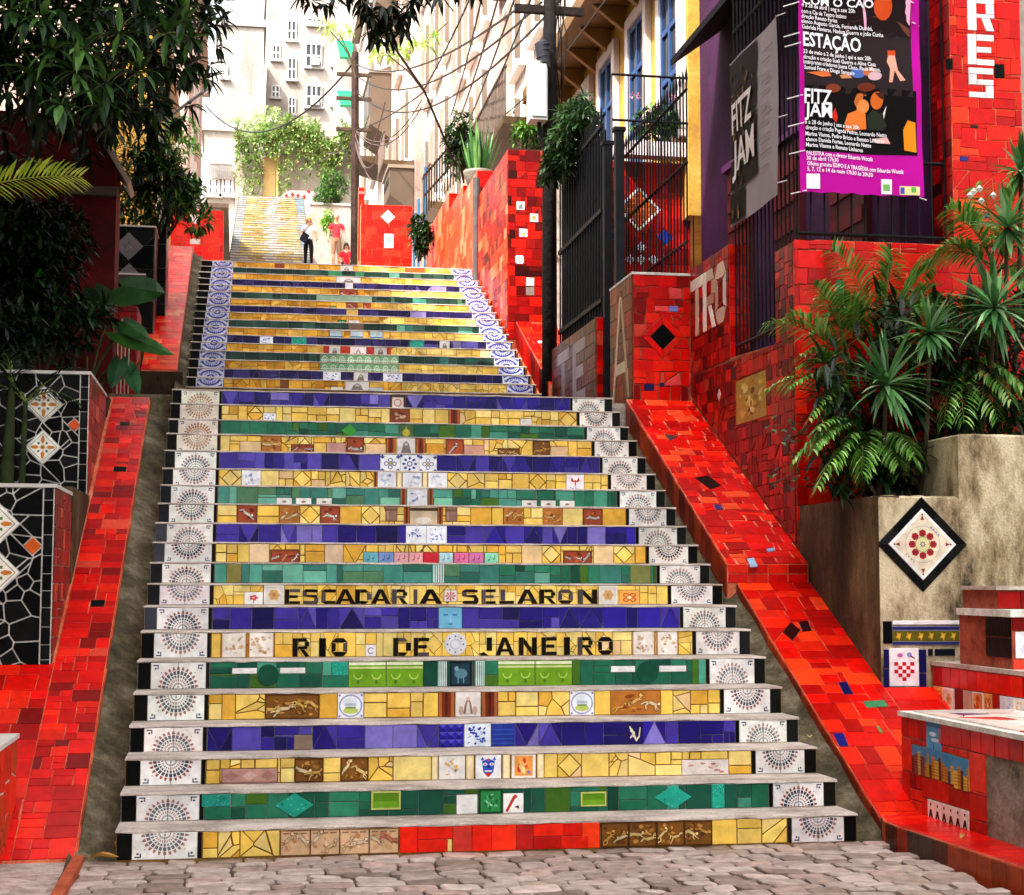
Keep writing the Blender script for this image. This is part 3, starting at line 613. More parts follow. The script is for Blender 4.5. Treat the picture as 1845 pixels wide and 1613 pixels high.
# ---------------------------------------------------------------- staircase
W = 4.23; TD = 0.32737
ZK = [0, .16, .32, .48, .64, .815, 1.0, 1.18, 1.345, 1.5, 1.655, 1.81, 1.97, 2.135, 2.3, 2.46, 2.635, 2.81, 2.97, 3.145, 3.315]
LIP = 0.013
ROWS = {  # k: (kind, inserts "x0-x1:motif:v0:v1")
 1: ('y', "505-559:relief_pink 559-612:relief_pink 612-665:relief_pink 665-718:relief_pink 720-752:#f0200c 752-815:#e81a0a:.5:1 752-805:#f0200c:0:.5 815-850:#d8382c 850-885:#f0200c 885-930:#f83014 930-960:#d0201c 960-1015:#f0240e:.5:1 960-1010:#b80f08:0:.5 1010-1060:#f0200c:0:.5 1015-1048:#e8180a:.5:1 1048-1080:#f83a14 1082-1132:relief 1132-1182:relief 1182-1232:relief 1232-1282:relief"),
 2: ('g', "363-415:teal:.5:1 668-722:limeframe:.25:1 822-860:white:0:.78 862-905:greenpic 906-943:whitered:0:.8 1045-1092:limeframe:.2:.8 1282-1305:teal"),
 3: ('y', "400-500:pinkdia:0:.6 531-582:relief 614-663:relief 777-789:cream 790-838:king 839-854:cream 856-903:mask 905-919:cream 921-965:card 967-980:cream 1228-1312:whitemosaic:0:.65"),
 4: ('b', "530-562:#8c7464:0:.62 790-835:bluepyr 836-884:floral 885-928:bluestripe 1128-1158:gecko"),
 5: ('y', "478-575:relief 608-655:medal 790-818:brown 820-866:lady 868-896:brown 1026-1070:medal 1100-1190:orangepic"),
 6: ('g', "418-463:white:.55:.78 504-550:white:.55:.78 597-627:teal:.45:1 628-695:lime 696-762:lime 788-805:stripe 810-850:bird 855-873:stripe 897-963:lime 964-1030:lime 1100-1144:white:.5:.75 1187-1236:white:.5:.75"),
 7: ('y', "398-445:lion 447-495:lion 658-678:ctile:0:.5 1138-1180:lion 1182-1222:lion"),
 8: ('b', "790-832:face"),
 9: ('y', "440-474:flower:0:.65 475-512:goldflower 800-823:star:.15:.75 1078-1112:goldflower 1115-1152:orangeflower:0:.75"),
 10: ('p', "408-435:#8c8444:0:1 778-800:stripe 1135-1172:#7c8044"),
 11: ('y', "449-485:#eccca0 487-540:redpic:0:.68 585-618:#e8c8a8 655-681:note#78c8d8:0:.58 682-709:note#7c9cd8:0:.58 710-736:note#f0b0b4:0:.58 737-762:note#f0a8ac:0:.58 763-790:#d82838:0:.58 791-816:note#b8dce4:0:.58 818-844:note#e06c9c:0:.58 845-871:note#d878b4:0:.58 873-898:note#8cd8b4:0:.58 940-976:#ecc890 1015-1066:redpic:0:.7 1069-1105:#f0cc98"),
 12: ('b', "731-768:bluewhite 768-805:bluewhite"),
 13: ('y', "427-463:redpic 503-540:orangepic 577-612:redpic 695-715:pot:.2:1 728-737:brown 738-788:arch 789-797:brown 803-823:pot:.2:1 907-943:orangepic 978-1013:orangepic 1050-1085:redpic"),
 14: ('p', "498-526:oval:0:.42 533-561:oval:0:.42 570-598:oval:0:.42 722-731:brown 733-770:whiteblue 772-780:brown 685-720:#7cc0a0:0:.5 782-815:#7cc0a0:0:.5 940-967:oval:0:.42 974-1001:oval:0:.42 1008-1035:oval:0:.42"),
 15: ('y', "435-470:whiteblue 674-679:brown 680-714:whiteblue 715-724:cream 725-760:whiteblue 761-770:cream 771-806:whiteblue 1020-1052:lobster"),
 16: ('b', "685-721:quatre 721-755:rosette 755-787:quatre"),
 17: ('y', "432-470:#ecc894:0:.68 472-506:orangepic 525-565:redpic:0:.55 588-623:#c8948c:0:.66 625-655:redpic 658-695:#ecc494:0:.66 696-712:brown 715-748:saint 750-766:brown 768-800:#dc9c34:0:.7 803-835:redpic 836-872:#d8a08c:0:.66 897-936:relief:0:.5 960-990:relief 992-1023:#ecc494:0:.66"),
 18: ('g', "718-745:emblem"),
 19: ('y', "474-497:bluewhite:0:.6 702-738:sheep 808-828:brown 937-958:white:0:.55"),
 20: ('b', "702-731:frame"),
}
LETTERS = {7: (0.02, 0.78, "R:527:559 I:573:589 O:597:626 D:708:740 E:745:773 J:857:889 A:892:927 N:934:967 E:975:1003 I:1014:1028 R:1040:1069 O:1077:1104"),
           9: (0.03, 0.80, "E:513:541 S:545:574 C:579:605 A:604:641 D:640:669 A:668:704 R:706:735 I:744:753 A:755:797 S:832:862 E:867:893 L:900:926 A:931:969 R:971:1002 O:1005:1032 N:1040:1076")}
SHAPES = {2: [('diamond', 530, .5, 36, 1), ('diamond', 1212, .5, 34, 1)], 6: [('disc', 483, .5, 20, .94), ('disc', 1166, .5, 20, .94)], 7: [('plate', 820, .5, 21, .96)],
          18: [('lozenge', 629, .5, 14, .9)]}
ROWPAL = {'y': YEL, 'b': BLU, 'g': GRN, 'p': GRN_PALE}
ROWNAME = {'y': 'yellow_tile', 'b': 'blue_tile', 'g': 'green_tile', 'p': 'green_tile', 'Y': 'yellow_tile'}

def row_cells(rng, kind, u0, u1, v0, v1, unit):
    """filler pieces between u0 and u1 for one riser"""
    out = []; h = v1-v0; u = u0
    while u < u1-1e-4:
        w = unit*rng.choice([0.55, 0.8, 1.0, 1.0, 1.15])
        if u1-u-w < unit*0.4: w = u1-u
        a, b = u, u+w; u = b
        k = rng.random(); m = v0+h*rng.uniform(0.35, 0.65)
        if kind in 'yY':
            if k < 0.22: out.append(rect(a, v0, b, v1))
            elif k < 0.45: out += [rect(a, v0, b, m), rect(a, m, b, v1)]
            elif k < 0.60 and w > unit*0.7:
                c = (a+b)/2+rng.uniform(-.02, .02); out += [rect(a, v0, c, m), rect(c, v0, b, m), rect(a, m, b, v1)] if rng.random() < .5 else [rect(a, v0, b, m), rect(a, m, c, v1), rect(c, m, b, v1)]
            elif k < 0.76 and w > unit*0.75:
                r = min(w, h)/2*0.98; cx, cy = (a+b)/2, (v0+v1)/2
                D = rhomb(cx, cy, r, min(h/2*0.98, r*1.1)); out += diff(rect(a, v0, b, v1), D)+[D]
            elif w > unit*0.7: out += voronoi(rng, rect(a, v0, b, v1), rng.choice([3, 4, 5, 6]), 0)
            else: out += [rect(a, v0, b, m), rect(a, m, b, v1)]
        elif kind == 'b':
            if k < 0.33: out.append(rect(a, v0, b, v1))
            elif k < 0.55: out += [rect(a, v0, b, m), rect(a, m, b, v1)]
            elif k < 0.68: c = (a+b)/2; out += [rect(a, v0, c, m), rect(c, v0, b, m), rect(a, m, b, v1)]
            elif k < 0.84 and w > unit*0.7: c = (a+b)/2; out += [[(a, v0), (b, v0), (c, v1)], [(a, v0), (c, v1), (a, v1)], [(b, v0), (b, v1), (c, v1)]]
            elif w > unit*0.7: c = (a+b)/2; out += [[(a, v1), (c, v0), (b, v1)], [(a, v0), (c, v0), (a, v1)], [(b, v0), (b, v1), (c, v0)]]
            else: out.append(rect(a, v0, b, v1))
        elif kind == 'L':
            if k < 0.5: q = v0+h*.8; out += [rect(a, v0, b, q), rect(a, q, b, v1)]
            else: q = v0+h*rng.uniform(.75, .85); out += [rect(a, v0, b, m), rect(a, m, b, q), rect(a, q, b, v1)]
        else:
            if k < 0.45: out.append(rect(a, v0, b, v1))
            elif k < 0.8: out += [rect(a, v0, b, m), rect(a, m, b, v1)]
            elif k < 0.92: c = a+w*rng.uniform(.35, .65); out += [rect(a, v0, c, v1), rect(c, v0, b, v1)]
            else: c = a+w*.5; out += [rect(a, v0, b, m), rect(a, m, c, v1), rect(c, m, b, v1)]
    return out

def tread_slab(parent, x0, x1, y0, y1, z0, z1, rng, n=44):
    v, f = [], []
    for i in range(n+1):
        x = x0+(x1-x0)*i/n; j = rng.uniform(-.005, .006); k = rng.uniform(-.003, .003); e = rng.uniform(-.003, .004)
        if rng.random() < 0.06: j += 0.012; k -= .004
        v += [(x, y0+j, z0+e), (x, y0+j*0.6+.002, z1-.006+k), (x, y0+j+.008, z1+k*0.5), (x, y1, z1+.001), (x, y1, z0)]
    for i in range(n):
        for q in range(4): a = i*5+q; f.append((a, a+5, a+6, a+1))
    f += [(0, 1, 2, 3, 4), tuple(n*5+q for q in (4, 3, 2, 1, 0))]
    return mobj('tread', v, f, 'concrete', parent, smooth=False)

M['mortar_yl'] = stain_mat('pale_yellow_mortar', hx('8a6428'), hx('c8a04c'), scale=9, bump=0.3)
lower = thing('stair_flight', 'lower flight of steps with fan tiles, city name lettered on two yellow risers', 'staircase', (W/2, 0, 0), 'mosaic stair flights')
rng = random.Random(11)
def px_u(x, Y, z):
    _, y = pix((2.1, Y, z)); return float(atY(x, y, Y)[0])
FAN = {}
for k in range(1, 21):
    Y = (k-1)*TD; z0, z1 = ZK[k-1], ZK[k]; kind, spec = ROWS[k]
    yb = Y+TD+0.06 if k < 20 else 9.6
    core = MB().box((0, Y, z0-(0.10 if k > 1 else 0.2)), (W, yb, z1-LIP))
    step = mobj('step', core.v, core.f, {'y': 'mortar_y', 'b': 'mortar_g', 'g': 'mortar_g', 'p': 'mortar_g'}[kind], lower)
    tread_slab(step, -0.004, W+0.004, Y-0.012, yb-0.02 if k < 20 else 9.6, z1-LIP, z1, rng)
    fr = front(0, Y, z0); h = z1-LIP-z0; v0, v1 = 0.002, h-0.001; zm = (z0+z1)/2
    # ends: black strip, pair of fan tiles, thin black strip
    LX = (0.003, 0.085, 0.435, 0.46); RX = (3.805, 3.83, 4.15, 4.227)
    blk = pick(rng, BLACK) if k < 8 or k > 16 else pick(rng, [(hx('1c1c20'), 1), (hx('3a3a44'), 1)])
    tile(step, fr, rect(LX[0], v0, LX[1], v1), blk, 'black_tile'); tile(step, fr, rect(LX[2], v0, LX[3], v1), pick(rng, BLACK), 'black_tile')
    tile(step, fr, rect(RX[2], v0, RX[3], v1), pick(rng, BLACK), 'black_tile'); tile(step, fr, rect(RX[0], v0, RX[1], v1), pick(rng, BLACK), 'black_tile')
    for (a, b), side in (((LX[1], LX[2]), 0), ((RX[1], RX[2]), 1)):
        decs = fan(k % 2 == 0, (k >= 17 and side == 0), rng.uniform(0, .22))
        wht = tuple(x*rng.uniform(0.95, 1.02) for x in (WHITE if k < 17 or side else hx('ece2d0')))
        for q in (0, 1):
            tile(step, fr, rect(a+(b-a)*q/2, v0, a+(b-a)*(q+1)/2, v1), wht, 'fan_tile', 0.0025, decals=split_half(decs, q/2, (q+1)/2))
    # inserts
    holes = []
    for it in spec.split():
        p = it.split(':'); x0, x1 = p[0].split('-'); kd = p[1]
        a, b = px_u(float(x0), Y, zm), px_u(float(x1), Y, zm)
        va, vb = (float(p[2]), float(p[3])) if len(p) > 3 else (0.0, 1.0)
        R = rect(a, v0+(v1-v0)*va, b, v0+(v1-v0)*vb)
        c, d = motif(kd, rng, (b-a)/((v1-v0)*(vb-va))); holes.append((R, c, d, 'picture_tile' if d else 'coloured_tile'))
    for sh, x, cy, r, kv in SHAPES.get(k, []):
        a, rr = px_u(x, Y, zm), (px_u(x+r, Y, zm)-px_u(x-r, Y, zm))/2; cyv = v0+(v1-v0)*cy; ry = (v1-v0)*0.5*kv
        if sh == 'diamond': c, d = motif('teal', rng); holes.append((rhomb(a, cyv, rr, ry), c, [q for q in d if abs(q[1][0][0]-.5)+abs(q[1][0][1]-.5) < .42], 'picture_tile')); 
        elif sh == 'disc': holes.append((ngon(a, cyv, min(rr, ry), 18), hx('0c4a38'), None, 'round_tile'))
        elif sh == 'lozenge': holes.append((rhomb(a, cyv, rr, ry), hx('3c9c34'), None, 'coloured_tile'))
        else: c, d = motif('plate', rng); holes.append((ngon(a, cyv, min(rr, ry), 18), c, d, 'round_tile'))
    for lt in (LETTERS.get(k, (0, 0, ''))[2]).split():
        ch, x0, x1 = lt.split(':'); lv0, lv1 = LETTERS[k][:2]
        for s in letter(ch, px_u(float(x0), Y, zm), v0+(v1-v0)*lv0, px_u(float(x1), Y, zm), v0+(v1-v0)*lv1):
            holes.append((s, pick(rng, [(hx('1a140e'), 5), (hx('120e0c'), 3), (hx('4c444a'), 3 if k == 9 else .7)]), None, 'letter_tile'))
    a, b = LX[3]+.002, RX[0]-.002
    # filler, cut round the full-height inserts so that pieces start at their edges
    full = sorted([(min(x for x, y in H[0]), max(x for x, y in H[0])) for H in holes if H[3] != 'letter_tile' and max(y for x, y in H[0])-min(y for x, y in H[0]) > 0.9*(v1-v0) and len(H[0]) == 4 and H[0][0][1] == H[0][1][1]])
    cuts = []; u = a
    for p0, p1 in full:
        if p0 > u+.004: cuts.append((u, p0))
        u = max(u, p1)
    if u < b: cuts.append((u, b))
    polys = []
    for c0, c1 in cuts: polys += row_cells(rng, kind, c0, c1, v0, v1, 0.15 if k not in LETTERS else 0.12)
    for H in holes:
        if H[3] == 'letter_tile' or len(H[0]) > 4 or H[0][0][1] != H[0][1][1]: continue   # set proud on the filler
        nx = []
        for p in polys: nx += diff(ccw(p), ccw(H[0]))
        polys = nx
    bigj = 0.0075 if kind == 'y' else 0.0042
    if k in LETTERS: bigj = 0.0042
    for p in polys:
        c = pick(rng, ROWPAL[kind])
        cx = sum(x for x, y in p)/len(p)
        if kind == 'b' and cx > 2.6 and rng.random() < 0.75: c = pick(rng, [(hx('261880'), 3), (hx('1c1064'), 3), (hx('3020a0'), 1)])  # sky sheen on the left is put into colour: right end darker
        if kind == 'p' and cx > 2.4 and rng.random() < 0.75: c = pick(rng, GRN)  # same sheen on green rows: paler tiles kept to the left
        tile(step, fr, p, c, ROWNAME[kind], rng.uniform(0.6, 1.3)*bigj, 0.008, 'tile')
    for H in holes:
        tile(step, fr, H[0], H[1], H[3], 0.003 if H[3] != 'letter_tile' else 0.0015, 0.0125 if (H[3] == 'letter_tile' or len(H[0]) > 4 or H[0][0][1] != H[0][1][1]) else 0.0095, 'tile', H[2])

# upper flight
upper = thing('stair_flight', 'upper shaded flight with blue rosette tiles along both ends, yellow and dark bands', 'staircase', (W/2, 9.4, 3.3), 'mosaic stair flights')
UB, UD, UH = 10.5, 0.35, 0.1585   # first riser whose top shows
UROWS = ['y:622-665:saint 596-618:#e8dccb:0:.5 665-690:#b8c8d8:0:.5 505-520:#7c4a20', 'b:582-614:bluewhite 637-663:saint 690-725:bluewhite', 'y:577-624:greenwave 624-671:greenwave 671-718:greenwave', 'g:577-624:greenwave 624-671:greenwave 671-718:greenwave',
         'y:583-592:#c03020 593-613:saint 614-630:#c83424 631-660:lady 661-673:#c83424 674-697:saint 698-704:#c83424', 'b:468-492:bluewhite 525-552:teal 738-764:teal 792-810:saint', 'y:578-592:#a03820:0:.4 594-616:sea 631-654:sea 667-690:sea 692-702:#a03820:0:.4', 'g:628-655:#6c5848',
         'y:608-624:greenpic:0:.6 628-648:saint:0:.6', 'b:624-645:#d8b060', 'y:624-644:redpic 594-606:#6c7c50:0:.6 655-668:redpic', 'g:570-670:#8ca890', 'y:611-644:redpic', 'b:622-636:whiteblue', 'y:606-650:saint', 'g:592-616:#3c8c5c 640-656:#3c8c5c', 'y:495-512:#8c4420 613-636:saint 730-765:#c8642c']
for j in range(-3, 17):
    Y = UB+UD*j; z1 = 3.79+UH*(j+1)+0.02; z0 = z1-UH
    core = MB().box((0, Y, z0-0.10), (W+.02, Y+UD+0.06 if j < 16 else 18.0, z1-LIP))
    row = UROWS[j] if 0 <= j < 17 else 'y:'
    kind = row[0]
    step = mobj('step', core.v, core.f, {'y': 'mortar_y', 'b': 'mortar_g', 'g': 'mortar_g'}[kind], upper)
    tread_slab(step, -0.015, W+0.035, Y-0.013, Y+UD+0.04 if j < 16 else 18.0, z1-LIP, z1, rng, 30)
    if j < 0: continue
    fr = front(0, Y, z0); h = z1-LIP-z0; v0, v1 = 0.002, h-0.001; zm = z0+UH*0.7
    xl = 0.10+0.07*j/16; xr = 4.22+.03*j/16
    tile(step, fr, rect(0.004, v0, xl, v1), pick(rng, BLACK), 'black_tile'); tile(step, fr, rect(xr, v0, W+.015, v1), pick(rng, BLACK), 'black_tile')
    decs = [(l, [(x, .34+.66*y) for x, y in p] if j % 2 == 1 else [(x, .30+.70*y) for x, y in p], c) for l, p, c in blue_rosette(j % 2 == 1)]
    for a, b in ((xl, xl+.325), (xr-.33, xr)):
        for q in (0, 1):
            tile(step, fr, rect(a+(b-a)*q/2, v0, a+(b-a)*(q+1)/2, v1), tuple(x*rng.uniform(.9, 1.0) for x in hx('d8d8e4')), 'rosette_tile', 0.003, decals=split_half(decs, q/2, (q+1)/2))
    a, b = xl+.33, xr-.335
    holes = []
    for it in row[2:].split():
        p = it.split(':'); x0, x1 = p[0].split('-')
        va, vb = (float(p[2]), float(p[3])) if len(p) > 3 else (0.0, 1.0)
        A, B = px_u(float(x0), Y, zm), px_u(float(x1), Y, zm)
        c, d = motif(p[1], rng, (B-A)/h); holes.append((rect(A, v0+(v1-v0)*va, B, v0+(v1-v0)*vb), c, d, 'picture_tile' if d else 'coloured_tile'))
    polys = row_cells(rng, {'y': 'Y', 'b': 'b', 'g': 'g'}[kind], a, b, v0, v1, 0.20)
    for H in holes:
        nx = []
        for p in polys: nx += diff(ccw(p), ccw(H[0]))
        polys = nx
    for p in polys:
        cx = sum(x for x, y in p)/len(p)
        pal = YEL_SHADED if kind == 'y' else ([(hx('2a2058'), 3), (hx('3c3470'), 2), (hx('1c1640'), 2)] if kind == 'b' else [(hx('26443c'), 3), (hx('345848'), 2), (hx('1c3a30'), 2)])  # left part: tree shade put into darker tile colours
        if cx > 2.6 and kind == 'y': pal = YEL  # right part: sunlight put into brighter yellow tiles
        if cx > 2.8 and kind != 'y' and rng.random() < .3: pal = [(hx('8c84b8'), 1), (hx('5c54a0'), 1)] if kind == 'b' else GRN_PALE  # sunlit right part: paler blues and greens mixed in
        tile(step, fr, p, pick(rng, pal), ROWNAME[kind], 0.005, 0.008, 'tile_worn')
    for H in holes: tile(step, fr, H[0], H[1], H[3], 0.004, 0.0095, 'tile', H[2])

# climbing ground hidden behind the upper flight, then the far flight
SL = 0.21
gb = MB().prism([(-4, 18.0, 4.0), (-4, 18.0, 6.46), (-4, 45.0, 6.46+27*SL), (-4, 45.0, 4.0)], (10, 0, 0))
tag(mobj('terrace_path', gb.v, gb.f, 'concrete'), kind='structure')
farf = thing('stair_flight', 'distant pale yellow flight rising behind the walking couple', 'staircase', (1.6, 45, 11.4), 'mosaic stair flights')
FY, FZ, FD, FH, FN = 45.0, 12.0, 0.36, 0.166, 30
for j in range(FN):
    Y = FY+FD*j; z0 = FZ+FH*j; z1 = z0+FH; x0, x1 = 0.18+.010*j, 2.95+.002*j
    core = MB().box((x0, Y, z0-.2), (x1, Y+FD+.1, z1-.03)); step = mobj('step', core.v, core.f, 'mortar_y', farf)
    s = MB().box((x0-.02, Y-.012, z1-.03), (x1+.02, Y+FD+.05, z1)); mobj('tread', s.v, s.f, 'greyconc', step)
    fr = front(x0, Y, z0); wd = x1-x0
    tile(step, fr, rect(0, 0.01, .3, FH-.035), hx('b4b0ac') if 6 > j % 12 > 2 else hx('98a4ac'), 'white_tile', .01); tile(step, fr, rect(wd-.3, 0.01, wd, FH-.035), hx('b4b0ac') if 8 > j % 14 > 2 else hx('7898ac'), 'white_tile', .01)
    u = .3
    while u < wd-.31:
        w2 = min(rng.uniform(.3, .55), wd-.3-u)
        tile(step, fr, rect(u, 0.01, u+w2, FH-.035), pick(rng, [(hx('b8a05c'), 4), (hx('c4b484'), 3), (hx('a88c44'), 2), (hx('b0aa94'), 2)]) if abs(u-1.2) > .25 else hx('b8b4ac'), 'yellow_tile', .012); u += w2

# ---------------------------------------------------------------- street pavement of granite setts, ground
g = MB().add([(-60, -60, -0.06), (60, -60, -0.06), (60, 90, -0.06), (-60, 90, -0.06)], [(0, 1, 2, 3)])
ground = tag(mobj('street', g.v, g.f, stain_mat("worn_sett_joints", hx('3a2e26'), hx('6a5a4e'), scale=7, bump=0.6), origin=(0, 0, -0.06)), kind='structure')
rs = random.Random(5); fr = flat(0, 0, -0.06)
y = 0.02
while y > -2.6:
    dep = rs.uniform(.115, .15); u = -0.62-rs.uniform(0, .3); wob = rs.uniform(-.01, .01)
    while u < 4.75:
        wid = rs.uniform(.15, .27); a, b = u, u+wid; u = b
        t = lambda x: 0.014*math.sin(x*2.1+y*5)
        j = lambda m=.008: rs.uniform(-m, m); cc = .022
        p = [(a+cc+j(), y-dep+t(a)+j(.005)), (b-cc+j(), y-dep+t(b)+j(.005)), (b-.004, y-dep+cc+t(b)+j(.005)), (b-.004+j(.004), y-cc+t(b)+wob), (b-cc+j(), y+t(b)+wob), (a+cc+j(), y+t(a)+wob), (a+.004+j(.004), y-cc+t(a)+wob), (a+.004, y-dep+cc+t(a)+j(.005))]
        p = inter(p, [(a, y-dep-.03), (b, y-dep-.03), (b, y+.03), (a, y+.03)]) or p
        if b < -0.62 or (b < -0.2 and y > 0.0): continue
        if a > 4.3-0.02*y: continue
        tile(ground, fr, p, pick(rs, [(hx('a28e82'), 4), (hx('947f72'), 3), (hx('b09c90'), 3), (hx('826d60'), 2), (hx('a88c80'), 2)]), 'sett', 0.005, 0.054+rs.uniform(-.003, .004), 'granite', tilt=0.004, cham=(.011, .006))
    y -= dep

# ---------------------------------------------------------------- left gutter and red ramp parapet
S = h_over_d = 0.5045
gm = MB()
n = 26
vs_, fs_ = [], []
for i in range(n+1):
    Y = -1.6+(7.95)*i/n; zz = max(-0.05, S*Y-0.07) if Y < 6.3 else S*6.3-.07
    zz += 0.015*math.sin(i*1.7)
    for x, dz in ((-0.25, .05), (-0.15, 0.0), (-0.08, -.04), (0.02, -.09)):
        vs_.append((x+.01*math.sin(i*2.3+x*30), Y, zz+dz+.006*math.sin(i*3.1+x*40)))
for i in range(n):
    for q in range(3): a = i*4+q; fs_.append((a, a+1, a+5, a+4))
tag(mobj('gutter', vs_, fs_, 'gutter', smooth=True), kind='structure')

rl = random.Random(21)
bm = MB().prism([(-0.22, 0.02, -.1), (-0.22, 0.02, 0.01), (-0.22, 6.45, S*6.45), (-.22, 6.45, -.1)], (-1.6, 0, 0))
lramp = tag(mobj('ramp_wall', bm.v, bm.f, 'mortar_r'), 'red tiled sloping parapet beside the gutter and the black mosaic walls', 'parapet', 'red sloping parapets along the stairs')
fr = slope(-0.22, 0.02, 0.012, S); Ls = math.hypot(1, S)
def blacks(lst): return [(rect(u-w/2, v-h/2, u+w/2, v+h/2), hx('0c0c0e'), None, 'black_tile') for u, v, w, h in lst]
ins = []
for x, yv, s in ((176, 1089, .10), (216, 847, .11), (225, 765, .09)):
    v = ray(x, yv); t = (S*CAM[1]-CAM[2])/(v[2]-S*v[1]); P = CAM+v*t; uv = fr.uv(P); ins.append((rect(uv[0]-s/2, uv[1]-s/2, uv[0]+s/2, uv[1]+s/2), hx('0a0a0c'), None, 'black_tile'))
mosaic(lramp, fr, rect(-0.33, 0.0, 0.0, 6.4*Ls), 0.15, RED, rl, ins, joint=0.006)
mosaic(lramp, fr, rect(-1.3, 0.0, -0.33, 1.9*Ls), 0.2, RED, rl, style='courses', joint=0.006)
u = 0.0   # gutter side of the parapet
fr2 = rightface(-0.22, 0.02, 0.0)
while u < 6.4:
    w = rl.uniform(.12, .2); a, b = u, min(u+w, 6.4)
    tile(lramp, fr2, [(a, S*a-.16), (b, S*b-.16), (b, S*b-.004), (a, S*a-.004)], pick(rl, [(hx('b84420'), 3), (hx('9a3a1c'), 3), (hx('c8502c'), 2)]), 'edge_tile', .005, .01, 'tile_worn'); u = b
kb = MB().box((-.225, -2.2, -.06), (-.165, 0.03, .03)); mobj('kerb', kb.v, kb.f, stain_mat("rusty_kerb", hx('8a3a20'), hx('c8603a'), scale=5), lramp)
lp = MB().box((-1.9, -2.5, -.1), (-.225, .02, -.004)); tag(mobj('pavement', lp.v, lp.f, 'concrete'), kind='structure')

# ---------------------------------------------------------------- right ramp
rr = random.Random(33)
def ramp_prism(y0, y1, c, x0, x1): return MB().prism([(x0, y0, -.1), (x0, y1, -.1), (x0, y1, S*y1+c), (x0, y0, S*y0+c)], (x1-x0, 0, 0))
rramp = thing('ramp_wall', 'red tiled sloping parapet climbing past the damp concrete wall', 'parapet', (4.7, 0, 0), 'red sloping parapets along the stairs')
b1 = ramp_prism(0.1, 2.98, 0.0, 4.46, 5.06); mobj('core', b1.v, b1.f, 'mortar_r', rramp)
b2 = ramp_prism(2.98, 6.26, 0.15, 4.38, 5.04); mobj('core', b2.v, b2.f, 'mortar_r', rramp)
b3 = ramp_prism(0.3, 1.56, -0.002, 5.06, 5.75); mobj('core', b3.v, b3.f, 'mortar_r', rramp)
fr = slope(4.46, 0.1, S*.1, S)
def on_slope(x, yv, c, fr):
    v = ray(x, yv); t = (c+S*CAM[1]-CAM[2])/(v[2]-S*v[1]); return fr.uv(CAM+v*t)
def quad_on(pts, c, fr): return ccw([on_slope(x, y, c, fr) for x, y in pts])
ins = []
for pts, colr in (([(1410,1140),(1425,1122),(1442,1137),(1428,1156)], '2a0608'), ([(1438,1122),(1456,1120),(1463,1138),(1446,1140)], '2a0608'), ([(1510,1231),(1526,1230),(1538,1253),(1520,1252)], '14104c'), ([(1555,1265),(1593,1263),(1602,1275),(1562,1277)], '3c7c50'), ([(1500,1323),(1520,1323),(1530,1347),(1512,1346)], '1c1878'), ([(1578,1310),(1584,1310),(1592,1322),(1586,1322)], '7c9c58')):
    ins.append((quad_on(pts, 0.0, fr), hx(colr), None, 'coloured_tile'))
mosaic(rramp, fr, rect(0, 0, .6, 2.88*Ls), 0.19, RED[:4]+[(hx('f83a12'), 3)], rr, ins, joint=0.006)
mosaic(rramp, slope(5.06, .3, S*.3, S), rect(0.003, 0, .6, 1.25*Ls), 0.2, RED[:3], rr, joint=0.006)
fr = slope(4.38, 2.98, S*2.98+.15, S)
ins = []
for pts, colr in (([(1252,862),(1275,858),(1300,876),(1280,883)], '160a08'), ([(1197,784),(1222,787),(1207,795)], '3c3434'), ([(1285,910),(1300,912),(1303,919),(1290,920)], '3c2c6c'), ([(1345,1008),(1358,1006),(1366,1022),(1352,1024)], '9cb4d0'), ([(1380,990),(1395,988),(1397,994),(1384,996)], '8ca8d8')):
    ins.append((quad_on(pts, 0.15, fr), hx(colr), None, 'coloured_tile'))
mosaic(rramp, fr, rect(0, 0, .66, 3.26*Ls), 0.14, RED[:4]+[(hx('f04a22'), 2)], rr, ins, style='courses', joint=0.007, jit=0.012)
for i in range(4): # riser between the two slopes
    for q in range(2):
        a = .005+i*.163; tile(rramp, front(4.38, 2.98, S*2.98), rect(a, .075*q+.003, a+.16, .075*q+.074), pick(rr, RED[:4]), 'red_tile', .005)
for y0, y1, c, xx in ((.1, 2.98, 0, 4.46), (2.98, 6.26, .15, 4.38)):
    fr2 = leftface(xx, y1, 0.0); u = 0.0
    while u < y1-y0-.01:
        w = rr.uniform(.13, .22); a, b = u, min(u+w, y1-y0)
        za, zb = S*(y1-a)+c, S*(y1-b)+c
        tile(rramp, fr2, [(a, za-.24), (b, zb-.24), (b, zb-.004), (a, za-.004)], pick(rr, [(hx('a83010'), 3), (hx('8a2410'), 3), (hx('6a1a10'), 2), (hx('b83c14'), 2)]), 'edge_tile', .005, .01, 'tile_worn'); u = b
# right gutter
vs_, fs_ = [], []
for i in range(27):
    Y = -.1+6.4*i/26; zz = S*Y-.10+.012*math.sin(i*1.9)
    for x, dz in ((4.2, .02), (4.3, -.02), (4.4, -.01), (4.47, .05)): vs_.append((x, Y, zz+dz+.008*math.sin(i*2.7+x*50)))
for i in range(26):
    for q in range(3): a = i*4+q; fs_.append((a, a+1, a+5, a+4))
tag(mobj('gutter', vs_, fs_, 'gutter', smooth=True), kind='structure')
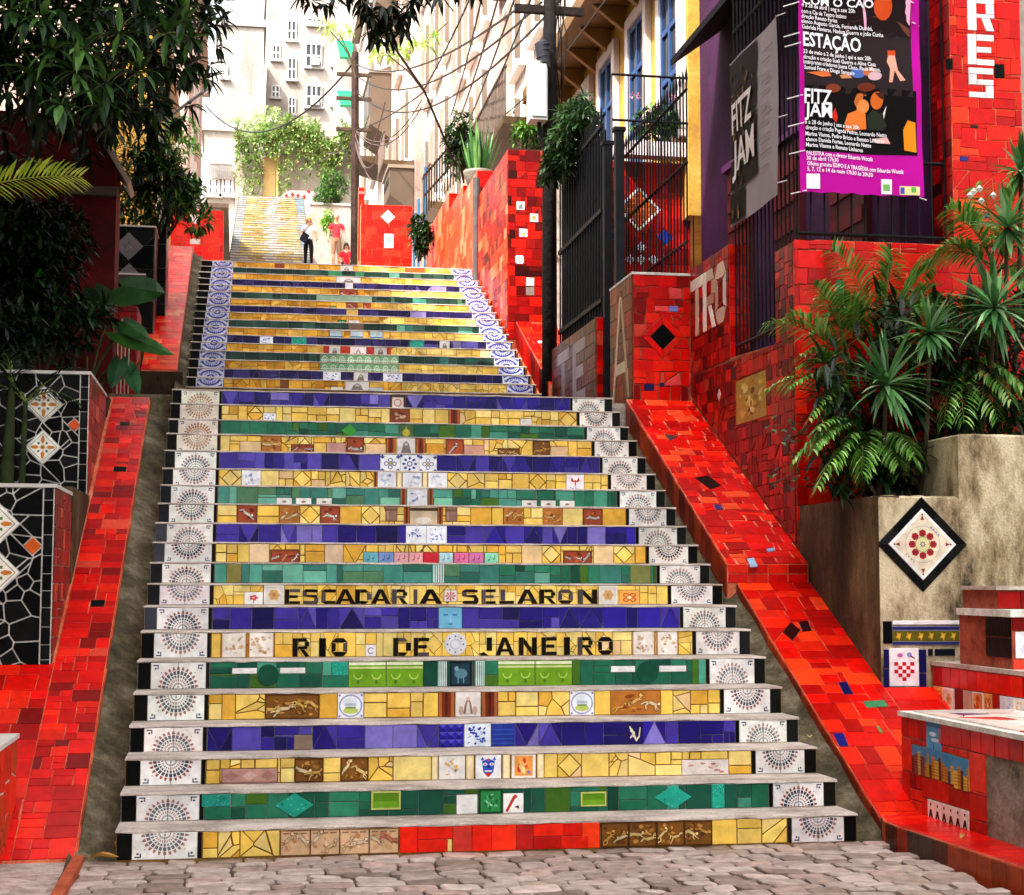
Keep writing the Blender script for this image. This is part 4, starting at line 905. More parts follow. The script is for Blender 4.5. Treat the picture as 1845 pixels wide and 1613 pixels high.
# kerb that runs on along the street
kx = lambda Y: 4.37-0.055*Y*(1 if Y < 0 else 0)
kerb = thing('kerb_wall', 'low red tiled kerb running to the street along the bench', 'kerb', (4.5, -1, 0))
K = [(4.455, .16), (4.42, .06), (4.395, -.05), (4.39, -.22), (4.405, -.5), (4.43, -1.0), (4.46, -1.6), (4.50, -2.4)]
IN = [(4.76, .24), (4.74, .16), (4.73, .05), (4.72, -.1), (4.72, -.5), (4.72, -1.0), (4.74, -1.6), (4.78, -2.4)]
zt = lambda Y: .115
v = []; f = []
for (a, y1), (b, y2) in zip(K, IN): v += [(a, y1, -.08), (a, y1, zt(y1)), (b, y2, zt(y2)), (b, y2, -.08)]
for i in range(len(K)-1):
    for q in range(3): f.append((i*4+q, i*4+q+1, i*4+q+5, i*4+q+4))
mobj('core', v, f, 'mortar_r', kerb)
for i in range(len(K)-1):
    (a, ya), (b, yb) = K[i], K[i+1]; (c, yc), (d, yd) = IN[i], IN[i+1]
    Z = lambda q: zt(q)
    nsub = max(1, int(round(abs(ya-yb)/.17)))
    for q in range(nsub):
        t0, t1 = q/nsub, (q+1)/nsub; L = lambda p, r, t: p+(r-p)*t
        P0 = np.array((L(a, b, t0), L(ya, yb, t0), 0)); P1 = np.array((L(a, b, t1), L(ya, yb, t1), 0))
        frs = Frame(P0, P1-P0, (0, 0, 1)); ln = np.linalg.norm(P1-P0)
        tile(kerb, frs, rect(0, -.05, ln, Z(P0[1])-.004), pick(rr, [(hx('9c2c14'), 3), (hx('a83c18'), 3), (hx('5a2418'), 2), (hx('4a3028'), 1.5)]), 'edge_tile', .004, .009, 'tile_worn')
        Q0 = np.array((L(c, d, t0), L(yc, yd, t0), 0)); Q1 = np.array((L(c, d, t1), L(yc, yd, t1), 0))
        ftop = Frame((0, 0, Z(P0[1])), (1, 0, 0), (0, 1, .45 if P0[1] > .01 else 0.0)) if True else None
        k = 1/ (math.hypot(1, .45) if P0[1] > .01 else 1)
        tile(kerb, Frame((0, P1[1], Z(P1[1])), (1, 0, 0), (0, 1, (Z(P0[1])-Z(P1[1]))/max(1e-4, P0[1]-P1[1]))), [(P1[0]+.004, 0), (Q1[0], Q1[1]-P1[1]), (Q0[0], Q0[1]-P1[1]), (P0[0]+.004, P0[1]-P1[1])], pick(rr, RED[:3]), 'red_tile', .006, .007)

# fallen leaves
rf = random.Random(8)
for i, (x, y, z, lab) in enumerate(((.0, .35, .02, 'curled dry leaf in the left gutter mouth beside the bottom step'), (-.06, -.05, .02, 'second dry leaf lying below the left gutter mouth'), (4.56, -.72, .125, 'small yellow leaf lying on the red kerb'), (4.33, 1.05, .50, 'yellow leaf caught in the right gutter'))):
    m_ = MB(); L = .16 if i < 2 else .09; a = rf.uniform(0, 6.28); d = np.array((math.cos(a), math.sin(a), 0)); sd = np.array((-d[1], d[0], 0)); b0 = np.array((x, y, z))
    vv = []
    for t in np.linspace(0, 1, 6):
        w = .4*L*math.sin(math.pi*min(.97, t*.9+.05)); c = b0+d*L*(t-.5)+np.array((0, 0, .05*L*math.sin(t*5)+.12*L*t)); vv += [c-sd*w*.5+np.array((0, 0, w*.35)), c, c+sd*w*.5+np.array((0, 0, w*.3))]
    ff = [q for k in range(5) for q in ((k*3, k*3+1, k*3+4, k*3+3), (k*3+1, k*3+2, k*3+5, k*3+4))]
    o = mobj('fallen_leaf', vv, ff, 'leaf', None, hx('b8873c') if i < 2 else hx('d0b060')); tag(o, lab, 'leaf', 'fallen leaves')

# ================================================================ right side
rw = random.Random(44)
def pxX(pts, X, fr): return [fr.uv(atX(x, y, X)) for x, y in pts]
def pxY(pts, Y, fr): return [fr.uv(atY(x, y, Y)) for x, y in pts]
def block(name, label, cat, lo, hi, mat, group=None, kind=None):
    b = MB().box(lo, hi); return tag(mobj(name, b.v, b.f, mat), label, cat, group, kind)

# concrete planter walls
def rough_box(lo, hi, mat, name, parent, seed, n=14):
    """box with slightly uneven, softly broken edges"""
    r = random.Random(seed); lo = np.array(lo, float); hi = np.array(hi, float)
    c = .018
    v = []; f = []
    X = [lo[0], lo[0]+c]+list(np.linspace(lo[0]+c, hi[0]-c, n))[1:-1]+[hi[0]-c, hi[0]]
    ring_ = lambda x, i: [(x, lo[1], lo[2]), (x, lo[1], hi[2]-c+r.uniform(-.006, .004)), (x, lo[1]+c, hi[2]+r.uniform(-.006, .003)), (x, hi[1], hi[2]), (x, hi[1], lo[2])]
    for i, x in enumerate(X):
        e = ring_(x, i)
        if i in (0, len(X)-1): e = [(x, a[1], min(a[2], hi[2]-c)) for a in e]
        v += e
    m = len(X)
    for i in range(m-1):
        for q in range(4): a = i*5+q; f.append((a, a+5, a+6, a+1))
    f += [(0, 1, 2, 3, 4), tuple((m-1)*5+q for q in (4, 3, 2, 1, 0))]
    return mobj(name, v, f, mat, parent)
planter = thing('planter_wall', 'stained concrete planter wall under the palms, bearing a mandala tile', 'planter', (5.4, 1.6, .3))
rough_box((5.06, 1.6, .2), (5.66, 1.78, 2.125), 'wallconc', 'front_wall', planter, 1)
rough_box((5.662, 1.598, .2), (8.2, 3.2, 2.57), 'wallconc', 'high_wall', planter, 2, 24)
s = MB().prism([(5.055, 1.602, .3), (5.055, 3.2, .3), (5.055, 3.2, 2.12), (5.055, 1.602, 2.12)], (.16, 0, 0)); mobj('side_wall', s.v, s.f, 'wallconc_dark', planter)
s = MB().box((5.2, 1.7, 1.6), (5.67, 3.2, 1.98)); mobj('soil', s.v, s.f, 'soil', planter)
fr = front(5.06, 1.6, 0)
# mandala tile in its black border
C0 = fr.uv(atY(1661, 981, 1.6)); R0 = .335
for q in range(4):
    a0, a1 = math.pi/2*q, math.pi/2*(q+1)
    A, B = (C0[0]+R0*math.cos(a0), C0[1]+R0*math.sin(a0)), (C0[0]+R0*math.cos(a1), C0[1]+R0*math.sin(a1))
    a_, b_ = (C0[0]+R0*.76*math.cos(a0), C0[1]+R0*.76*math.sin(a0)), (C0[0]+R0*.76*math.cos(a1), C0[1]+R0*.76*math.sin(a1))
    L = lambda p, r, t: (p[0]+(r[0]-p[0])*t, p[1]+(r[1]-p[1])*t)
    for t in range(3): tile(planter, fr, [L(A, B, t/3), L(A, B, (t+1)/3), L(a_, b_, (t+1)/3), L(a_, b_, t/3)], pick(rw, BLACK), 'black_tile', .002, .012)
rot = lambda p: [(.5+(x-.5)*.5-(y-.5)*.5, .5+(x-.5)*.5+(y-.5)*.5) for x, y in p]
dec = [(0, rot(rect(.06, .06, .94, .94)), hx('ecdcc0'))]
for k in range(8):
    a = math.pi/4*k; cx, cy = .5+.155*math.cos(a), .5+.155*math.sin(a)
    dec += [(2, [(cx+.055*math.cos(a+t)*1.05, cy+.055*math.sin(a+t)) for t in (0, 1.0, 2.1, 3.14, 4.2, 5.3)], hx('a81c1c')), (3, ngon(cx, cy, .022, 6), hx('74243c')), (4, [(.5+.055*math.cos(a), .5+.055*math.sin(a)), (.5+.03*math.cos(a+.3), .5+.03*math.sin(a+.3)), (.5+.012*math.cos(a), .5+.012*math.sin(a)), (.5+.03*math.cos(a-.3), .5+.03*math.sin(a-.3))], hx('3c2c3c'))]
dec += ring(.5, .5, .10, .115, hx('9cac78'), 20, lay=2)+[(1, ngon(.5, .5, .105, 16), hx('e8dc9c')), (3, ngon(.5, .5, .06, 12), hx('f4ecc4'))]+ring(.5, .5, .25, .262, hx('c8bca4'), 24, lay=1)
for k in range(4):
    a = math.pi/2*k; cx, cy = .5+.36*math.cos(a), .5+.36*math.sin(a)
    dec += [(1, [(cx+.05*math.cos(a), cy+.05*math.sin(a)), (cx+.035*math.cos(a+2.2), cy+.035*math.sin(a+2.2)), (cx+.035*math.cos(a-2.2), cy+.035*math.sin(a-2.2))], hx('8c2438')), (2, ngon(cx+.058*math.cos(a), cy+.058*math.sin(a), .014, 6), hx('4c3030'))]
    for s_ in (-1, 1):
        for t, cc in ((.35, '8c88b8'), (.55, '7c98b0')):
            px, py = .5+.36*math.cos(a)*(1-t)+.36*math.cos(a+s_*math.pi/2)*t, .5+.36*math.sin(a)*(1-t)+.36*math.sin(a+s_*math.pi/2)*t
            dec.append((1, [(px+.03*math.cos(a+s_*.9), py+.03*math.sin(a+s_*.9)), (px-.02, py+.008), (px+.012, py-.02)], hx(cc)))
tile(planter, fr, rhomb(C0[0], C0[1], R0*.755), hx('f6f3f0'), 'mandala_tile', .002, .013, decals=dec)
# gold leaf frieze and shield panel
for i in range(3):
    p0, p1 = fr.uv(atY(1607+i*40, 1163, 1.6)), fr.uv(atY(1607+(i+1)*40, 1128, 1.6))
    d = [(0, rect(0, .8, 1, .97), hx('2c3070')), (0, rect(0, .03, 1, .17), hx('2c3070')), (0, rect(0, .2, 1, .76), hx('6c6420'))]
    for q in (.28, .74):
        d += [(1, [(q+.16*math.cos(t)*(1 if j % 2 else .5), .48+.24*math.sin(t)*(1 if j % 2 else .5)) for j, t in enumerate([k*.698 for k in range(9)])], hx('e8b030')), (2, ngon(q, .48, .06, 6, .09), hx('f0cc58'))]
    tile(planter, fr, rect(p0[0], p0[1], p1[0], p1[1]), hx('8c90a8'), 'picture_tile', .002, .011, decals=d)
p0, p1 = fr.uv(atY(1607, 1126, 1.6)), fr.uv(atY(1727, 1118, 1.6)); tile(planter, fr, rect(p0[0], p0[1], p1[0], p1[1]), hx('f2ecec'), 'white_tile', .002, .014)
p0, p1 = fr.uv(atY(1591, 1160, 1.6)), fr.uv(atY(1606, 1119, 1.6)); tile(planter, fr, rect(p0[0], p0[1], p1[0], p1[1]), hx('0a0a0c'), 'black_tile', .002, .011)
for x0, y0, x1, y1 in ((1592, 1247, 1601, 1205), (1592, 1204, 1601, 1170), (1655, 1212, 1668, 1170), (1655, 1240, 1668, 1213), (1602, 1247, 1654, 1238)):
    p0, p1 = fr.uv(atY(x0, y0, 1.6)), fr.uv(atY(x1, y1, 1.6)); tile(planter, fr, rect(p0[0], p0[1], p1[0], p1[1]), hx('161a58'), 'blue_tile', .003, .011)
d = []
for r in range(5):
    for c in range(5):
        if (r+c) % 2 == 0 and not (r == 4 and c in (0, 4)): d.append((0, rect(.16+.136*c, .54-.1*r, .16+.136*(c+1), .54-.1*r+.1), hx('c01828')))
d += [(0, ngon(.36, .82, .1, 8, .06), hx('c86ca4')), (0, ngon(.68, .83, .09, 8, .07), hx('8c8cc8')), (1, [(.7, .78), (.86, .72), (.87, .75), (.72, .82)], hx('742838'))]
p0, p1 = fr.uv(atY(1602, 1237, 1.6)), fr.uv(atY(1654, 1168, 1.6)); tile(planter, fr, rect(p0[0], p0[1], p1[0], p1[1]), hx('f4f0f2'), 'shield_tile', .002, .012, decals=d)
for x0, x1 in ((1672, 1680), (1684, 1720)):
    p0, p1 = fr.uv(atY(x0, 1182, 1.6)), fr.uv(atY(x1, 1169, 1.6)); tile(planter, fr, rect(p0[0], p0[1], p1[0], p1[1]), hx('141822'), 'black_tile', .002, .01)

# tiled bench with the picture tiles, below the frieze
bench = thing('tiled_bench', 'red tiled bench with picture tiles along its side, under the gold frieze', 'bench', (5.8, 1.0, .3))
bX = 5.43; ye = float(atX(1812, 1200, bX)[1])
s = MB().box((bX, ye-.3, .2), (6.6, 1.59, .935)); mobj('seat_base', s.v, s.f, 'mortar_rd', bench)
s = MB().box((bX-.012, ye-.3, .936), (6.6, 1.588, .965)); mobj('seat_top', s.v, s.f, 'concrete', bench)
fr = leftface(bX, 1.585, 0); Lb = 1.585-ye+.3; u = .02
while u < Lb:
    w = rw.uniform(.12, .17); tile(bench, fr, rect(u, .80, min(u+w, Lb), .932), pick(rw, RED[:4]), 'red_tile', .005); u += w
u = .02
for w, kd in ((.17, 'orangeflower'), (.17, 'goldflower'), (.13, '#6a1410'), (.14, '#c0a48c'), (.17, 'card'), (.12, 'orangeflower'), (.1, '#b01810'), (.17, 'whiteblue'), (.2, 'king'), (.15, '#a81410')):
    c, d = motif(kd, rw); tile(bench, fr, rect(u, .645, u+w-.004, .797), c, 'picture_tile' if d else 'red_tile', .004, decals=d); u += w
mosaic(bench, fr, rect(.02, .3, Lb, .64), .14, RED_DULL, rw)
# stepped pier at the picture's edge
pY = .45; fr = front(0, pY, 0)
P = lambda x, y: fr.uv(atY(x, y, pY))
xl = P(1823, 1150)[0]
pier = thing('tiled_pier', 'stepped red tiled pier with white caps beside the picture bench', 'pier', (xl+.4, pY, .2))
s = MB().box((xl, pY, .1), (xl+1.0, 1.2, P(1823, 1112)[1])); mobj('shaft', s.v, s.f, 'mortar_rd', pier)
zc = P(1823, 1112)[1]; s = MB().box((xl-.02, pY-.03, zc), (xl+1.0, 1.2, zc+.045)); mobj('cap', s.v, s.f, 'mortar_w', pier)
s = MB().box((xl+.03, pY+.25, zc+.045), (xl+1.0, 1.2, zc+.17)); mobj('upper_block', s.v, s.f, 'mortar_rd', pier)
for i in range(4): tile(pier, front(xl+.03, pY+.25, zc+.05), rect(.16*i, 0, .16*(i+1), .11), pick(rw, RED_DULL), 'red_tile', .005)
s = MB().box((xl+.01, pY+.22, zc+.17), (xl+1.0, 1.2, zc+.195)); mobj('cap', s.v, s.f, 'concrete', pier)
for x0, x1 in ((xl, xl+.1), (xl+.1, xl+.25), (xl+.25, xl+.4)):
    tile(pier, fr, rect(x0, P(1830, 1137)[1], x1, zc), pick(rw, RED), 'red_tile', .005)
    tile(pier, fr, rect(x0, P(1830, 1212)[1], x1, P(1830, 1188)[1]), pick(rw, RED), 'red_tile', .005)
for i, (kd, w) in enumerate((('whiteblue', .17), ('king', .17))):
    c, d = motif(kd, rw); tile(pier, fr, rect(xl+.02+i*.17, P(1830, 1187)[1], xl+.02+(i+1)*.17, P(1830, 1138)[1]), c, 'picture_tile', .004, decals=d)
    c, d = motif('whiteblue', rw); tile(pier, fr, rect(xl+.02+i*.17, P(1830, 1265)[1], xl+.02+(i+1)*.17, P(1830, 1213)[1]), c, 'picture_tile', .004, decals=d)
mosaic(pier, fr, rect(xl, .25, xl+.5, P(1830, 1266)[1]), .13, RED_DULL, rw)
fl = leftface(xl, 1.0, 0)
for zz0, zz1 in ((P(1830, 1187)[1], P(1830, 1150)[1]), (P(1830, 1149)[1], zc)): tile(pier, fl, rect(0.2, zz0, .55, zz1), hx('0c0c0c'), 'black_tile', .004)

# low red wall with the city picture
low = thing('tiled_low_wall', 'low red tiled wall with a small painted skyline and white rim', 'low wall', (5.2, -.4, 0))
s = MB().box((4.72, -2.6, -.05), (5.9, .46, .685)); mobj('core', s.v, s.f, 'greyconc', low)
s = MB().box((4.695, -2.6, .686), (5.9, .47, .715)); mobj('rim', s.v, s.f, 'mortar_w', low)
fr = leftface(4.72, .46, 0)
mosaic(low, flat(4.76, -2.4, .716), rect(0, 0, 1.1, 2.8), .16, [(hx('f0dcd0'), 3), (hx('e8c8b8'), 2), (hx('c83c20'), 2), (hx('d8d0c4'), 2), (hx('5c2c70'), .7)], rw, style='voronoi', name='top_tile', joint=.008)
u = 0
while u < 2.7: w = rw.uniform(.11, .17); tile(low, fr, rect(u, .565, u+w, .683), pick(rw, RED[:4]), 'red_tile', .005); u += w
def lowq(x0, y0, x1, y1):
    a, b = fr.uv(atX(x0, y0, 4.72)), fr.uv(atX(x1, y1, 4.72)); return rect(a[0], a[1], b[0], b[1])
SKY = hx('3c90c0')
def city(rng, k):
    d = [(0, rect(0, .45, 1, 1), SKY)]
    cols = ['e8c048', '6c2c20', 'd88830', '3c4c70', '8c5048', 'c8b040']
    x = .0
    while x < .95:
        w = rng.uniform(.14, .3); hgt = rng.uniform(.35, .85); x1 = min(1, x+w)
        c = hx(rng.choice(cols)); d += [(1, rect(x, 0, x1, hgt), c)]+[(2, rect(x+.02, .1+q*.1, x1-.03, .14+q*.1), tuple(i*.5 for i in c)) for q in range(int(hgt*9))]; x += w
    return hx('e0b858'), d
hs = []
c, d = hx('4c9cc8'), [(0, ngon(.45, .55, .25, 8, .08), hx('d8ecf4')), (0, ngon(.6, .35, .3, 8, .07), hx('c4e0ec')), (1, [(.46, 0), (.56, 0), (.51, .28)], hx('3c3c50')), (0, rect(0, .8, 1, .95), hx('2c70a0'))]
hs.append((lowq(1672, 1349, 1697, 1302), c, d, 'picture_tile'))
for i, (x0, y0, x1, y1) in enumerate(((1646, 1393, 1672, 1347), (1673, 1400, 1698, 1352), (1699, 1408, 1721, 1360), (1722, 1420, 1748, 1368))):
    c, d = city(rw, i); hs.append((lowq(x0, y0, x1, y1), c, d, 'picture_tile'))
q = lowq(1674, 1484, 1748, 1462); d = []
for i in range(6):
    x = (i+.5)/6; d += [(0, [(x-.07, .15), (x-.03, .15), (x+.02, .6), (x-.02, .62)], INK), (1, [(x+.07, .15), (x+.03, .15), (x-.02, .6), (x+.02, .62)], INK), (0, ngon(x, .82, .02, 6, .07), INK)]
hs.append((q, hx('ece4d8'), d, 'picture_tile'))
hol = lowq(1652, 1490, 1672, 1448)
mosaic(low, fr, rect(0, .02, 1.14, .563), .21, [(hx('c8200c'), 4), (hx('b81a0c'), 3), (hx('d82810'), 3), (hx('8a120a'), .7)], rw, hs, joint=.005)

# ---------------------------------------------------------------- theatre terrace: tiled walls
tro = thing('tiled_wall', 'dark red wall lettered TRO, rising beside the upper ramp', 'tiled wall', (5.2, 4.7, 1.5))
s = MB().prism([(5.045, 3.25, 1.4), (5.045, 6.25, 2.8), (5.045, 6.25, 4.62), (5.045, 4.98, 4.62), (5.045, 4.98, 3.56), (5.045, 3.68, 3.50), (5.045, 3.68, 4.28), (5.045, 3.25, 4.28)], (.19, 0, 0)); mobj('core', s.v, s.f, 'mortar_rd', tro)
fr = leftface(5.045, 6.25, 0)
hs = []
for ch, x0, x1, yt, yb in (('T', 1246, 1269, 510, 622), ('R', 1268, 1290, 497, 608), ('O', 1290, 1309, 478, 598)):
    a = fr.uv(atX(x0, yb, 5.045)); b = fr.uv(atX(x1, yt, 5.045))
    for sgl in letter(ch, a[0], 3.92, b[0], 4.50): hs.append((sgl, pick(rw, [(hx('c8a890'), 2), (hx('b89078'), 2), (hx('d8c8b8'), 1)]), None, 'letter_tile'))
g0, g1 = fr.uv(atX(1328, 778, 5.045)), fr.uv(atX(1382, 688, 5.045))
g0 = (fr.uv(atX(1328, 745, 5.045))[0], 2.92); g1 = (fr.uv(atX(1382, 745, 5.045))[0], 3.32)
gd = blobs(rw, 26, [hx('8c6820'), hx('c8a048'), hx('5c4414'), hx('d8b868')], .04, .12); hs.append((rect(g0[0], g0[1], g1[0], g1[1]), hx('a88434'), gd, 'picture_tile'))
hs.append((rhomb(*fr.uv(atX(1297, 712, 5.045)), .06), hx('e8d8cc'), None, 'white_tile'))
lowtop = [(0, S*6.25+.15), (3.0, S*3.25+.15), (3.0, 3.5), (2.57, 3.5), (1.27, 3.56), (0, 3.56)]
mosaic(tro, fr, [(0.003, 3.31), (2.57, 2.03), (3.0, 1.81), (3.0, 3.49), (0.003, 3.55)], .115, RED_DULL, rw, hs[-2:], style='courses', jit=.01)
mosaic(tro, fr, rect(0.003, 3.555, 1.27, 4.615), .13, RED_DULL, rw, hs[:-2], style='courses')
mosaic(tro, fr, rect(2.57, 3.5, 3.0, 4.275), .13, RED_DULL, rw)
mosaic(tro, front(5.045, 4.98, 3.57), rect(0, 0, .185, 1.045), .13, RED, rw)

# front terrace wall and lettered column
ft = thing('tiled_wall', 'bright red front wall under the railing and magenta banner, behind the palms', 'tiled wall', (6.2, 3.3, 1.7))
s = MB().box((5.24, 3.25, 1.6), (7.6, 3.45, 4.30)); mobj('core', s.v, s.f, 'mortar_r', ft)
fr = front(5.045, 3.25, 0)
hs = [(quad, hx(c), None, 'coloured_tile') for quad, c in ((pxY([(1506, 505), (1520, 505), (1520, 535), (1506, 535)][::-1], 3.25, fr), '1c7c58'), (pxY([(1497, 442), (1505, 442), (1505, 455), (1497, 455)][::-1], 3.25, fr), '5a1008'), (pxY([(1598, 438), (1606, 438), (1606, 463), (1598, 463)][::-1], 3.25, fr), '5a1008'))]
mosaic(ft, fr, rect(0.002, 2.0, 2.6, 4.30), .155, RED[:4], rw, hs, style='courses', joint=.006, jit=.012)
column = thing('lettered_column', 'tall red tiled column with white letters RES beside the banner', 'column', (6.8, 3.35, 4.3))
s = MB().box((6.43, 3.22, 4.31), (7.06, 3.6, 8.6)); mobj('core', s.v, s.f, 'mortar_r', column)
fr = front(6.43, 3.22, 0)
RG = {'R': [rect(0, 0, .34, 1), rect(.34, .76, 1, 1), rect(.68, .48, 1, .76), rect(.34, .36, 1, .48), [(.5, .36), (.84, .36), (1, 0), (.68, 0)]],
      'E': [rect(0, 0, .34, 1), rect(.34, .78, 1, 1), rect(.34, .40, .9, .60), rect(.34, 0, 1, .2)],
      'S': [rect(0, .78, 1, 1), rect(0, .42, .34, .78), rect(.34, .42, 1, .62), rect(.68, 0, 1, .42), rect(0, 0, .68, .2)]}
hs = []
for ch, x0, x1, yt, yb in (('R', 1743, 1790, -6, 55), ('E', 1743, 1790, 64, 117), ('S', 1745, 1789, 124, 176)):
    a, b = fr.uv(atY(x0, yb, 3.22)), fr.uv(atY(x1, yt, 3.22))
    for q in RG[ch]: hs.append(([(a[0]+(b[0]-a[0])*x, a[1]+(b[1]-a[1])*y) for x, y in q], hx('f4f0f2'), None, 'letter_tile'))
for x0, y0, x1, y1, c in ((1703, 125, 1716, 106, '0c0c0c'), (1791, 141, 1809, 117, '0c0c0c'), (1729, 291, 1744, 283, '2c2c80'), (1748, 231, 1762, 226, '3c0808'), (1773, 393, 1783, 385, '28287c')):
    a, b = fr.uv(atY(x0, y0, 3.22)), fr.uv(atY(x1, y1, 3.22)); hs.append((rect(a[0], a[1], b[0], b[1]), hx(c), None, 'coloured_tile'))
mosaic(column, fr, rect(0, 4.31, .63, 7.2), .165, RED[:3]+[(hx('f83a12'), 2)], rw, hs, style='courses', joint=.006, jit=.008)
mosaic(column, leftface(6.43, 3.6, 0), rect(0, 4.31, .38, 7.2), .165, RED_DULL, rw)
block('white_house', 'whitewashed house wall at the picture edge beside the lettered column', 'house', (7.065, 3.3, 0), (9.5, 8, 8.6), 'whitewash')

# pillar with letter A at the top of the ramp
pa = thing('tiled_pillar', 'red tiled pillar with a black diamond, letter A on its side', 'pillar', (4.75, 6.7, 3))
s = MB().box((4.45, 6.26, 2.9), (5.04, 7.22, 4.56)); mobj('core', s.v, s.f, 'mortar_rd', pa)
s = MB().box((4.44, 6.25, 4.56), (5.05, 7.23, 4.585)); mobj('cap', s.v, s.f, 'mortar_w', pa)
fr = front(4.45, 6.26, 0)
hs = [(rhomb(*fr.uv(atY(1194, 607, 6.26)), .13), hx('0a0a0a'), None, 'black_tile')]
c0 = fr.uv(atY(1194, 607, 6.26))
for q in range(4):
    a0 = math.pi/2*q; pts = [(c0[0]+.13*math.cos(a0), c0[1]+.13*math.sin(a0)), (c0[0]+.22*math.cos(a0), c0[1]+.22*math.sin(a0)), (c0[0]+.22*math.cos(a0+math.pi/2), c0[1]+.22*math.sin(a0+math.pi/2)), (c0[0]+.13*math.cos(a0+math.pi/2), c0[1]+.13*math.sin(a0+math.pi/2))]
    hs.append((pts, pick(rw, RED[:3]), None, 'red_tile'))
for x0, y0, x1, y1, c in ((1160, 704, 1178, 692, '1c1850'), (1188, 697, 1197, 690, '28205c'), (1205, 562, 1222, 552, '7c7cc8')):
    a, b = fr.uv(atY(x0, y0, 6.26)), fr.uv(atY(x1, y1, 6.26)); hs.append((rect(a[0], a[1], b[0], b[1]), hx(c), None, 'coloured_tile'))
mosaic(pa, fr, rect(0.003, 3.06, .585, 4.555), .14, RED+[(hx('e84848'), 2)], rw, hs, style='courses', joint=.006, jit=.012)
fr = leftface(4.45, 7.22, 0)
hs = [(q, pick(rw, [(hx('d0b898'), 2), (hx('b49878'), 1), (hx('e0d0b8'), 1)]), None, 'letter_tile') for q in [[(.08, 3.35), (.17, 3.35), (.5, 4.42), (.42, 4.42)], [(.84, 3.35), (.75, 3.35), (.46, 4.36), (.52, 4.42)], rect(.27, 3.62, .66, 3.74)]]
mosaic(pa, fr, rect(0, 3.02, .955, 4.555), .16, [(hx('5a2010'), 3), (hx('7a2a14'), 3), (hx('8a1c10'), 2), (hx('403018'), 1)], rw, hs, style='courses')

# parapet with letters T E between landing and gate
pt = thing('tiled_parapet', 'dull parapet lettered TE on the landing before the black gate', 'parapet', (4.6, 9, 3.3))
s = MB().box((4.45, 7.9, 3.2), (4.62, 10.4, 4.40)); mobj('core', s.v, s.f, 'mortar_rd', pt)
fr = leftface(4.45, 10.4, 0)
hs = []
for ch, a, b in (('T', .35, 1.05), ('E', 1.25, 1.95)):
    for q in letter(ch, a, 3.55, b, 4.28): hs.append((q, pick(rw, [(hx('8c7c84'), 2), (hx('a08c88'), 2), (hx('74646c'), 1)]), None, 'letter_tile'))
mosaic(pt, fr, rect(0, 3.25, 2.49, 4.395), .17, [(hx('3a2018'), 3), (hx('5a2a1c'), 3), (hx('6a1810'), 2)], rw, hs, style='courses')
mosaic(pt, front(4.45, 7.9, 3.25), rect(0, 0, .17, 1.14), .13, RED, rw)

# red wall with framed diamond, behind the bars
rd = thing('tiled_wall', 'deep red wall with a white framed diamond behind the railing bars', 'tiled wall', (5.6, 10, 3.4))
s = MB().box((5.05, 10.0, 3.3), (6.12, 10.25, 6.72)); mobj('core', s.v, s.f, 'mortar_rd', rd)
fr = front(5.05, 10.0, 0)
c0 = fr.uv(atY(1151, 377, 10.0)); hs = []
gd = [(0, rhomb((i+.5)/7, (j+.5)/7, .05), hx('d87838')) for i in range(7) for j in range(7) if abs(i-3)+abs(j-3) < 4]
hs.append((rhomb(c0[0], c0[1], .23), hx('a84a1c'), gd, 'picture_tile'))
for q in range(4):
    a0 = math.pi/2*q; f_ = lambda r, a: (c0[0]+r*math.cos(a), c0[1]+r*math.sin(a))
    hs.append(([f_(.235, a0), f_(.285, a0), f_(.285, a0+math.pi/2), f_(.235, a0+math.pi/2)], hx('f0e4dc'), None, 'white_tile'))
for x, y, r, kd in ((1198, 428, .105, 'bluestripe'), (1110, 424, .09, 'bluestripe'), (1155, 446, .07, 'rosette'), (1135, 468, .065, 'quatre'), (1155, 468, .065, 'quatre'), (1177, 468, .065, 'quatre')):
    c, d = motif(kd, rw); hs.append((rhomb(*fr.uv(atY(x, y, 10.0)), r), c, [q for q in d if all(abs(a-.5)+abs(b-.5) < .5 for a, b in q[1])], 'picture_tile'))
mosaic(rd, fr, rect(0, 5.0, 1.07, 6.71), .20, [(hx('c01410'), 3), (hx('a00e0c'), 3), (hx('e02010'), 1.5), (hx('7a0a0a'), 1.5)], rw, hs, style='courses')

# tall red wall beside the upper flight with its planter top, and the orange-red walls that follow it
rt = thing('tiled_wall', 'tall red wall end with small square tiles beside the upper flight', 'tiled wall', (4.6, 13.5, 4.4))
s = MB().box((4.3, 12.9, 4.3), (4.98, 15.8, 7.60)); mobj('core', s.v, s.f, 'mortar_rd', rt)
s = MB().box((4.36, 12.98, 7.60), (4.9, 15.7, 7.64)); mobj('soil', s.v, s.f, 'soil', rt)
fr = front(4.3, 12.9, 0); hs = []
for x, y, kd in ((938, 371, 'saint'), (962, 393, 'goldflower'), (943, 420, 'medal'), (936, 468, 'rosette'), (955, 508, 'white'), (955, 525, '#8c8078')):
    c, d = motif(kd, rw); u_, v_ = fr.uv(atY(x, y, 12.9)); hs.append((rect(u_-.06, v_-.06, u_+.06, v_+.06), c, d, 'picture_tile'))
mosaic(rt, fr, rect(0, 4.9, .68, 7.6), .14, RED_DULL+[(hx('c81a0c'), 2.5)], rw, hs, style='courses')
mosaic(rt, leftface(4.3, 15.8, 0), [(0, 6.3), (2.9, 4.9), (2.9, 7.6), (0, 7.6)], .2, RED_ORANGE+RED_DULL, rw, style='courses')
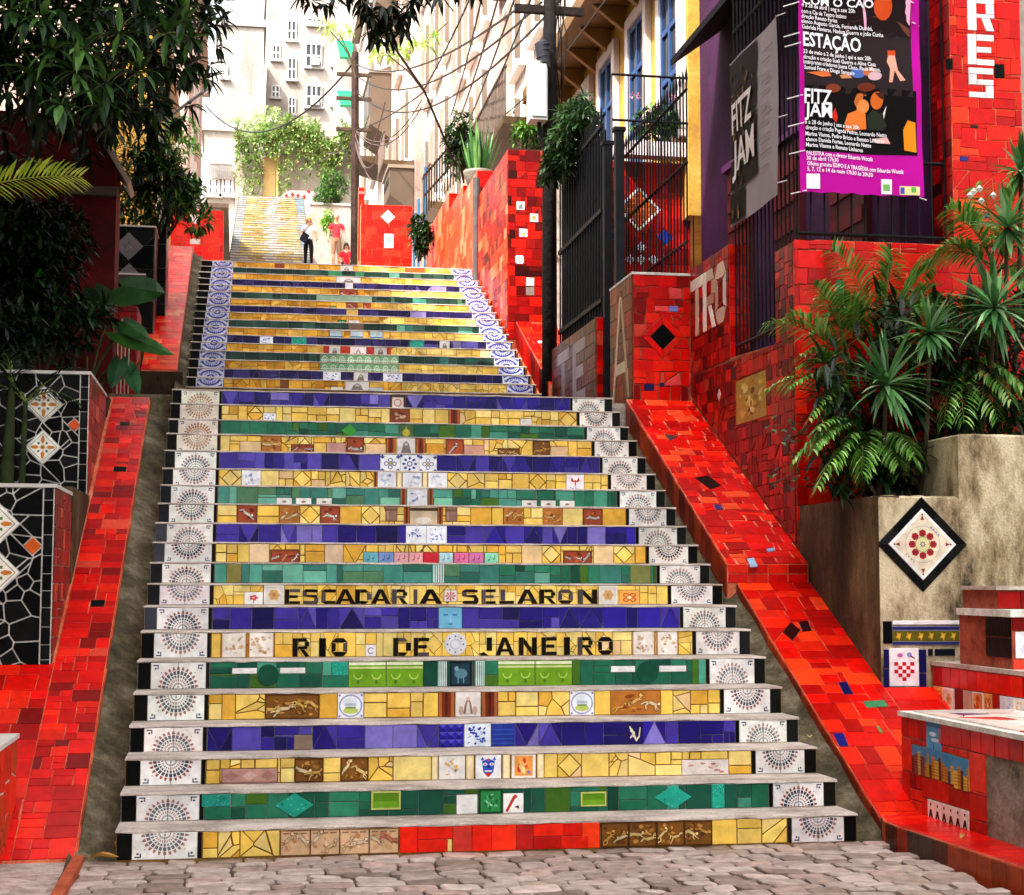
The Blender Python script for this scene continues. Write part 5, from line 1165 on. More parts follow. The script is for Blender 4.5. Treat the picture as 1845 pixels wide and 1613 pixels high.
for i, (y0, y1, z0_, zt_) in enumerate(((15.85, 17.6, 6.2, 8.05), (17.65, 19.6, 6.6, 8.25), (19.65, 23.2, 7.0, 8.6))):
    o = tag(mobj('tiled_wall', *(lambda b: (b.v, b.f))(MB().box((4.3+.02*i, y0, z0_), (4.62, y1, zt_))), 'mortar_rd'), ['orange red wall section next to the grey pipe beside the upper flight', 'middle orange red wall section past the grey pipe', 'low orange red wall section next to the blue door posts'][i], 'tiled wall', 'orange red walls along the upper flight')
    mosaic(o, leftface(4.3+.02*i, y1, 0), rect(0, z0_+.2, y1-y0, zt_), .3, RED_ORANGE, rw, style='courses')
    mosaic(o, front(4.3+.02*i, y0, 0), rect(0, z0_+.2, .3, zt_), .15, RED, rw)
ur = thing('ramp_wall', 'short red ramp parapet at the foot of the tall red wall', 'parapet', (4.7, 11.5, 3.4), 'red sloping parapets along the stairs')
S2 = .478
s = MB().prism([(4.42, 10.45, 3.2), (4.42, 12.9, 3.2), (4.42, 12.9, -1.02+S2*12.9), (4.42, 10.45, -1.02+S2*10.45)], (.55, 0, 0)); mobj('core', s.v, s.f, 'mortar_r', ur)
fr = slope(4.42, 10.45, -1.02+S2*10.45, S2)
hs = [(rect(u-.07, v-.05, u+.07, v+.05), hx('e8e0d8'), None, 'white_tile') for u, v in ((.25, 1.2), (.3, .75), (.22, 1.75))]
mosaic(ur, fr, rect(0, 0, .55, 2.7), .17, RED, rw, hs, style='courses')
fl = leftface(4.42, 12.9, 0); u = 0
while u < 2.4:
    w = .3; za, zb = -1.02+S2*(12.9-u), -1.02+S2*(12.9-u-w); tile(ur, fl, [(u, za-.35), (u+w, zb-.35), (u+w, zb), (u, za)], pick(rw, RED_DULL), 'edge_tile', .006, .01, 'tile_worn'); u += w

# far red walls at the head of the upper flight
def far_wall(label, X0, X1, Y, z0, z1, hs, seed):
    o = tag(mobj('tiled_wall', *(lambda b: (b.v, b.f))(MB().box((X0, Y, z0-.8), (X1, Y+.25, z1))), 'mortar_r'), label, 'tiled wall', 'red walls at the head of the stairs')
    mosaic(o, front(X0, Y, 0), rect(0, z0, X1-X0, z1), .17, [(hx('f01c0c'), 4), (hx('e81408'), 4), (hx('f02c18'), 3), (hx('c01008'), .6)], random.Random(seed), hs, style='courses', joint=.008)
    return o
f0 = front(3.05, 24, 0)
c, d = motif('greenpic', rw)
hs = [(rhomb(*f0.uv(atY(699, 391, 24)), .15), hx('f2ece8'), None, 'white_tile'), ((lambda a, b: rect(a[0], a[1], b[0], b[1]))(f0.uv(atY(692, 447, 24)), f0.uv(atY(709, 422, 24))), hx('f0ecec'), [(0, ngon(.5, .6, .25, 8, .22), hx('7cac98')), (0, rect(.42, .15, .58, .4), hx('8cb4a4'))], 'picture_tile')]
far_wall('square red wall with a white diamond and a framed picture tile, beside the seated person', 3.05, 4.12, 24, 8.0, 9.36, hs, 1)
f0 = front(-.82, 24, 0)
hs = [(rhomb(*f0.uv(atY(352, 392, 24)), .15), hx('f0e8e8'), None, 'white_tile'), ((lambda a, b: rect(a[0], a[1], b[0], b[1]))(f0.uv(atY(347, 422, 24)), f0.uv(atY(356, 413, 24))), hx('f0ecec'), [(0, ngon(.5, .5, .25, 6), hx('3c4c60'))], 'picture_tile'), ((lambda a, b: rect(a[0], a[1], b[0], b[1]))(f0.uv(atY(342, 440, 24)), f0.uv(atY(361, 431, 24))), hx('f0e8e4'), None, 'white_tile')]
far_wall('square red wall with white diamond over two small white tiles, near the planter shrub', -.82, .24, 24, 7.9, 9.1, hs, 2)
a, b = atY(645, 470, 24.5), atY(657, 338, 24.5)
o = tag(mobj('tiled_post', *(lambda q: (q.v, q.f))(MB().box((a[0], 24.5, a[2]-1), (b[0], 24.65, b[2]))), 'mortar_r'), 'slim red tiled post behind the square wall near the walking man', 'post')
mosaic(o, front(a[0], 24.5, 0), rect(0, a[2], b[0]-a[0], b[2]), .16, RED+[(hx('f08080'), 2)], rw)
# landing ground beside the stairs (terraces hidden under walls and plants)
for nm, lo, hi in (('terrace', (4.24, 6.28, 2.0), (12, 12.89, 3.27)), ('terrace', (5.3, 3.46, 1.0), (12, 6.27, 3.2)), ('terrace', (4.99, 12.91, 3), (12, 45, 6.0)), ('terrace', (4.64, 15.81, 3), (12, 45, 7.2))):
    b = MB().box(lo, hi); tag(mobj(nm, b.v, b.f, 'concrete'), kind='structure')

# ================================================================ railings, banner, houses on the right
IRON = hx('121316')
def bars(name, label, P0, P1, z0, z1, step, rails, rad=.009, spikes=True, group='black iron railings of the terrace', mat='metal', lean=0.0):
    """railing of separate bars between two floor points"""
    P0 = np.array(P0, float); P1 = np.array(P1, float); L = np.linalg.norm(P1-P0); n = max(2, int(L/step))
    root = thing(name, label, 'railing', (P0[0], P0[1], z0), group)
    me = None; ht = z1-z0
    m = MB(); m.tube([(0, 0, 0), (0, 0, ht)], rad, IRON, 5)
    if spikes: m.tube([(0, 0, ht), (0, 0, ht+.05), (0, 0, ht+.14)], [rad*1.6, rad*1.8, .001], IRON, 5)
    me = to_mesh('bar', m.v, m.f, mat, m.t)
    for i in range(n+1):
        p = P0+(P1-P0)*i/n; link('bar', me, (p[0], p[1], z0), root)
    for r in rails:
        q = MB().tube([(P0[0], P0[1], r), (P1[0], P1[1], r)], rad*1.9, IRON, 5); q.build('rail', mat, root)
    return root
bars('railing', 'black side railing above the TRO wall, carrying the small poster', (5.10, 4.95, 0), (5.10, 3.36, 0), 3.55, 7.0, .105, (3.66, 5.2, 6.6))
bars('railing', 'black front railing behind the magenta banner', (5.12, 3.34, 0), (6.41, 3.34, 0), 4.31, 7.0, .115, (4.37, 5.0, 6.5))
bars('railing', 'black spiked railing in front of the diamond wall, rising past the pillar', (5.0, 9.6, 0), (5.0, 6.2, 0), 4.6, 6.55, .12, (4.9, 5.7, 6.45))
bars('railing', 'black railing with thin bars across the white framed diamond', (5.06, 9.72, 0), (6.08, 9.72, 0), 4.9, 7.72, .20, (7.15, 7.72), spikes=False)
# door post and black gate
gate = thing('iron_gate', 'tall black iron gate leaf standing over the TE parapet', 'gate', (4.55, 9.2, 4.4))
s = MB().box((4.56, 7.95, 4.41), (4.58, 10.35, 6.5), hx('0c0c0e')); s.build('sheet', 'metal', gate)
for i in range(17): MB().tube([(4.53, 7.98+i*.145, 4.42), (4.53, 7.98+i*.145, 6.75)], .012, IRON, 5).build('bar', 'metal', gate)
for z in (4.6, 5.6, 6.55): MB().box((4.51, 7.95, z-.025), (4.55, 10.35, z+.025), IRON).build('rail', 'metal', gate)
for yy in (7.3, 7.85):
    p = thing('gate_post', 'black steel gate post beside the letter A pillar' if yy < 7.5 else 'black steel gate post at the end of the TE parapet', 'post', (4.56, yy, 3.3), 'gate posts')
    MB().box((4.52, yy-.045, 3.28), (4.61, yy+.045, 6.3), hx('16181c')).build('shaft', 'metal', p); MB().box((4.50, yy-.06, 6.3), (4.63, yy+.06, 6.34), IRON).build('cap', 'metal', p)

# purple theatre house behind the railing
ph = thing('purple_house', 'dark purple house with red shutters behind the railings', 'house', (7.5, 6.6, 3.2))
b = MB().box((6.16, 3.7, 3.0), (9, 9.66, 9.2)); mobj('wall', b.v, b.f, 'purplewash', ph)
b = MB().box((6.0, 3.5, 9.2), (9, 9.67, 9.35), hx('2a1c18')); b.build('roof', 'paint', ph)
b = MB().prism([(5.55, 5.6, 7.55), (6.15, 5.6, 8.0), (6.15, 5.6, 8.08), (5.55, 5.6, 7.63)], (0, 3.2, 0), hx('141014')); b.build('awning', 'cloth', ph)
for y0, y1, z0, z1 in ((4.3, 5.2, 3.4, 6.0), (6.0, 6.8, 3.4, 6.0), (7.6, 8.4, 4.2, 6.2)):
    o = MB().box((6.10, y0, z0), (6.155, y1, z1), hx('4a0c0c')).build('shutter', 'paint', ph)
    for k in range(8): MB().box((6.085, y0+.06, z0+.15+k*(z1-z0-.2)/8), (6.1, y1-.06, z0+.15+k*(z1-z0-.2)/8+.14), hx('641412')).build('slat', 'paint', o)
    MB().box((6.06, y0-.08, z1), (6.158, y1+.08, z1+.08), hx('6c2c68')).build('lintel', 'paint', ph)

# yellow house with blue windows
yh = thing('yellow_house', 'yellow house with tall blue windows in white surrounds above the diamond wall', 'house', (7, 13.5, 6))
b = MB().box((6.02, 9.70, 6.0), (9, 17.6, 9.72)); mobj('wall', b.v, b.f, 'yellowwash', yh)
b = MB().box((5.35, 9.69, 9.73), (9.1, 17.7, 9.95), hx('6a4a24')); b.build('eaves', 'paint', yh)
for k in range(9): MB().prism([(5.99, 9.9+k*.95, 9.72), (5.99, 9.9+k*.95, 9.35), (5.5, 9.9+k*.95, 9.72)], (0, .1, 0), hx('8a6430')).build('bracket', 'paint', yh)
BLUEW = hx('2c4c7c')
for yc in (10.35, 12.05, 13.9, 15.6):
    w, z0, z1 = .42, 7.2, 9.28
    fw_ = MB().box((5.93, yc-w-.17, z0-.12), (6.015, yc-w, z1+.16), hx('d8ccc8')).box((5.93, yc+w, z0-.12), (6.015, yc+w+.17, z1+.16), hx('d8ccc8')).box((5.925, yc-w-.002, z1), (6.015, yc+w+.002, z1+.16), hx('d8ccc8')).box((5.89, yc-w-.2, z0-.2), (6.016, yc+w+.2, z0-.121), hx('dcd0cc')).build('window', 'paint', yh)
    MB().box((5.985, yc-w, z0), (6.012, yc+w, z1)).build('pane', 'glass', fw_)
    for a in (-w, -.03, w-.07): MB().box((5.955, yc+a, z0), (5.984, yc+a+.07, z1), BLUEW).build('stile', 'paint', fw_)
    for z in (z0, z0+.7, z0+1.35, z1-.08): MB().box((5.957, yc-w+.07, z), (5.982, yc+w-.07, z+.07), BLUEW).build('crossbar', 'paint', fw_)
o = MB().box((5.2, 9.76, 6.74), (6.0, 9.96, 6.92), hx('e0d0d0')).build('planter_box', 'paint'); tag(o, 'white window planter box full of geraniums under the blue window', 'planter')

# ---------------------------------------------------------------- banner and poster
def text_mesh(body, size, bold=0.0, sx=1.0):
    cu = bpy.data.curves.new('lettering', 'FONT'); cu.body = body; cu.size = size; cu.offset = bold; cu.resolution_u = 2
    o = bpy.data.objects.new('lettering', cu); COL.objects.link(o)
    dg = bpy.context.evaluated_depsgraph_get(); dg.update()
    me = bpy.data.meshes.new_from_object(o.evaluated_get(dg)); bpy.data.objects.remove(o, do_unlink=True); bpy.data.curves.remove(cu)
    v = np.array([tuple(q.co) for q in me.vertices]) if len(me.vertices) else np.zeros((0, 3)); f = [tuple(p.vertices) for p in me.polygons]
    bpy.data.meshes.remove(me)
    if len(v): v[:, 0] *= sx
    return v, f
def put_text(name, parent, fr, body, u, v, cap, width=None, col=hx('f4f0f4'), bold=0.0, lift=.004, shear=0.0):
    V_, f_ = text_mesh(body, 1.0, bold)
    if not len(V_): return
    w = V_[:, 0].max()-V_[:, 0].min(); k = cap/.70; kx = (width/w) if width else k*.8
    pts = [fr.pt(u+(q[0]-V_[:, 0].min())*kx, v+q[1]*k+shear*(q[0]*kx), lift) for q in V_]
    return mobj(name, pts, f_, 'print', parent, col, origin=fr.pt(u, v, lift))
fr = front(0, 3.19, 0); by = 3.19
def bp(x, y): return fr.uv(atY(x, y, by))
ban = thing('banner', 'big magenta theatre banner tied to the front railing', 'banner', atY(1550, 355, by))
TL, BL, BRt = bp(1430, -60), bp(1447, 346), bp(1664, 357)
bx0, bx1, bz0, bz1 = bp(1440, 180)[0], bp(1660, 180)[0], bp(1555, 352)[1], bp(1555, -90)[1]
nb, mb2 = 24, 40; v = []; f = []; t = []
def bw(u, z): return .012*math.sin(u*9+z*2)+.008*math.sin(z*7)
for i in range(mb2+1):
    for j in range(nb+1):
        u = bx0+(bx1-bx0)*j/nb; z = bz0+(bz1-bz0)*i/mb2; e = .012*math.sin(math.pi*j/4)**2 if i == 0 else 0
        v.append((u, by-bw(u, z), z+e))
for i in range(mb2):
    for j in range(nb): a = i*(nb+1)+j; f.append((a, a+1, a+nb+2, a+nb+1)); t.append(hx('b80c94') if True else 0)
mobj('sheet', v, f, 'print', ban, t)
class BF:
    def __init__(s, off): s.off = off
    def pt(s, u, w, l=0.0): return np.array((u, by-bw(u, w)-.002-l-s.off, w))
bf = BF(0)
def bq(x0, y0, x1, y1): a, b = bp(x0, y1), bp(x1, y0); return (a[0], a[1], b[0], b[1])
def patch(name, u0, v0, u1, v1, col, lift=.001, n=8):
    vv, ff = [], []
    for i in range(n+1):
        for j in range(n+1): vv.append(tuple(bf.pt(u0+(u1-u0)*j/n, v0+(v1-v0)*i/n, lift)))
    for i in range(n):
        for j in range(n): a = i*(n+1)+j; ff.append((a, a+1, a+n+2, a+n+1))
    return mobj(name, vv, ff, 'print', ban, col)
def pblob(name, pts, col, lift):
    vv = [tuple(bf.pt(*bp(x, y), lift)) for x, y in pts]; return mobj(name, vv, [tuple(range(len(vv)))], 'print', ban, col)
def pdisc(x, y, rx, ry, n=14): return [(x+rx*math.cos(-2*math.pi*i/n), y+ry*math.sin(-2*math.pi*i/n)) for i in range(n)]
DK = hx('0e090a')
patch('photo', *bq(1446, -60, 1640, 60), hx('1e1012'), .001); patch('photo', *bq(1448, 60, 1642, 165), hx('2a2022'), .001); patch('photo', *bq(1451, 165, 1650, 272), DK, .001)
def fig(name, parts):
    for i, (pts, c) in enumerate(parts): pblob('printed_figure', pts, hx(c), .002+.0007*i)
fig('a', [([(1558, 55), (1553, 10), (1560, -20), (1642, -20), (1640, 45)], 'e8a8c4'), ([(1520, 62), (1530, 40), (1575, 30), (1620, 40), (1640, 52), (1640, 66)], '6a3c2c'), (pdisc(1590, 12, 17, 26), 'c8481c'), ([(1572, -2), (1576, -30), (1606, -30), (1610, 0), (1590, -6)], '3c1c14')])
fig('b', [([(1598, 92), (1612, 92), (1612, 102), (1598, 102)], 'c84820'), ([(1599, 101), (1611, 101), (1616, 128), (1630, 146), (1620, 148), (1610, 128), (1606, 150), (1600, 150), (1602, 125), (1596, 112)], 'e8a088'), (pdisc(1546, 132, 14, 9), '4c6cb8'), (pdisc(1566, 130, 12, 8), 'c86c38'), (pdisc(1575, 138, 12, 8), 'd8b0b8'), ([(1452, 132), (1490, 128), (1497, 138), (1480, 140)], 'd86c38'), ([(1512, 136), (1530, 133), (1535, 141), (1516, 142)], 'c88858'), (pdisc(1500, 160, 14, 8), '7c3820'), (pdisc(1560, 158, 16, 8), '6c2c1c')])
fig('c', [(pdisc(1551, 185, 16, 17), 'c86828'), (pdisc(1555, 192, 11, 13), 'e88c48'), ([(1522, 222), (1528, 205), (1545, 198), (1560, 205), (1562, 232), (1524, 236)], 'e87830'), (pdisc(1579, 182, 11, 16), 'd86824'), ([(1575, 168), (1590, 168), (1592, 182), (1584, 178)], '4a2414'), ([(1562, 210), (1572, 198), (1588, 205), (1598, 228), (1590, 236), (1566, 234)], '282c20'), ([(1590, 205), (1596, 192), (1592, 215)], 'f0e0e0'), ([(1572, 250), (1598, 248), (1604, 260), (1580, 258)], 'e8b0a8'), ([(1628, 272), (1626, 235), (1634, 218), (1648, 222), (1650, 276)], 'e88c1c'), ([(1496, 210), (1504, 195), (1509, 212), (1506, 222)], 'c82c1c')])
put_text('lettering', ban, bf, 'COM O CÃO', *bp(1444, 8), bp(0, -8)[1]-bp(0, 8)[1], bp(1572, 8)[0]-bp(1444, 8)[0], bold=.018, lift=.009)
put_text('lettering', ban, bf, 'ESTAÇÃO', *bp(1446, 83), .118, bp(1551, 80)[0]-bp(1446, 80)[0], bold=.022, lift=.009, shear=-.045)
put_text('lettering', ban, bf, 'FITZ', *bp(1448, 186), .118, bp(1497, 80)[0]-bp(1448, 80)[0], bold=.022, lift=.009, shear=-.03)
put_text('lettering', ban, bf, 'JAM', *bp(1449, 209), .112, bp(1498, 80)[0]-bp(1449, 80)[0], bold=.022, lift=.009, shear=-.03)
for x, y, w, s_ in ((1443, 13, 97, '4 a 28 de abril | seg a sex 20h'), (1443, 24, 82, 'com a Cia de Teatro Íntimo'), (1443, 33, 66, 'direção Renato Farias'), (1443, 42, 128, 'elenco Augusto Garcia, Fernanda Dumbá,'), (1444, 52, 146, 'Gabriela Haviaras, Nadam Guerra e João Cunha'),
                    (1446, 97, 122, '23 de maio a 2 de junho | qui a sex 20h'), (1446, 107, 130, 'direção e criação Sueli Guerra e Aline Casa'), (1446, 116, 138, 'intérpretes criadores Joana Cleto, Paula Matos,'), (1447, 126, 92, 'Samuel Frare e Diogo Sampaio'),
                    (1450, 223, 98, '6 a 28 de junho | sex a sex 20h'), (1451, 233, 146, 'direção e criação Pagoda Pedras, Leonardo Netto'), (1451, 244, 142, 'Marina Vianna, Pedro Brício e Renato Linhares'), (1452, 254, 118, 'elenco Daniela Fortes, Leonardo Netto'), (1452, 264, 103, 'Marina Vianna e Renato Linhares'),
                    (1453, 279, 120, 'PALESTRA com o diretor Eduardo Wotzik'), (1453, 288, 56, '30 de abril 17h30'), (1454, 298, 172, 'Oficina gratuita ÉDIPO E A TRAGÉDIA com Eduardo Wotzik'), (1454, 308, 118, '5, 7, 12 e 14 de maio 17h30 às 20h30')):
    put_text('lettering', ban, bf, s_, *bp(x, y), .034, bp(x+w, y)[0]-bp(x, y)[0], bold=.012, lift=.0092, shear=-.05)
patch('printed_mark', *bq(1453, 314, 1476, 340), hx('ece8ec'), .003, 3); patch('printed_mark', *bq(1588, 324, 1606, 350), hx('f0f0f0'), .003, 3); patch('printed_mark', *bq(1591, 333, 1603, 344), hx('7cb060'), .005, 2); patch('printed_mark', *bq(1620, 338, 1655, 352), hx('e8dc9c'), .003, 3); patch('printed_mark', *bq(1621, 339, 1628, 350), hx('4c4cb0'), .005, 2); patch('printed_mark', *bq(1640, 339, 1648, 348), hx('6cb050'), .005, 2)
for x, y in ((1438, 5), (1439, 60), (1441, 78), (1445, 172), (1447, 222), (1449, 272), (1452, 344), (1656, 358), (1640, 5), (1642, 42)):
    q = bp(x, y); P = np.array((q[0], by-.02, q[1])); s_ = -1 if x < 1550 else 1
    MB().tube([P, P+np.array((.10*s_, .10, .01*s_))], .006, hx('e8e8e8'), 5).build('tie', 'cloth', ban)
# narrow poster hung on the side railing
px_ = 5.04
pos = thing('poster', 'narrow pale poster with FITZ JAM lettering hung on the side railing', 'poster', (px_, 4.3, 4.7))
y0, y1, z0, z1 = 3.56, 4.86, 4.74, 6.27
class PF:
    def pt(s, u, w, l=0.0): return np.array((px_-.004-l-.01*math.sin(u*5+w*3), y1-u, w))
pf = PF()
def ppatch(name, u0, v0, u1, v1, c, l, n=8):
    vv, ff = [], []
    for i in range(n+1):
        for j in range(n+1): vv.append(tuple(pf.pt(u0+(u1-u0)*j/n, v0+(v1-v0)*i/n, l)))
    for i in range(n):
        for j in range(n): a = i*(n+1)+j; ff.append((a, a+1, a+n+2, a+n+1))
    return mobj(name, vv, ff, 'print', pos, c)
LW = y1-y0
ppatch('sheet', 0, z0, LW, z1, hx('8c8080'), 0, 12)
for i in range(5): 
    ppatch('photo', 0.03, z0+.02+i*.30, (.62 if i > 0 else .32)*LW, z0+.30+i*.30, hx('140c04'), .013, 12)
rp = random.Random(9)
for i in range(60):
    u, w, r = rp.uniform(.06, .56)*LW, rp.uniform(z0+.05, z1-.1), rp.uniform(.012, .035)
    if w < z0+.32 and u > .28*LW: continue
    mobj('printed_figure', [tuple(pf.pt(u+r*math.cos(-a)*.8, w+r*1.4*math.sin(-a), 0.0150+.0002*i)) for a in [k*.785 for k in range(8)]], [tuple(range(7, -1, -1))], 'print', pos, hx(rp.choice(['5c4014', '4a3010', '7c5820', '2c1c08'])))
put_text('lettering', pos, pf, 'FITZ', .10, 5.58, .27, .62, col=hx('d0c4bc'), bold=.02, lift=.030)
put_text('lettering', pos, pf, 'JAM', .12, 5.22, .28, .66, col=hx('d0c4bc'), bold=.02, lift=.030)
for i in range(12):
    ppatch('printed_lines', .70*LW, 5.05+i*.09+(.03 if i % 3 else 0), rp.uniform(.82, .94)*LW, 5.062+i*.09+(.03 if i % 3 else 0), hx('6c6064'), .013, 3)
for u, w in ((0, z1), (LW, z1), (LW, 5.4), (LW, z0+.1)): P = pf.pt(u, w); MB().tube([P, P+np.array((.05, -.09 if u else .09, 0.0))], .005, hx('d8d4d4'), 5).build('tie', 'cloth', pos)

# ---------------------------------------------------------------- poles, meter box
def jt(c): return c
pole = thing('utility_pole', 'thick black utility pole with grey meter cabinet beside the iron gate', 'pole', (4.45, 10.6, 3.3))
MB().tube([(4.45, 10.6, 3.3), (4.45, 10.6, 7.0), (4.46, 10.6, 11.0)], [.10, .09, .075], hx('1a1614'), 10).build('shaft', 'bark', pole, True)
MB().box((4.0, 10.56, 8.75), (4.9, 10.64, 8.85), hx('241c18')).build('crossarm', 'bark', pole)
c = MB().box((4.16, 10.35, 7.3), (4.38, 10.62, 8.05), hx('c0bcb8')).build('meter_cabinet', 'paint', pole); MB().box((4.18, 10.335, 7.34), (4.36, 10.349, 8.01), hx('d4d0cc')).build('door', 'paint', c)
d_ = MB().tube([(4.36, 10.42, 7.98), (4.34, 10.42, 8.1), (4.31, 10.42, 8.3), (4.30, 10.42, 8.32)], [.08, .085, .085, .07], hx('34343a'), 12).build('transformer', 'metal', pole)
for z in (8.04, 8.12, 8.2, 8.27): MB().tube([(4.335, 10.42, z), (4.332, 10.42, z+.012)], .092, hx('44444a'), 12).build('band', 'metal', d_)
MB().tube([(4.3, 10.5, 7.3), (4.3, 10.48, 7.1), (4.38, 10.5, 6.95), (4.44, 10.5, 7.05)], .03, hx('1c1a1a'), 6).build('conduit', 'metal', pole)
rp = random.Random(3)
for i in range(7):
    x = 4.5+rp.uniform(.02, .16); pts = [(x+rp.uniform(-.04, .04), 10.55+rp.uniform(-.04, .04), 9.6-k*.38) for k in range(7)]
    MB().tube(pts, .007, hx('16120f'), 4).build('hanging_cable', 'metal', pole)
pl2 = thing('utility_pole', 'thin distant utility pole tangled with wires above the walkers', 'pole', (3.78, 36, 9.5))
MB().tube([(3.78, 36, 9.0), (3.72, 36, 16.6)], [.13, .10], hx('3a2c26'), 8).build('shaft', 'bark', pl2)
for z in (15.9, 15.2, 14.3): MB().box((3.2, 35.95, z), (4.2, 36.05, z+.09), hx('4a3a30')).build('crossarm', 'bark', pl2)
gp = MB().tube([(4.27, 15.75, 6.1), (4.27, 15.75, 7.9)], .06, hx('55504c'), 10).build('pipe', 'metal'); tag(gp, 'grey vertical pipe between the orange red walls', 'pipe')
# wires
WIRE = hx('241c1a')
def wire(a, b, sag, r, label, n=18, col=WIRE):
    a, b = np.array(a, float), np.array(b, float); pts = [a+(b-a)*t-np.array((0, 0, sag*4*t*(1-t))) for t in np.linspace(0, 1, n)]
    return tag(MB().tube(pts, r, col, 5).build('overhead_wire', 'metal'), label, 'wire', 'overhead wires')
tp = (4.42, 10.6, 8.82)
wire(atY(1105, -20, 9.5), atY(905, 210, 20), .15, .012, 'thick black wire running down past the meter cabinet')
for i, (px, py, Y) in enumerate(((640, 115, 36), (641, 135, 36), (642, 165, 36))):
    wire((4.1+i*.25, 10.6, 8.85+.05*i), atY(px, py, Y), .5+.25*i, .018, ['highest wire from the black pole to the distant pole', 'middle wire from the black pole to the distant pole', 'lowest wire from the black pole to the distant pole'][i])
wire(atY(700, 70, 14), atY(765, 165, 14), 0, .02, 'dark branch like cable falling from the leaves, upper length')
wire(atY(765, 165, 14), atY(822, 300, 14.5), 0, .018, 'dark branch like cable reaching the plant pot railing')
wire(atY(850, -10, 12), atY(765, 160, 16), .05, .014, 'dark wire slanting from the top edge to the cable joint')
wire(atY(765, 165, 16), atY(640, 235, 34), .1, .014, 'dark wire from the cable joint to the distant pole')
wire(atY(370, 190, 60), atY(640, 110, 36), 1.6, .03, 'long sagging wire crossing in front of the white apartment block')
rp = random.Random(17)
for i in range(9):
    a = atY(640, 235+rp.uniform(-20, 25), 36); b = atY(rp.uniform(560, 600) if i < 3 else rp.uniform(665, 760), rp.uniform(170, 330), 44 if i < 3 else 30)
    o = wire(a, b, rp.uniform(.1, .8), .016, 'thin wire of the tangle leaving the distant pole towards '+('the hilltop' if i < 3 else 'the right hand houses'), col=hx('5a4a44')); o['group'] = 'wire tangle at the distant pole'+(' uphill' if i < 3 else '')
for i in range(4):
    wire(atY(870+i*30, -12, 13), atY(812+i*14, 210+i*9, 24), .1, .016, ['first', 'second', 'third', 'fourth'][i]+' of the steep dark wires along the white facades, counted uphill')

# ---------------------------------------------------------------- houses up the right side and behind
def house(label, X, Y0, Y1, z0, z1, mat, wins, eave=.3, depth=4, cols=('7c6a58', 'e8e0d8'), bal=()):
    h = thing('row_house', label, 'house', ((X+X+depth)/2, (Y0+Y1)/2, z0), 'pale houses up the right side')
    b = MB().box((X, Y0, z0), (X+depth, Y1, z1)); mobj('wall', b.v, b.f, mat, h)
    MB().box((X-eave, Y0+.02, z1), (X+depth, Y1-.02, z1+.18), hx(cols[0])).build('roof', 'paint', h)
    MB().box((X-.10, Y0+.01, z1-.35), (X-.002, Y1-.01, z1-.2), hx(cols[1])).build('cornice', 'paint', h)
    for (yc, w, za, zb) in wins:
        f_ = MB().box((X-.09, yc-w-.14, za-.1), (X-.001, yc-w, zb+.14), hx(cols[1])).box((X-.09, yc+w, za-.1), (X-.001, yc+w+.14, zb+.14), hx(cols[1])).box((X-.092, yc-w, zb), (X-.001, yc+w, zb+.14), hx(cols[1])).box((X-.16, yc-w-.2, za-.18), (X-.001, yc+w+.2, za-.101), hx(cols[1])).build('window', 'paint', h)
        MB().box((X-.02, yc-w, za), (X-.001, yc+w, zb)).build('pane', 'glass', f_)
        for sg in (-1, 1): MB().box((X-.20, yc+sg*(w+.02)-.02, za), (X-.095, yc+sg*(w+.02)+.02, zb), hx('a08c7c') if sg > 0 else hx('6c5c4c')).build('shutter', 'paint', f_)
        MB().box((X-.05, yc-.03, za), (X-.021, yc+.03, zb), hx('d8d0c8')).build('mullion', 'paint', f_)
    for (ya, yb, z) in bal:
        bl = MB().prism([(X-.9, ya, z), (X-.002, ya, z-.25), (X-.002, ya, z+.12), (X-.9, ya, z+.12)], (0, yb-ya, 0), hx('4a361c')).build('balcony', 'paint', h)
        for q in np.arange(ya+.05, yb, .16): MB().tube([(X-.86, q, z+.12), (X-.86, q, z+1.0)], .014, hx('6a5a50'), 4).build('baluster', 'metal', bl)
        MB().box((X-.89, ya, z+1.0), (X-.83, yb, z+1.04), hx('6a5a50')).build('handrail', 'metal', bl)
    return h
house('white house with a brown balcony just past the meter cabinet', 5.95, 17.8, 23, 5, 13.5, 'whitewash', [(19.2, .45, 9.0, 10.8), (21.3, .45, 9.0, 10.8), (19.2, .45, 11.6, 13.0), (21.3, .45, 11.6, 13.0)], bal=[(17.9, 21.8, 9.45)])
house('pale pink house with drainpipes, second beyond the meter cabinet', 5.8, 23.05, 30, 6, 17.5, 'pinkwash', [(24.6, .5, 10.6, 12.4), (26.6, .5, 10.6, 12.4), (28.6, .5, 10.6, 12.4), (24.6, .5, 13.6, 15.6), (26.6, .5, 13.6, 15.6), (28.6, .5, 13.6, 15.6)], bal=[(27.9, 29.4, 10.3)])
house('tall white house with brown eaves in the middle of the row', 5.9, 30.05, 38, 8, 19, 'whitewash', [(31.8, .55, 12, 14), (34, .55, 12, 14), (36.2, .55, 12, 14), (31.8, .55, 15.4, 17.4), (34, .55, 15.4, 17.4), (36.2, .55, 15.4, 17.4)], eave=.35, cols=('b09878', 'ece4dc'))
house('ochre roofed house with shuttered windows near the distant pole', 5.7, 38.05, 47, 10, 21.5, 'pinkwash', [(40, .6, 14.5, 16.6), (43, .6, 14.5, 16.6), (45.5, .6, 14.5, 16.6), (40, .6, 18.2, 20.2), (43, .6, 18.2, 20.2)], eave=.5, cols=('a88c64', 'e8dcd0'), bal=[(39, 41.2, 14.2)])
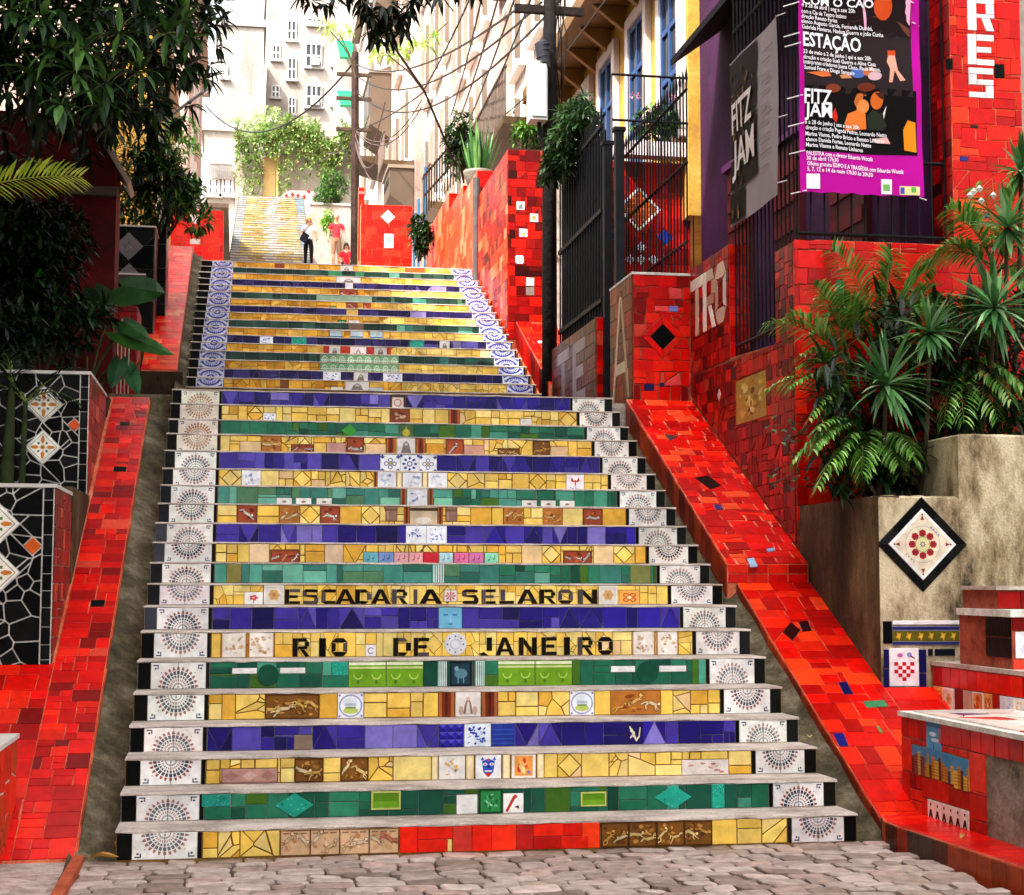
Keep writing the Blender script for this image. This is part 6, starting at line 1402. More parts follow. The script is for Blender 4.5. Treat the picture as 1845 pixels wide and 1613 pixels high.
house('last white house of the row with dark boxed balconies', 5.6, 47.05, 60, 12, 25, 'whitewash', [(49, .7, 17, 19), (52, .7, 17, 19), (55.5, .7, 17, 19), (49, .7, 21, 23), (52, .7, 21, 23)], eave=.4, cols=('8a7a6a', 'e8e4dc'), bal=[(48, 50.2, 16.7)])

for i, (ya, yb, za, zb, lab) in enumerate(((46.2, 49.2, 17.0, 19.6, 'upper'), (44.0, 46.8, 20.6, 23.4, 'top'), (38.4, 40.4, 12.6, 14.2, 'lower'))):
    o = thing('boxed_balcony', ['dark boxed balcony on the last white house above the distant pole', 'topmost dark boxed balcony close under the hanging leaves', 'lower dark boxed balcony behind the square red wall'][i], 'balcony', (5.3, ya, za), 'dark boxed balconies')
    MB().prism([(4.95, ya, za+.5), (5.68, ya, za), (5.68, ya, zb), (4.95, ya, zb-.3)], (0, yb-ya, 0), hx('5c4c3c')).build('box', 'paint', o)
    MB().box((4.9, ya-.05, zb-.28), (5.69, yb+.05, zb-.18), hx('8a7a68')).build('sill', 'paint', o)
    for q in range(3): y_ = ya+.3+q*(yb-ya-.5)/3; MB().box((4.925, y_, za+.9), (4.949, y_+(yb-ya-.8)/3.4, zb-.5), hx('1c1814')).build('pane', 'glass', o)
def flat_building(label, Y, px0, px1, ytop, ybot, mat, wins, depth=12, name='apartment_building', group='buildings on the hill', side=True):
    a, b = atY(px0, ybot, Y), atY(px1, ytop, Y)
    h = thing(name, label, 'building', ((a[0]+b[0])/2, Y+depth/2, a[2]), group)
    s = MB().box((a[0], Y, a[2]-8), (b[0], Y+depth, b[2])); mobj('wall', s.v, s.f, mat, h)
    MB().box((a[0]-.15, Y-.15, b[2]), (b[0]+.15, Y+depth, b[2]+.3), hx('b8b0a8')).build('parapet', 'paint', h)
    for x0, y0, x1, y1, kd in wins:
        p, q = atY(x0, y1, Y), atY(x1, y0, Y); m_ = .09
        f_ = MB().box((p[0]-m_, Y-.10, p[2]-m_), (p[0], Y-.001, q[2]+m_), hx('d8d0cc')).box((q[0], Y-.10, p[2]-m_), (q[0]+m_, Y-.001, q[2]+m_), hx('d8d0cc')).box((p[0], Y-.101, q[2]), (q[0], Y-.001, q[2]+m_), hx('d8d0cc')).box((p[0]-.2, Y-.25, p[2]-m_*2), (q[0]+.2, Y-.002, p[2]-.001), hx('c8c0bc')).build('window', 'paint', h)
        MB().box((p[0], Y-.03, p[2]), (q[0], Y-.002, q[2])).build('pane', 'glass', f_)
        n_ = 3 if kd else 2
        for k in range(1, n_): xx = p[0]+(q[0]-p[0])*k/n_; MB().box((xx-.05, Y-.07, p[2]), (xx+.05, Y-.031, q[2]), hx('ece8e4')).build('mullion', 'paint', f_)
        MB().box((p[0], Y-.065, (p[2]+q[2])/2-.05), (q[0], Y-.032, (p[2]+q[2])/2+.05), hx('ece8e4')).build('transom', 'paint', f_)
        if kd == 2: MB().box((q[0]-.7, Y-.5, p[2]), (q[0]-.1, Y-.075, p[2]+.5), hx('c0b8b4')).build('air_conditioner', 'paint', f_)
    return h
flat_building('white apartment block with air conditioners on the hilltop', 100, 478, 660, -60, 360, 'whitewash', [(519, 40, 532, 72, 0), (492, 84, 503, 107, 0), (520, 107, 532, 143, 0), (552, 82, 578, 120, 2), (553, 157, 578, 192, 2), (491, 157, 502, 175, 0), (521, 178, 531, 205, 0), (556, 36, 577, 44, 1), (600, 85, 615, 118, 1), (600, 160, 615, 190, 1)])
flat_building('grey weathered windowless block beside the white apartments', 92, 388, 476, 50, 330, 'greyplaster', [(402, 120, 408, 140, 0)])
flat_building('pale cream block half hidden behind the hilltop apartments', 120, 655, 720, 40, 330, 'pinkwash', [(668, 90, 680, 120, 1), (690, 90, 702, 120, 1)])
# stacked green awnings
for i, (x0, y0, x1, y1) in enumerate(((608, 60, 640, 101), (609, 151, 636, 188), (604, 248, 616, 268))):
    a, b = atY(x0, y1, 70), atY(x1, y0, 70); k = (b[0]-a[0])*.14
    o = thing('awning', ['top green window awning on the white block', 'middle green window awning on the white block', 'small lowest green awning on the white block'][i], 'awning', (a[0], 70, a[2]), 'green awnings')
    MB().prism([(a[0]+k, 70, a[2]), (b[0]-k, 70, a[2]), (b[0], 71.2, b[2]), (a[0], 71.2, b[2])], (0, .06, .05), hx('1c8454')).build('canvas', 'cloth', o)
    MB().box((a[0]+k, 69.99, a[2]-.12), (b[0]-k, 70.05, a[2]-.01), hx('176c46')).build('valance', 'cloth', o)
    MB().box((a[0], 71.2, b[2]), (b[0], 71.26, b[2]+.06), hx('b0b0a8')).build('rod', 'metal', o)
s = MB().box(*(lambda a, b: ((a[0], 71.3, a[2]-6), (b[0], 73, b[2])))(atY(602, 330, 71.3), atY(646, -60, 71.3))); tag(mobj('stair_tower', s.v, s.f, 'whitewash'), 'narrow white tower carrying the green awnings', 'building', 'buildings on the hill')
# retaining wall on the hill with a tan door-like panel
a, b = atY(424, 372, 62), atY(652, 262, 62)
rwl = tag(mobj('retaining_wall', *(lambda q: (q.v, q.f))(MB().box((a[0], 62, a[2]-6), (b[0], 64, b[2]))), 'whitewash'), 'whitewashed retaining wall overgrown with creepers behind the far flight', 'retaining wall')
a, b = atY(474, 362, 62), atY(497, 285, 62); MB().box((a[0], 61.85, a[2]), (b[0], 61.99, b[2]), hx('c8a468')).build('panel', 'paint', rwl)
a, b = atY(497, 362, 62), atY(502, 285, 62); MB().box((a[0], 61.8, a[2]), (b[0], 61.99, b[2]), hx('e8cc80')).build('panel', 'paint', rwl)
# small white wall with red diamonds
a, b = atY(508, 366, 58), atY(566, 345, 58)
dw = tag(mobj('garden_wall', *(lambda q: (q.v, q.f))(MB().prism([(a[0], 58, a[2]-1), (b[0], 58, a[2]-1), (b[0], 58, b[2]), (a[0]+.25*(b[0]-a[0]), 58, b[2]), (a[0], 58, b[2]-.2)], (0, .3, 0))), 'whitewash'), 'little white wall with dark red diamonds at the top of the far flight', 'wall')
f0 = front(0, 58, 0)
for x, y in ((516, 353), (527, 351), (537, 353), (548, 355), (556, 345)): tile(dw, f0, rhomb(*f0.uv(atY(x, y, 58)), .085, .11), hx('8c2c2c'), 'diamond_tile', .004, .02)
a, b = atY(560, 425, 47.6), atY(646, 372, 47.6)
gw = tag(mobj('garden_wall', *(lambda q: (q.v, q.f))(MB().box((a[0], 47.6, a[2]-3), (b[0], 47.9, b[2]))), 'whitewash'), 'low pale wall under the round bush behind the walking man', 'wall')
MB().box((a[0]-.05, 47.55, b[2]), (b[0]+.05, 47.95, b[2]+.07), hx('c8c0b8')).build('coping', 'paint', gw)
# blue posts and frames beside the far red wall
for x, yt, Y, lab in ((744, 385, 23.6, 'slim blue post close against the square red wall'), (752, 358, 23.3, 'taller blue door post next to the square red wall'), (764, 300, 22.9, 'tall blue steel post with a top rail')):
    a = atY(x, 478, Y); b = atY(x+5, yt, Y); tag(MB().box((a[0], Y, a[2]-1), (b[0], Y+.06, b[2]), hx('3c6c90')).build('blue_post', 'metal'), lab, 'post', 'blue door posts')
bars('railing', 'thin rusty roof railing behind the potted sword plant', (*atY(764, 345, 22)[:2], 0), (*atY(838, 345, 18.5)[:2], 0), 8.7, 9.55, .22, (9.5, 9.1), .012, False, group='small far railings', mat='metal')

# ================================================================ left side walls
rl2 = random.Random(61)
def black_wall(label, lo, hi, seed, inserts, size=.13):
    r = random.Random(seed)
    w = thing('mosaic_wall', label, 'mosaic wall', ((lo[0]+hi[0])/2, lo[1], lo[2]), 'black mosaic walls')
    b = MB().box(lo, hi); mobj('core', b.v, b.f, 'mortar_w', w)
    MB().box((lo[0], lo[1]-.014, hi[2]), (hi[0]+.014, hi[1], hi[2]+.025), hx('c8c2ba')).build('rim', 'paint', w)
    fr = front(lo[0], lo[1], 0)
    W_, z0, z1 = hi[0]-lo[0], lo[2], hi[2]
    mosaic(w, fr, rect(0, z0, W_-.07, z1), size, BLACK, r, inserts(fr), 'voronoi', 'black_tile', joint=.010)
    z = z0
    while z < z1-.01: h = min(r.uniform(.08, .14), z1-z); tile(w, fr, rect(W_-.068, z, W_-.003, z+h), pick(r, BLACK), 'black_tile', .006); z += h
    mosaic(w, rightface(hi[0], lo[1], 0), rect(0.004, z0, hi[1]-lo[1], z1), .14, [(hx('7a1c10'), 3), (hx('a02814'), 2), (hx('5c1810'), 2), (hx('c85830'), 1)], r, style='courses')
    return w
def cross_tile(fr, x, y, Y, r):
    c = fr.uv(atY(x, y, Y)); R45 = lambda p: [(.5+((a-.5)-(b-.5))*.5, .5+((a-.5)+(b-.5))*.5) for a, b in p]
    d = [(0, R45(rect(.07, .07, .93, .93)), hx('8c9a64')), (1, R45(rect(.1, .1, .9, .9)), hx('f2ece0'))]
    for k in range(4):
        a = math.pi/2*k; g = lambda q, t: (.5+q*math.cos(a+t), .5+q*math.sin(a+t))
        d += [(2, [g(.10, 0), g(.20, .3), g(.33, .1), g(.36, 0), g(.33, -.1), g(.20, -.3)], hx('c87c2c')), (2, [g(.12, .785), g(.17, 1.05), g(.22, .785), g(.17, .52)], hx('5c7434'))]
    d += [(3, ngon(.5, .5, .075, 10), hx('c8a04c')), (4, ngon(.5, .5, .035, 8), hx('8c4c1c'))]
    return (rhomb(c[0], c[1], r), hx('f0ece4'), d, 'picture_tile')
def b1ins(fr):
    c = fr.uv(atY(59, 984, 1.9)); return [cross_tile(fr, -8, 944, 1.9, .155), cross_tile(fr, -8, 1032, 1.9, .155), (rhomb(c[0], c[1], .062), hx('e8641c'), None, 'orange_tile')]
black_wall('black broken tile wall in front with white joints and one orange tile', (-2.2, 1.9, .88), (-.575, 2.95, 2.13), 3, b1ins, .125)
def b2ins(fr):
    c = fr.uv(atY(134, 766, 4.3)); return [cross_tile(fr, 79, 729, 4.3, .15), cross_tile(fr, 77, 806, 4.3, .14), (rhomb(c[0], c[1], .055), hx('e85a1c'), None, 'orange_tile')]
black_wall('black broken tile wall behind with two flowered diamond tiles', (-2.6, 4.3, 1.95), (-.585, 5.95, 3.19), 4, b2ins, .13)
tag(mobj('wall_stub', *(lambda q: (q.v, q.f))(MB().box((-1.6, 2.96, 1.2), (-.56, 4.28, 2.2))), 'wallconc_dark'), 'rough concrete stub between the two black mosaic walls', 'wall')
# low red box at the corner of the picture
cb = thing('tiled_box', 'low red box with white rim and white slanting lines at the picture corner', 'planter box', (-.8, -.3, 0))
s = MB().box((-1.5, -.75, -.02), (-.60, .5, .62)); mobj('core', s.v, s.f, 'mortar_w', cb)
MB().box((-1.52, -.77, .62), (-.585, .52, .645), hx('d0c8c0')).build('rim', 'paint', cb)
for fr, L in ((front(-1.5, -.75, 0), .9), (rightface(-.60, -.75, 0), 1.25)):
    mosaic(cb, fr, rect(0, 0, L, .62), .19, [(hx('d82c10'), 3), (hx('b84018'), 2), (hx('c83818'), 2), (hx('a84820'), 1)], rl2, style='voronoi', joint=.014)
# upper left ramp parapet
ul = thing('ramp_wall', 'glossy red parapet slope beside the upper flight, below the dark planter', 'parapet', (-.35, 12, 3.4), 'red sloping parapets along the stairs')
zf = lambda Y: -1.04+S2*Y
s = MB().prism([(-.14, 10.68, 3.1), (-.14, 16.3, 3.1), (-.14, 16.3, zf(16.3)), (-.14, 10.68, zf(10.68))], (-.42, 0, 0)); mobj('core', s.v, s.f, 'mortar_r', ul)
s = MB().box((-.56, 10.66, 3.1), (-.06, 10.70, zf(10.68)-.02)); mobj('end_face', s.v, s.f, 'wallconc_dark', ul)
mosaic(ul, slope(-.56, 10.68, zf(10.68), S2), rect(0, 0, .42, 6.2), .19, RED_ORANGE+RED[:3], rl2, style='courses')
fr2 = rightface(-.14, 10.68, 0); u = 0
while u < 5.6:
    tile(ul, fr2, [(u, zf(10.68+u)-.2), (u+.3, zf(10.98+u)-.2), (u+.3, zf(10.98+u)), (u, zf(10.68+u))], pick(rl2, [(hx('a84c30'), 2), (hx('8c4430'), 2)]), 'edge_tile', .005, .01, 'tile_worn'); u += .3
vs_, fs_ = [], []
for i in range(17):
    Y = 9.4+7*i/16; zz = zf(Y)-.17
    for x, dz in ((-.15, .06), (-.06, 0), (.01, -.02)): vs_.append((x, Y, zz+dz+.01*math.sin(i*2.1+x*40)))
for i in range(16):
    for q in range(2): a = i*3+q; fs_.append((a, a+1, a+4, a+3))
tag(mobj('gutter', vs_, fs_, 'gutter', smooth=True), kind='structure')
# striped block and black diamond planter
sb = thing('tiled_block', 'red block with cream stripes behind the heart shaped leaves', 'block', (-.8, 9.9, 3.2))
s = MB().box((-1.05, 9.85, 3.1), (-.57, 10.6, 4.7)); mobj('core', s.v, s.f, 'mortar_rd', sb)
fr = front(-1.05, 9.85, 0); hs = []
for i in range(7): hs.append((rect(.14+i*.042, 3.5+.05*(i % 3), .16+i*.042, 4.55-.08*(i % 2)), hx('d8c4a8'), None, 'cream_tile'))
mosaic(sb, fr, rect(0, 3.2, .48, 4.7), .16, RED+RED_DULL, rl2, hs, style='courses')
mosaic(sb, rightface(-.57, 9.85, 0), rect(0, 3.2, .75, 4.7), .16, RED_DULL, rl2)
for (x0, x1, Y, yt, yb, lab) in ((193, 279, 12.0, 408, 495, 'black planter box with a grey diamond tile, left of the upper flight'), (262, 300, 12.75, 402, 472, 'second black planter box half hidden behind the diamond planter')):
    a, b = atY(x0, yb, Y), atY(x1, yt, Y)
    pb = thing('planter_box', lab, 'planter', ((a[0]+b[0])/2, Y, a[2]), 'black planter boxes')
    s = MB().box((a[0], Y, 4.0), (b[0], Y+.7, b[2]-.02)); mobj('core', s.v, s.f, 'mortar_g', pb)
    MB().box((a[0]-.02, Y-.03, b[2]-.02), (b[0]+.02, Y+.72, b[2]), hx('b0a8a0')).build('rim', 'paint', pb)
    fr = front(a[0], Y, 0); hs = []
    if x0 == 193:
        c, d = hx('6c6464'), blobs(rl2, 20, [hx('80787c'), hx('585254'), hx('746c70')], .03, .07, 0, (.3, .3, .7, .7))  # deep shade on this box is put into its dark, grey colours
        hs = [(rhomb(*fr.uv(atY(232, 444, 12)), .185), c, d, 'picture_tile'), (rhomb(*fr.uv(atY(232, 500, 12)), .185), c, None, 'picture_tile')]
        MB().box((a[0]+.1, Y-.05, a[2]), (b[0]-.1, Y-.01, a[2]+.02), hx('c8c0b8')).build('ledge', 'paint', pb)
    mosaic(pb, fr, rect(0, 4.0, b[0]-a[0], b[2]-.02), .3, BLACK, rl2, hs, joint=.004)
    mosaic(pb, rightface(b[0], Y, 0), rect(0, 4.6, .7, b[2]-.02), .2, [(hx('4c1414'), 2), (hx('5c4c48'), 1)], rl2)
# dark red house front with a sloping white rail
rh = thing('red_house', 'dark red house wall with slanted gable behind the palm frond', 'house', (-1.9, 9.3, 3.2))
s = MB().prism([(-3.4, 9.2, 3.1), (-.78, 9.2, 3.1), (-.78, 9.2, 6.15), (-1.15, 9.2, 6.75), (-3.4, 9.2, 6.75)], (0, .6, 0)); mobj('wall', s.v, s.f, stain_mat("deep_red_plaster", hx('3c0808'), hx('6c1010'), scale=2), rh)
MB().prism([(-1.17, 9.14, 6.8), (-1.13, 9.14, 6.84), (-.62, 9.14, 6.0), (-.66, 9.14, 5.96)], (0, .7, 0), hx('b8a898')).build('gable_rail', 'paint', rh)
MB().box((-1.3, 9.12, 5.82), (-.76, 9.2, 5.92), hx('54483c')).build('ledge', 'paint', rh)
for nm, lo, hi in (('terrace', (-12, 5.96, 1), (-.57, 9.84, 3.22)), ('terrace', (-12, 2.96, .5), (-1.62, 5.95, 2.0)), ('terrace', (-12, 9.85, 2), (-.58, 18, 4.4)), ('terrace', (-4, 0.3, -.1), (-1.83, 2.95, .9))):
    b = MB().box(lo, hi); tag(mobj(nm, b.v, b.f, 'soil'), kind='structure')
b = MB().box((-.6, 6.5, 2.5), (0.0, 10.66, 3.29)); tag(mobj('landing', b.v, b.f, 'gutter'), kind='structure')

# houses up the left side
def left_house(label, X, Y0, Y1, z0, z1, mat, wins, group='houses up the left side', roofc='a08c7c', wid=5):
    h = thing('row_house', label, 'house', (X-2, (Y0+Y1)/2, z0), group)
    b = MB().box((X-wid, Y0, z0), (X, Y1, z1)); mobj('wall', b.v, b.f, mat, h)
    MB().box((X-wid, Y0-.1, z1), (X+.25, Y1+.1, z1+.15), hx(roofc)).build('roof', 'paint', h)
    for yc, w, za, zb in wins:
        f_ = MB().box((X+.001, yc-w-.1, za-.1), (X+.06, yc-w, zb+.1), hx('ece4dc')).box((X+.001, yc+w, za-.1), (X+.06, yc+w+.1, zb+.1), hx('ece4dc')).box((X+.001, yc-w, zb), (X+.061, yc+w, zb+.1), hx('ece4dc')).build('window', 'paint', h)
        MB().box((X+.001, yc-w, za), (X+.02, yc+w, zb)).build('pane', 'glass', f_)
        MB().box((X+.021, yc-.04, za), (X+.04, yc+.04, zb), hx('d8d0c8')).build('mullion', 'paint', f_)
    return h
left_house('orange yellow house wall behind the street lamp', -1.1, 22, 30.5, 5, 12.3, 'yellowwash', [(24, .5, 9, 10.5), (27.5, .5, 9, 10.5)], wid=.9)
left_house('pale pink house with shutters past the street lamp', -.75, 31, 44, 8, 17.5, 'pinkwash', [(33.5, .6, 11.5, 13.2), (37, .6, 11.5, 13.2), (41, .6, 11.5, 13.2), (33.5, .6, 14.6, 16.2), (38, .6, 14.6, 16.2)])
lh = left_house('whitewashed house with railing beside the far flight', -.1, 45, 62, 10, 14.0, 'whitewash', [(49, .7, 12.2, 13.5), (55, .7, 12.2, 13.5)])
fb = flat_building('low grey house front with a small balustrade left of the far flight', 64, 366, 428, 238, 372, 'greyplaster', [(378, 325, 392, 350, 1), (403, 325, 417, 350, 1)], depth=4, name='low_house', group='houses up the left side')
a, b = atY(378, 322, 63.8), atY(418, 298, 63.8)
for i in range(12): x = a[0]+(b[0]-a[0])*i/11; MB().box((x-.03, 63.75, a[2]), (x+.03, 63.81, b[2]), hx('7a7470')).build('baluster', 'paint', fb)
MB().box((a[0], 63.72, b[2]), (b[0], 63.84, b[2]+.08), hx('8a8480')).build('handrail', 'paint', fb)
# street lamp
lp = thing('street_lamp', 'grey street lamp on a bracket beside the mango leaves', 'street lamp', (-.56, 16, 6))
MB().tube([(-.58, 16, 5.5), (-.55, 16, 9.4)], [.05, .04], hx('6a6464'), 8).build('pole', 'metal', lp)
MB().tube([(-.55, 16, 8.7), (-.2, 15.95, 8.98), (.0, 15.9, 9.12)], .025, hx('6a6464'), 6).build('arm', 'metal', lp)
hd = MB().prism([(-.02, 15.85, 9.08), (.16, 15.85, 9.24), (.14, 15.85, 9.32), (-.02, 15.85, 9.18)], (0, .12, 0), hx('8c8884')).build('lamp_head', 'metal', lp)
MB().prism([(0.0, 15.87, 9.075), (.13, 15.87, 9.19), (.13, 15.87, 9.205), (0.0, 15.87, 9.09)], (0, .08, 0), hx('d8d4d0')).build('lens', 'paint', hd)

# added unseen blocks on the left, sized to put the steps in open shade
for nm, lo, hi in (('added_shade_block', (-15, -32, -.05), (-4.6, 1.0, 24)), ('added_shade_block', (-15, 1.3, -.05), (-4.6, 19, 16.7))):
    b = MB().box(lo, hi); o = tag(mobj(nm, b.v, b.f, 'greyplaster'), kind='structure')
    for z in np.arange(3.6, hi[2], 3.4): MB().box((-4.58, lo[1]+.1, z), (-4.5, hi[1]-.1, z+.18), hx('a89c8c')).build('cornice', 'paint', o)

# ================================================================ vegetation
G_DARK = [hx('0e1c08'), hx('13240b'), hx('182c0e'), hx('0a1606')]
G_MID = [hx('22401a'), hx('2c4e1e'), hx('1c3614'), hx('385e24')]
G_LITE = [hx('4f8a2c'), hx('6aa03a'), hx('5c9434'), hx('88b84c')]
G_PALM = [hx('54882f'), hx('689c3c'), hx('44742c'), hx('80b050'), hx('a0c478')]
rv = random.Random(77)
def unit(v): v = np.asarray(v, float); return v/(np.linalg.norm(v)+1e-9)
def blade(mb, base, d, L, Wd, droop, col, segs=3, up=(0, 0, 1), fold=.25):
    """one leaf: a tapered, drooping, slightly folded blade"""
    d = unit(d); side = np.cross(d, up)
    if np.linalg.norm(side) < .05: side = np.cross(d, (1, 0, 0))
    side = unit(side); nrm = unit(np.cross(side, d)); b = len(mb.v); p = np.array(base, float)
    prof = {2: (.35, 1.0, .03), 3: (.3, 1.0, .75, .03), 4: (.25, .9, 1.0, .6, .03)}[segs]
    for i in range(segs+1):
        w = Wd*.5*prof[i]
        mb.v += [tuple(p-side*w+nrm*w*fold), tuple(p), tuple(p+side*w+nrm*w*fold)]
        st = L/segs; d = unit(d+np.array((0, 0, -droop/segs))); p = p+d*st
    for i in range(segs):
        a = b+i*3; mb.f += [(a, a+1, a+4, a+3), (a+1, a+2, a+5, a+4)]; mb.t += [col, col]
def rosette(mb, c, R, n, Wd, cols, up=(0, -.35, .94), droop=.5, rng=rv):
    up = unit(up); a1 = unit(np.cross(up, (1, .2, 0))); a2 = np.cross(up, a1)
    for i in range(n):
        t = 2*math.pi*i*.381966; e = rng.uniform(-.25, 1.2)
        d = (a1*math.cos(t)+a2*math.sin(t))*math.cos(e)+up*math.sin(e)
        blade(mb, c, d, R*rng.uniform(.75, 1.1), Wd*rng.uniform(.8, 1.2), droop*rng.uniform(.5, 1.3), rng.choice(cols), 4)
def frond(mb, base, tip, arch, n, ll, lw, cols, rng=rv, stem=hx('5c6c2c'), droop=.9):
    base, tip = np.asarray(base, float), np.asarray(tip, float)
    ax = tip-base; L = np.linalg.norm(ax); pts = [base+ax*t+np.array((0, 0, arch*4*t*(1-t))) for t in np.linspace(0, 1, 9)]
    mb.tube(pts, list(np.linspace(.008, .002, 9)), stem, 4, False)
    side = unit(np.cross(ax, (0, .55, .85)))
    for i in range(n):
        t = .12+.88*i/n; k = t*8; j = min(7, int(k)); p = pts[j]+(pts[j+1]-pts[j])*(k-j); tg = unit(pts[j+1]-pts[j])
        l = ll*(math.sin(math.pi*(.12+.8*t))**.6)
        for s in (-1, 1): blade(mb, p, side*s*1.0+tg*(.55+.5*t)+np.array((rng.uniform(-.1, .1), rng.uniform(-.15, .15), .18)), l*rng.uniform(.85, 1.1), lw, droop*rng.uniform(.7, 1.2), rng.choice(cols), 3)
def whorl(mb, c, d, n, L, Wd, cols, rng=rv, droop=1.1):
    d = unit(d); a1 = unit(np.cross(d, (.3, 1, .2))); a2 = np.cross(d, a1)
    for i in range(n):
        t = 2*math.pi*i/n+rng.uniform(-.3, .3); e = rng.uniform(.1, .9)
        v = (a1*math.cos(t)+a2*math.sin(t))*math.cos(e)+d*math.sin(e)
        blade(mb, np.asarray(c)+v*.015, v, L*rng.uniform(.7, 1.15), Wd*rng.uniform(.8, 1.15), droop*rng.uniform(.5, 1.3), rng.choice(cols), 3)
def in_ell(rng, c, r, shell=.55):
    while True:
        q = np.array([rng.uniform(-1, 1) for _ in range(3)]); n = np.linalg.norm(q)
        if shell < n < 1: return np.array(c)+q*np.array(r), q
def limb(mb, a, b, r0, r1, rng=rv, col=hx('3a2c20'), wob=.06, n=6):
    a, b = np.asarray(a, float), np.asarray(b, float)
    pts = [a+(b-a)*t+np.array([rng.uniform(-wob, wob) for _ in range(3)])*(0 if t in (0, 1) else 1) for t in np.linspace(0, 1, n)]
    mb.tube(pts, list(np.linspace(r0, r1, n)), col, 7); return pts

# ---- mango tree on the left, its crown reaching over the steps
mango = thing('mango_tree', 'big dark mango tree overhanging the left side of the steps', 'tree', (-2.9, 7.6, 3.2))
tk = MB(); limb(tk, (-2.9, 7.6, 3.0), (-2.6, 7.3, 5.6), .2, .15); 
for e in ((-1.2, 6.4, 6.7), (-.9, 8, 7.1), (-2.4, 5, 7.2), (-1.5, 4.6, 6.4), (-2.2, 6.9, 9.0)): limb(tk, (-2.6, 7.3, 5.5), e, .09, .02 if e[2] < 8 else .07, wob=.12)
for e in ((2.0, 6.3, 8.9), (1.6, 5.0, 7.6), (.4, 6.6, 8.9)): limb(tk, (-2.2, 6.9, 9.0), e, .06, .018, wob=.1)
limb(tk, (1.6, 5.0, 7.6), (1.65, 4.2, 6.1), .02, .008, wob=.04); limb(tk, (1.6, 5.0, 7.6), (1.0, 4.3, 6.35), .015, .006, wob=.04); limb(tk, (1.6, 5, 7.6), (2.4, 4.4, 6.45), .015, .006, wob=.04)
tk.build('trunk', 'bark', mango, True)
cr = MB()
for c, r, n, L, cols in (((-1.75, 5.2, 6.6), (1.15, 1.2, 1.15), 190, .30, G_DARK+G_DARK+G_MID), ((-.75, 6.3, 6.75), (.85, 1.2, 1.0), 150, .27, G_DARK+G_DARK+G_MID), ((-.25, 7.8, 7.55), (.66, 1.2, 1.25), 170, .22, G_DARK+G_MID), ((-1.6, 8, 7.2), (1.6, 1.5, 1.5), 150, .3, G_DARK), ((-1.2, 9.5, 7.3), (.6, 1.0, .6), 60, .22, G_DARK+G_MID), ((.9, 6.8, 8.7), (2.2, 2.0, .7), 220, .28, G_DARK+G_MID), ((-2.6, 4.6, 8.0), (1.6, 1.8, 1.3), 110, .3, G_DARK+G_MID)):
    for i in range(n):
        p, q = in_ell(rv, c, r, .35); whorl(cr, p, q*.6+np.array((0, -.3, .1)), rv.randint(7, 10), L, L*.24, cols)
for x, y, Y in ((45, 40, 4.4), (75, 30, 4.2), (150, 90, 4.2), (135, 130, 4.2), (190, 150, 4.4), (110, 190, 4.1), (215, 60, 4.6), (330, 40, 5.2), (345, 70, 5.2), (300, 60, 5.0), (95, 90, 4.3), (60, 130, 4.4), (180, 190, 4.6), (255, 130, 5), (20, 20, 4.2)):
    whorl(cr, atY(x, y, Y), (rv.uniform(-.3, .3), -.7, .15), 9, .30, .07, G_MID+[hx('4c7430'), hx('58803c')])
for x, y, Y, n in ((560, 2, 4.3, 7), (585, 6, 4.3, 7), (545, -12, 4.3, 8), (600, -6, 4.3, 7), (690, 12, 4.2, 9), (670, 30, 4.2, 8), (715, 35, 4.2, 9), (700, 58, 4.2, 9), (735, 20, 4.2, 8), (660, 5, 4.2, 8), (680, 70, 4.2, 7), (745, -5, 4.2, 8), (790, -8, 4.3, 8), (820, -18, 4.3, 7), (855, -14, 4.3, 6), (625, -15, 4.3, 8), (728, 52, 4.2, 7), (705, 8, 4.25, 10), (690, 25, 4.3, 10), (665, 18, 4.3, 9), (722, 28, 4.3, 9), (695, 48, 4.3, 9), (672, 55, 4.25, 8), (650, -5, 4.3, 9), (740, 8, 4.25, 9), (760, -10, 4.25, 8), (700, 30, 4.35, 9), (680, 45, 4.35, 9), (715, 15, 4.35, 9)):
    whorl(cr, atY(x, y, Y), (rv.uniform(-.4, .4), rv.uniform(-.4, .2), -.6), n, .17, .045, [hx('0e1a08'), hx('14240c'), hx('101c08')], droop=.7)
cr.build('crown', 'leaf', mango)

# ---- palms, dracaenas and undergrowth in the concrete planter
YP = 2.3
def R3(x, y, Y=YP): return atY(x, y, Y)
def plant(name, label, cat, base, group=None): return thing(name, label, cat, base, group)
def frond_palm(label, base_px, fr_list, Y, n=20, ll=.20, arch=.10, cols=G_PALM, group='palms in the concrete planter', z0=2.0, lw=.024, name='palm'):
    z0 = 2.57 if base_px[0] > 1690 else z0
    fr_list = fr_list+[((b[0]+rv.uniform(-15, 15), b[1]+rv.uniform(-12, 12)), (t[0]+rv.uniform(-45, 45), t[1]+rv.uniform(-40, 40)), dy+rv.uniform(-.1, .25)) for b, t, dy in fr_list]
    bpt = atY(base_px[0], base_px[1], Y+.25); pl = plant(name, label, 'palm', (bpt[0], bpt[1], z0), group)
    st = MB(); st.tube([(bpt[0], bpt[1], z0-.15), bpt], [.03, .018], hx('5a5030'), 6); st.build('stem', 'bark', pl)
    mb = MB()
    for b, t, dy in fr_list:
        B = atY(b[0], b[1], Y+.2); T = atY(t[0], t[1], Y+dy); mb.tube([bpt, (bpt+B)/2+np.array((0, 0, .02)), B], [.008, .007, .006], hx('5c6c2c'), 4, False); frond(mb, B, T, arch, n, ll, lw, cols)
    mb.build('fronds', 'leaf', pl); return pl
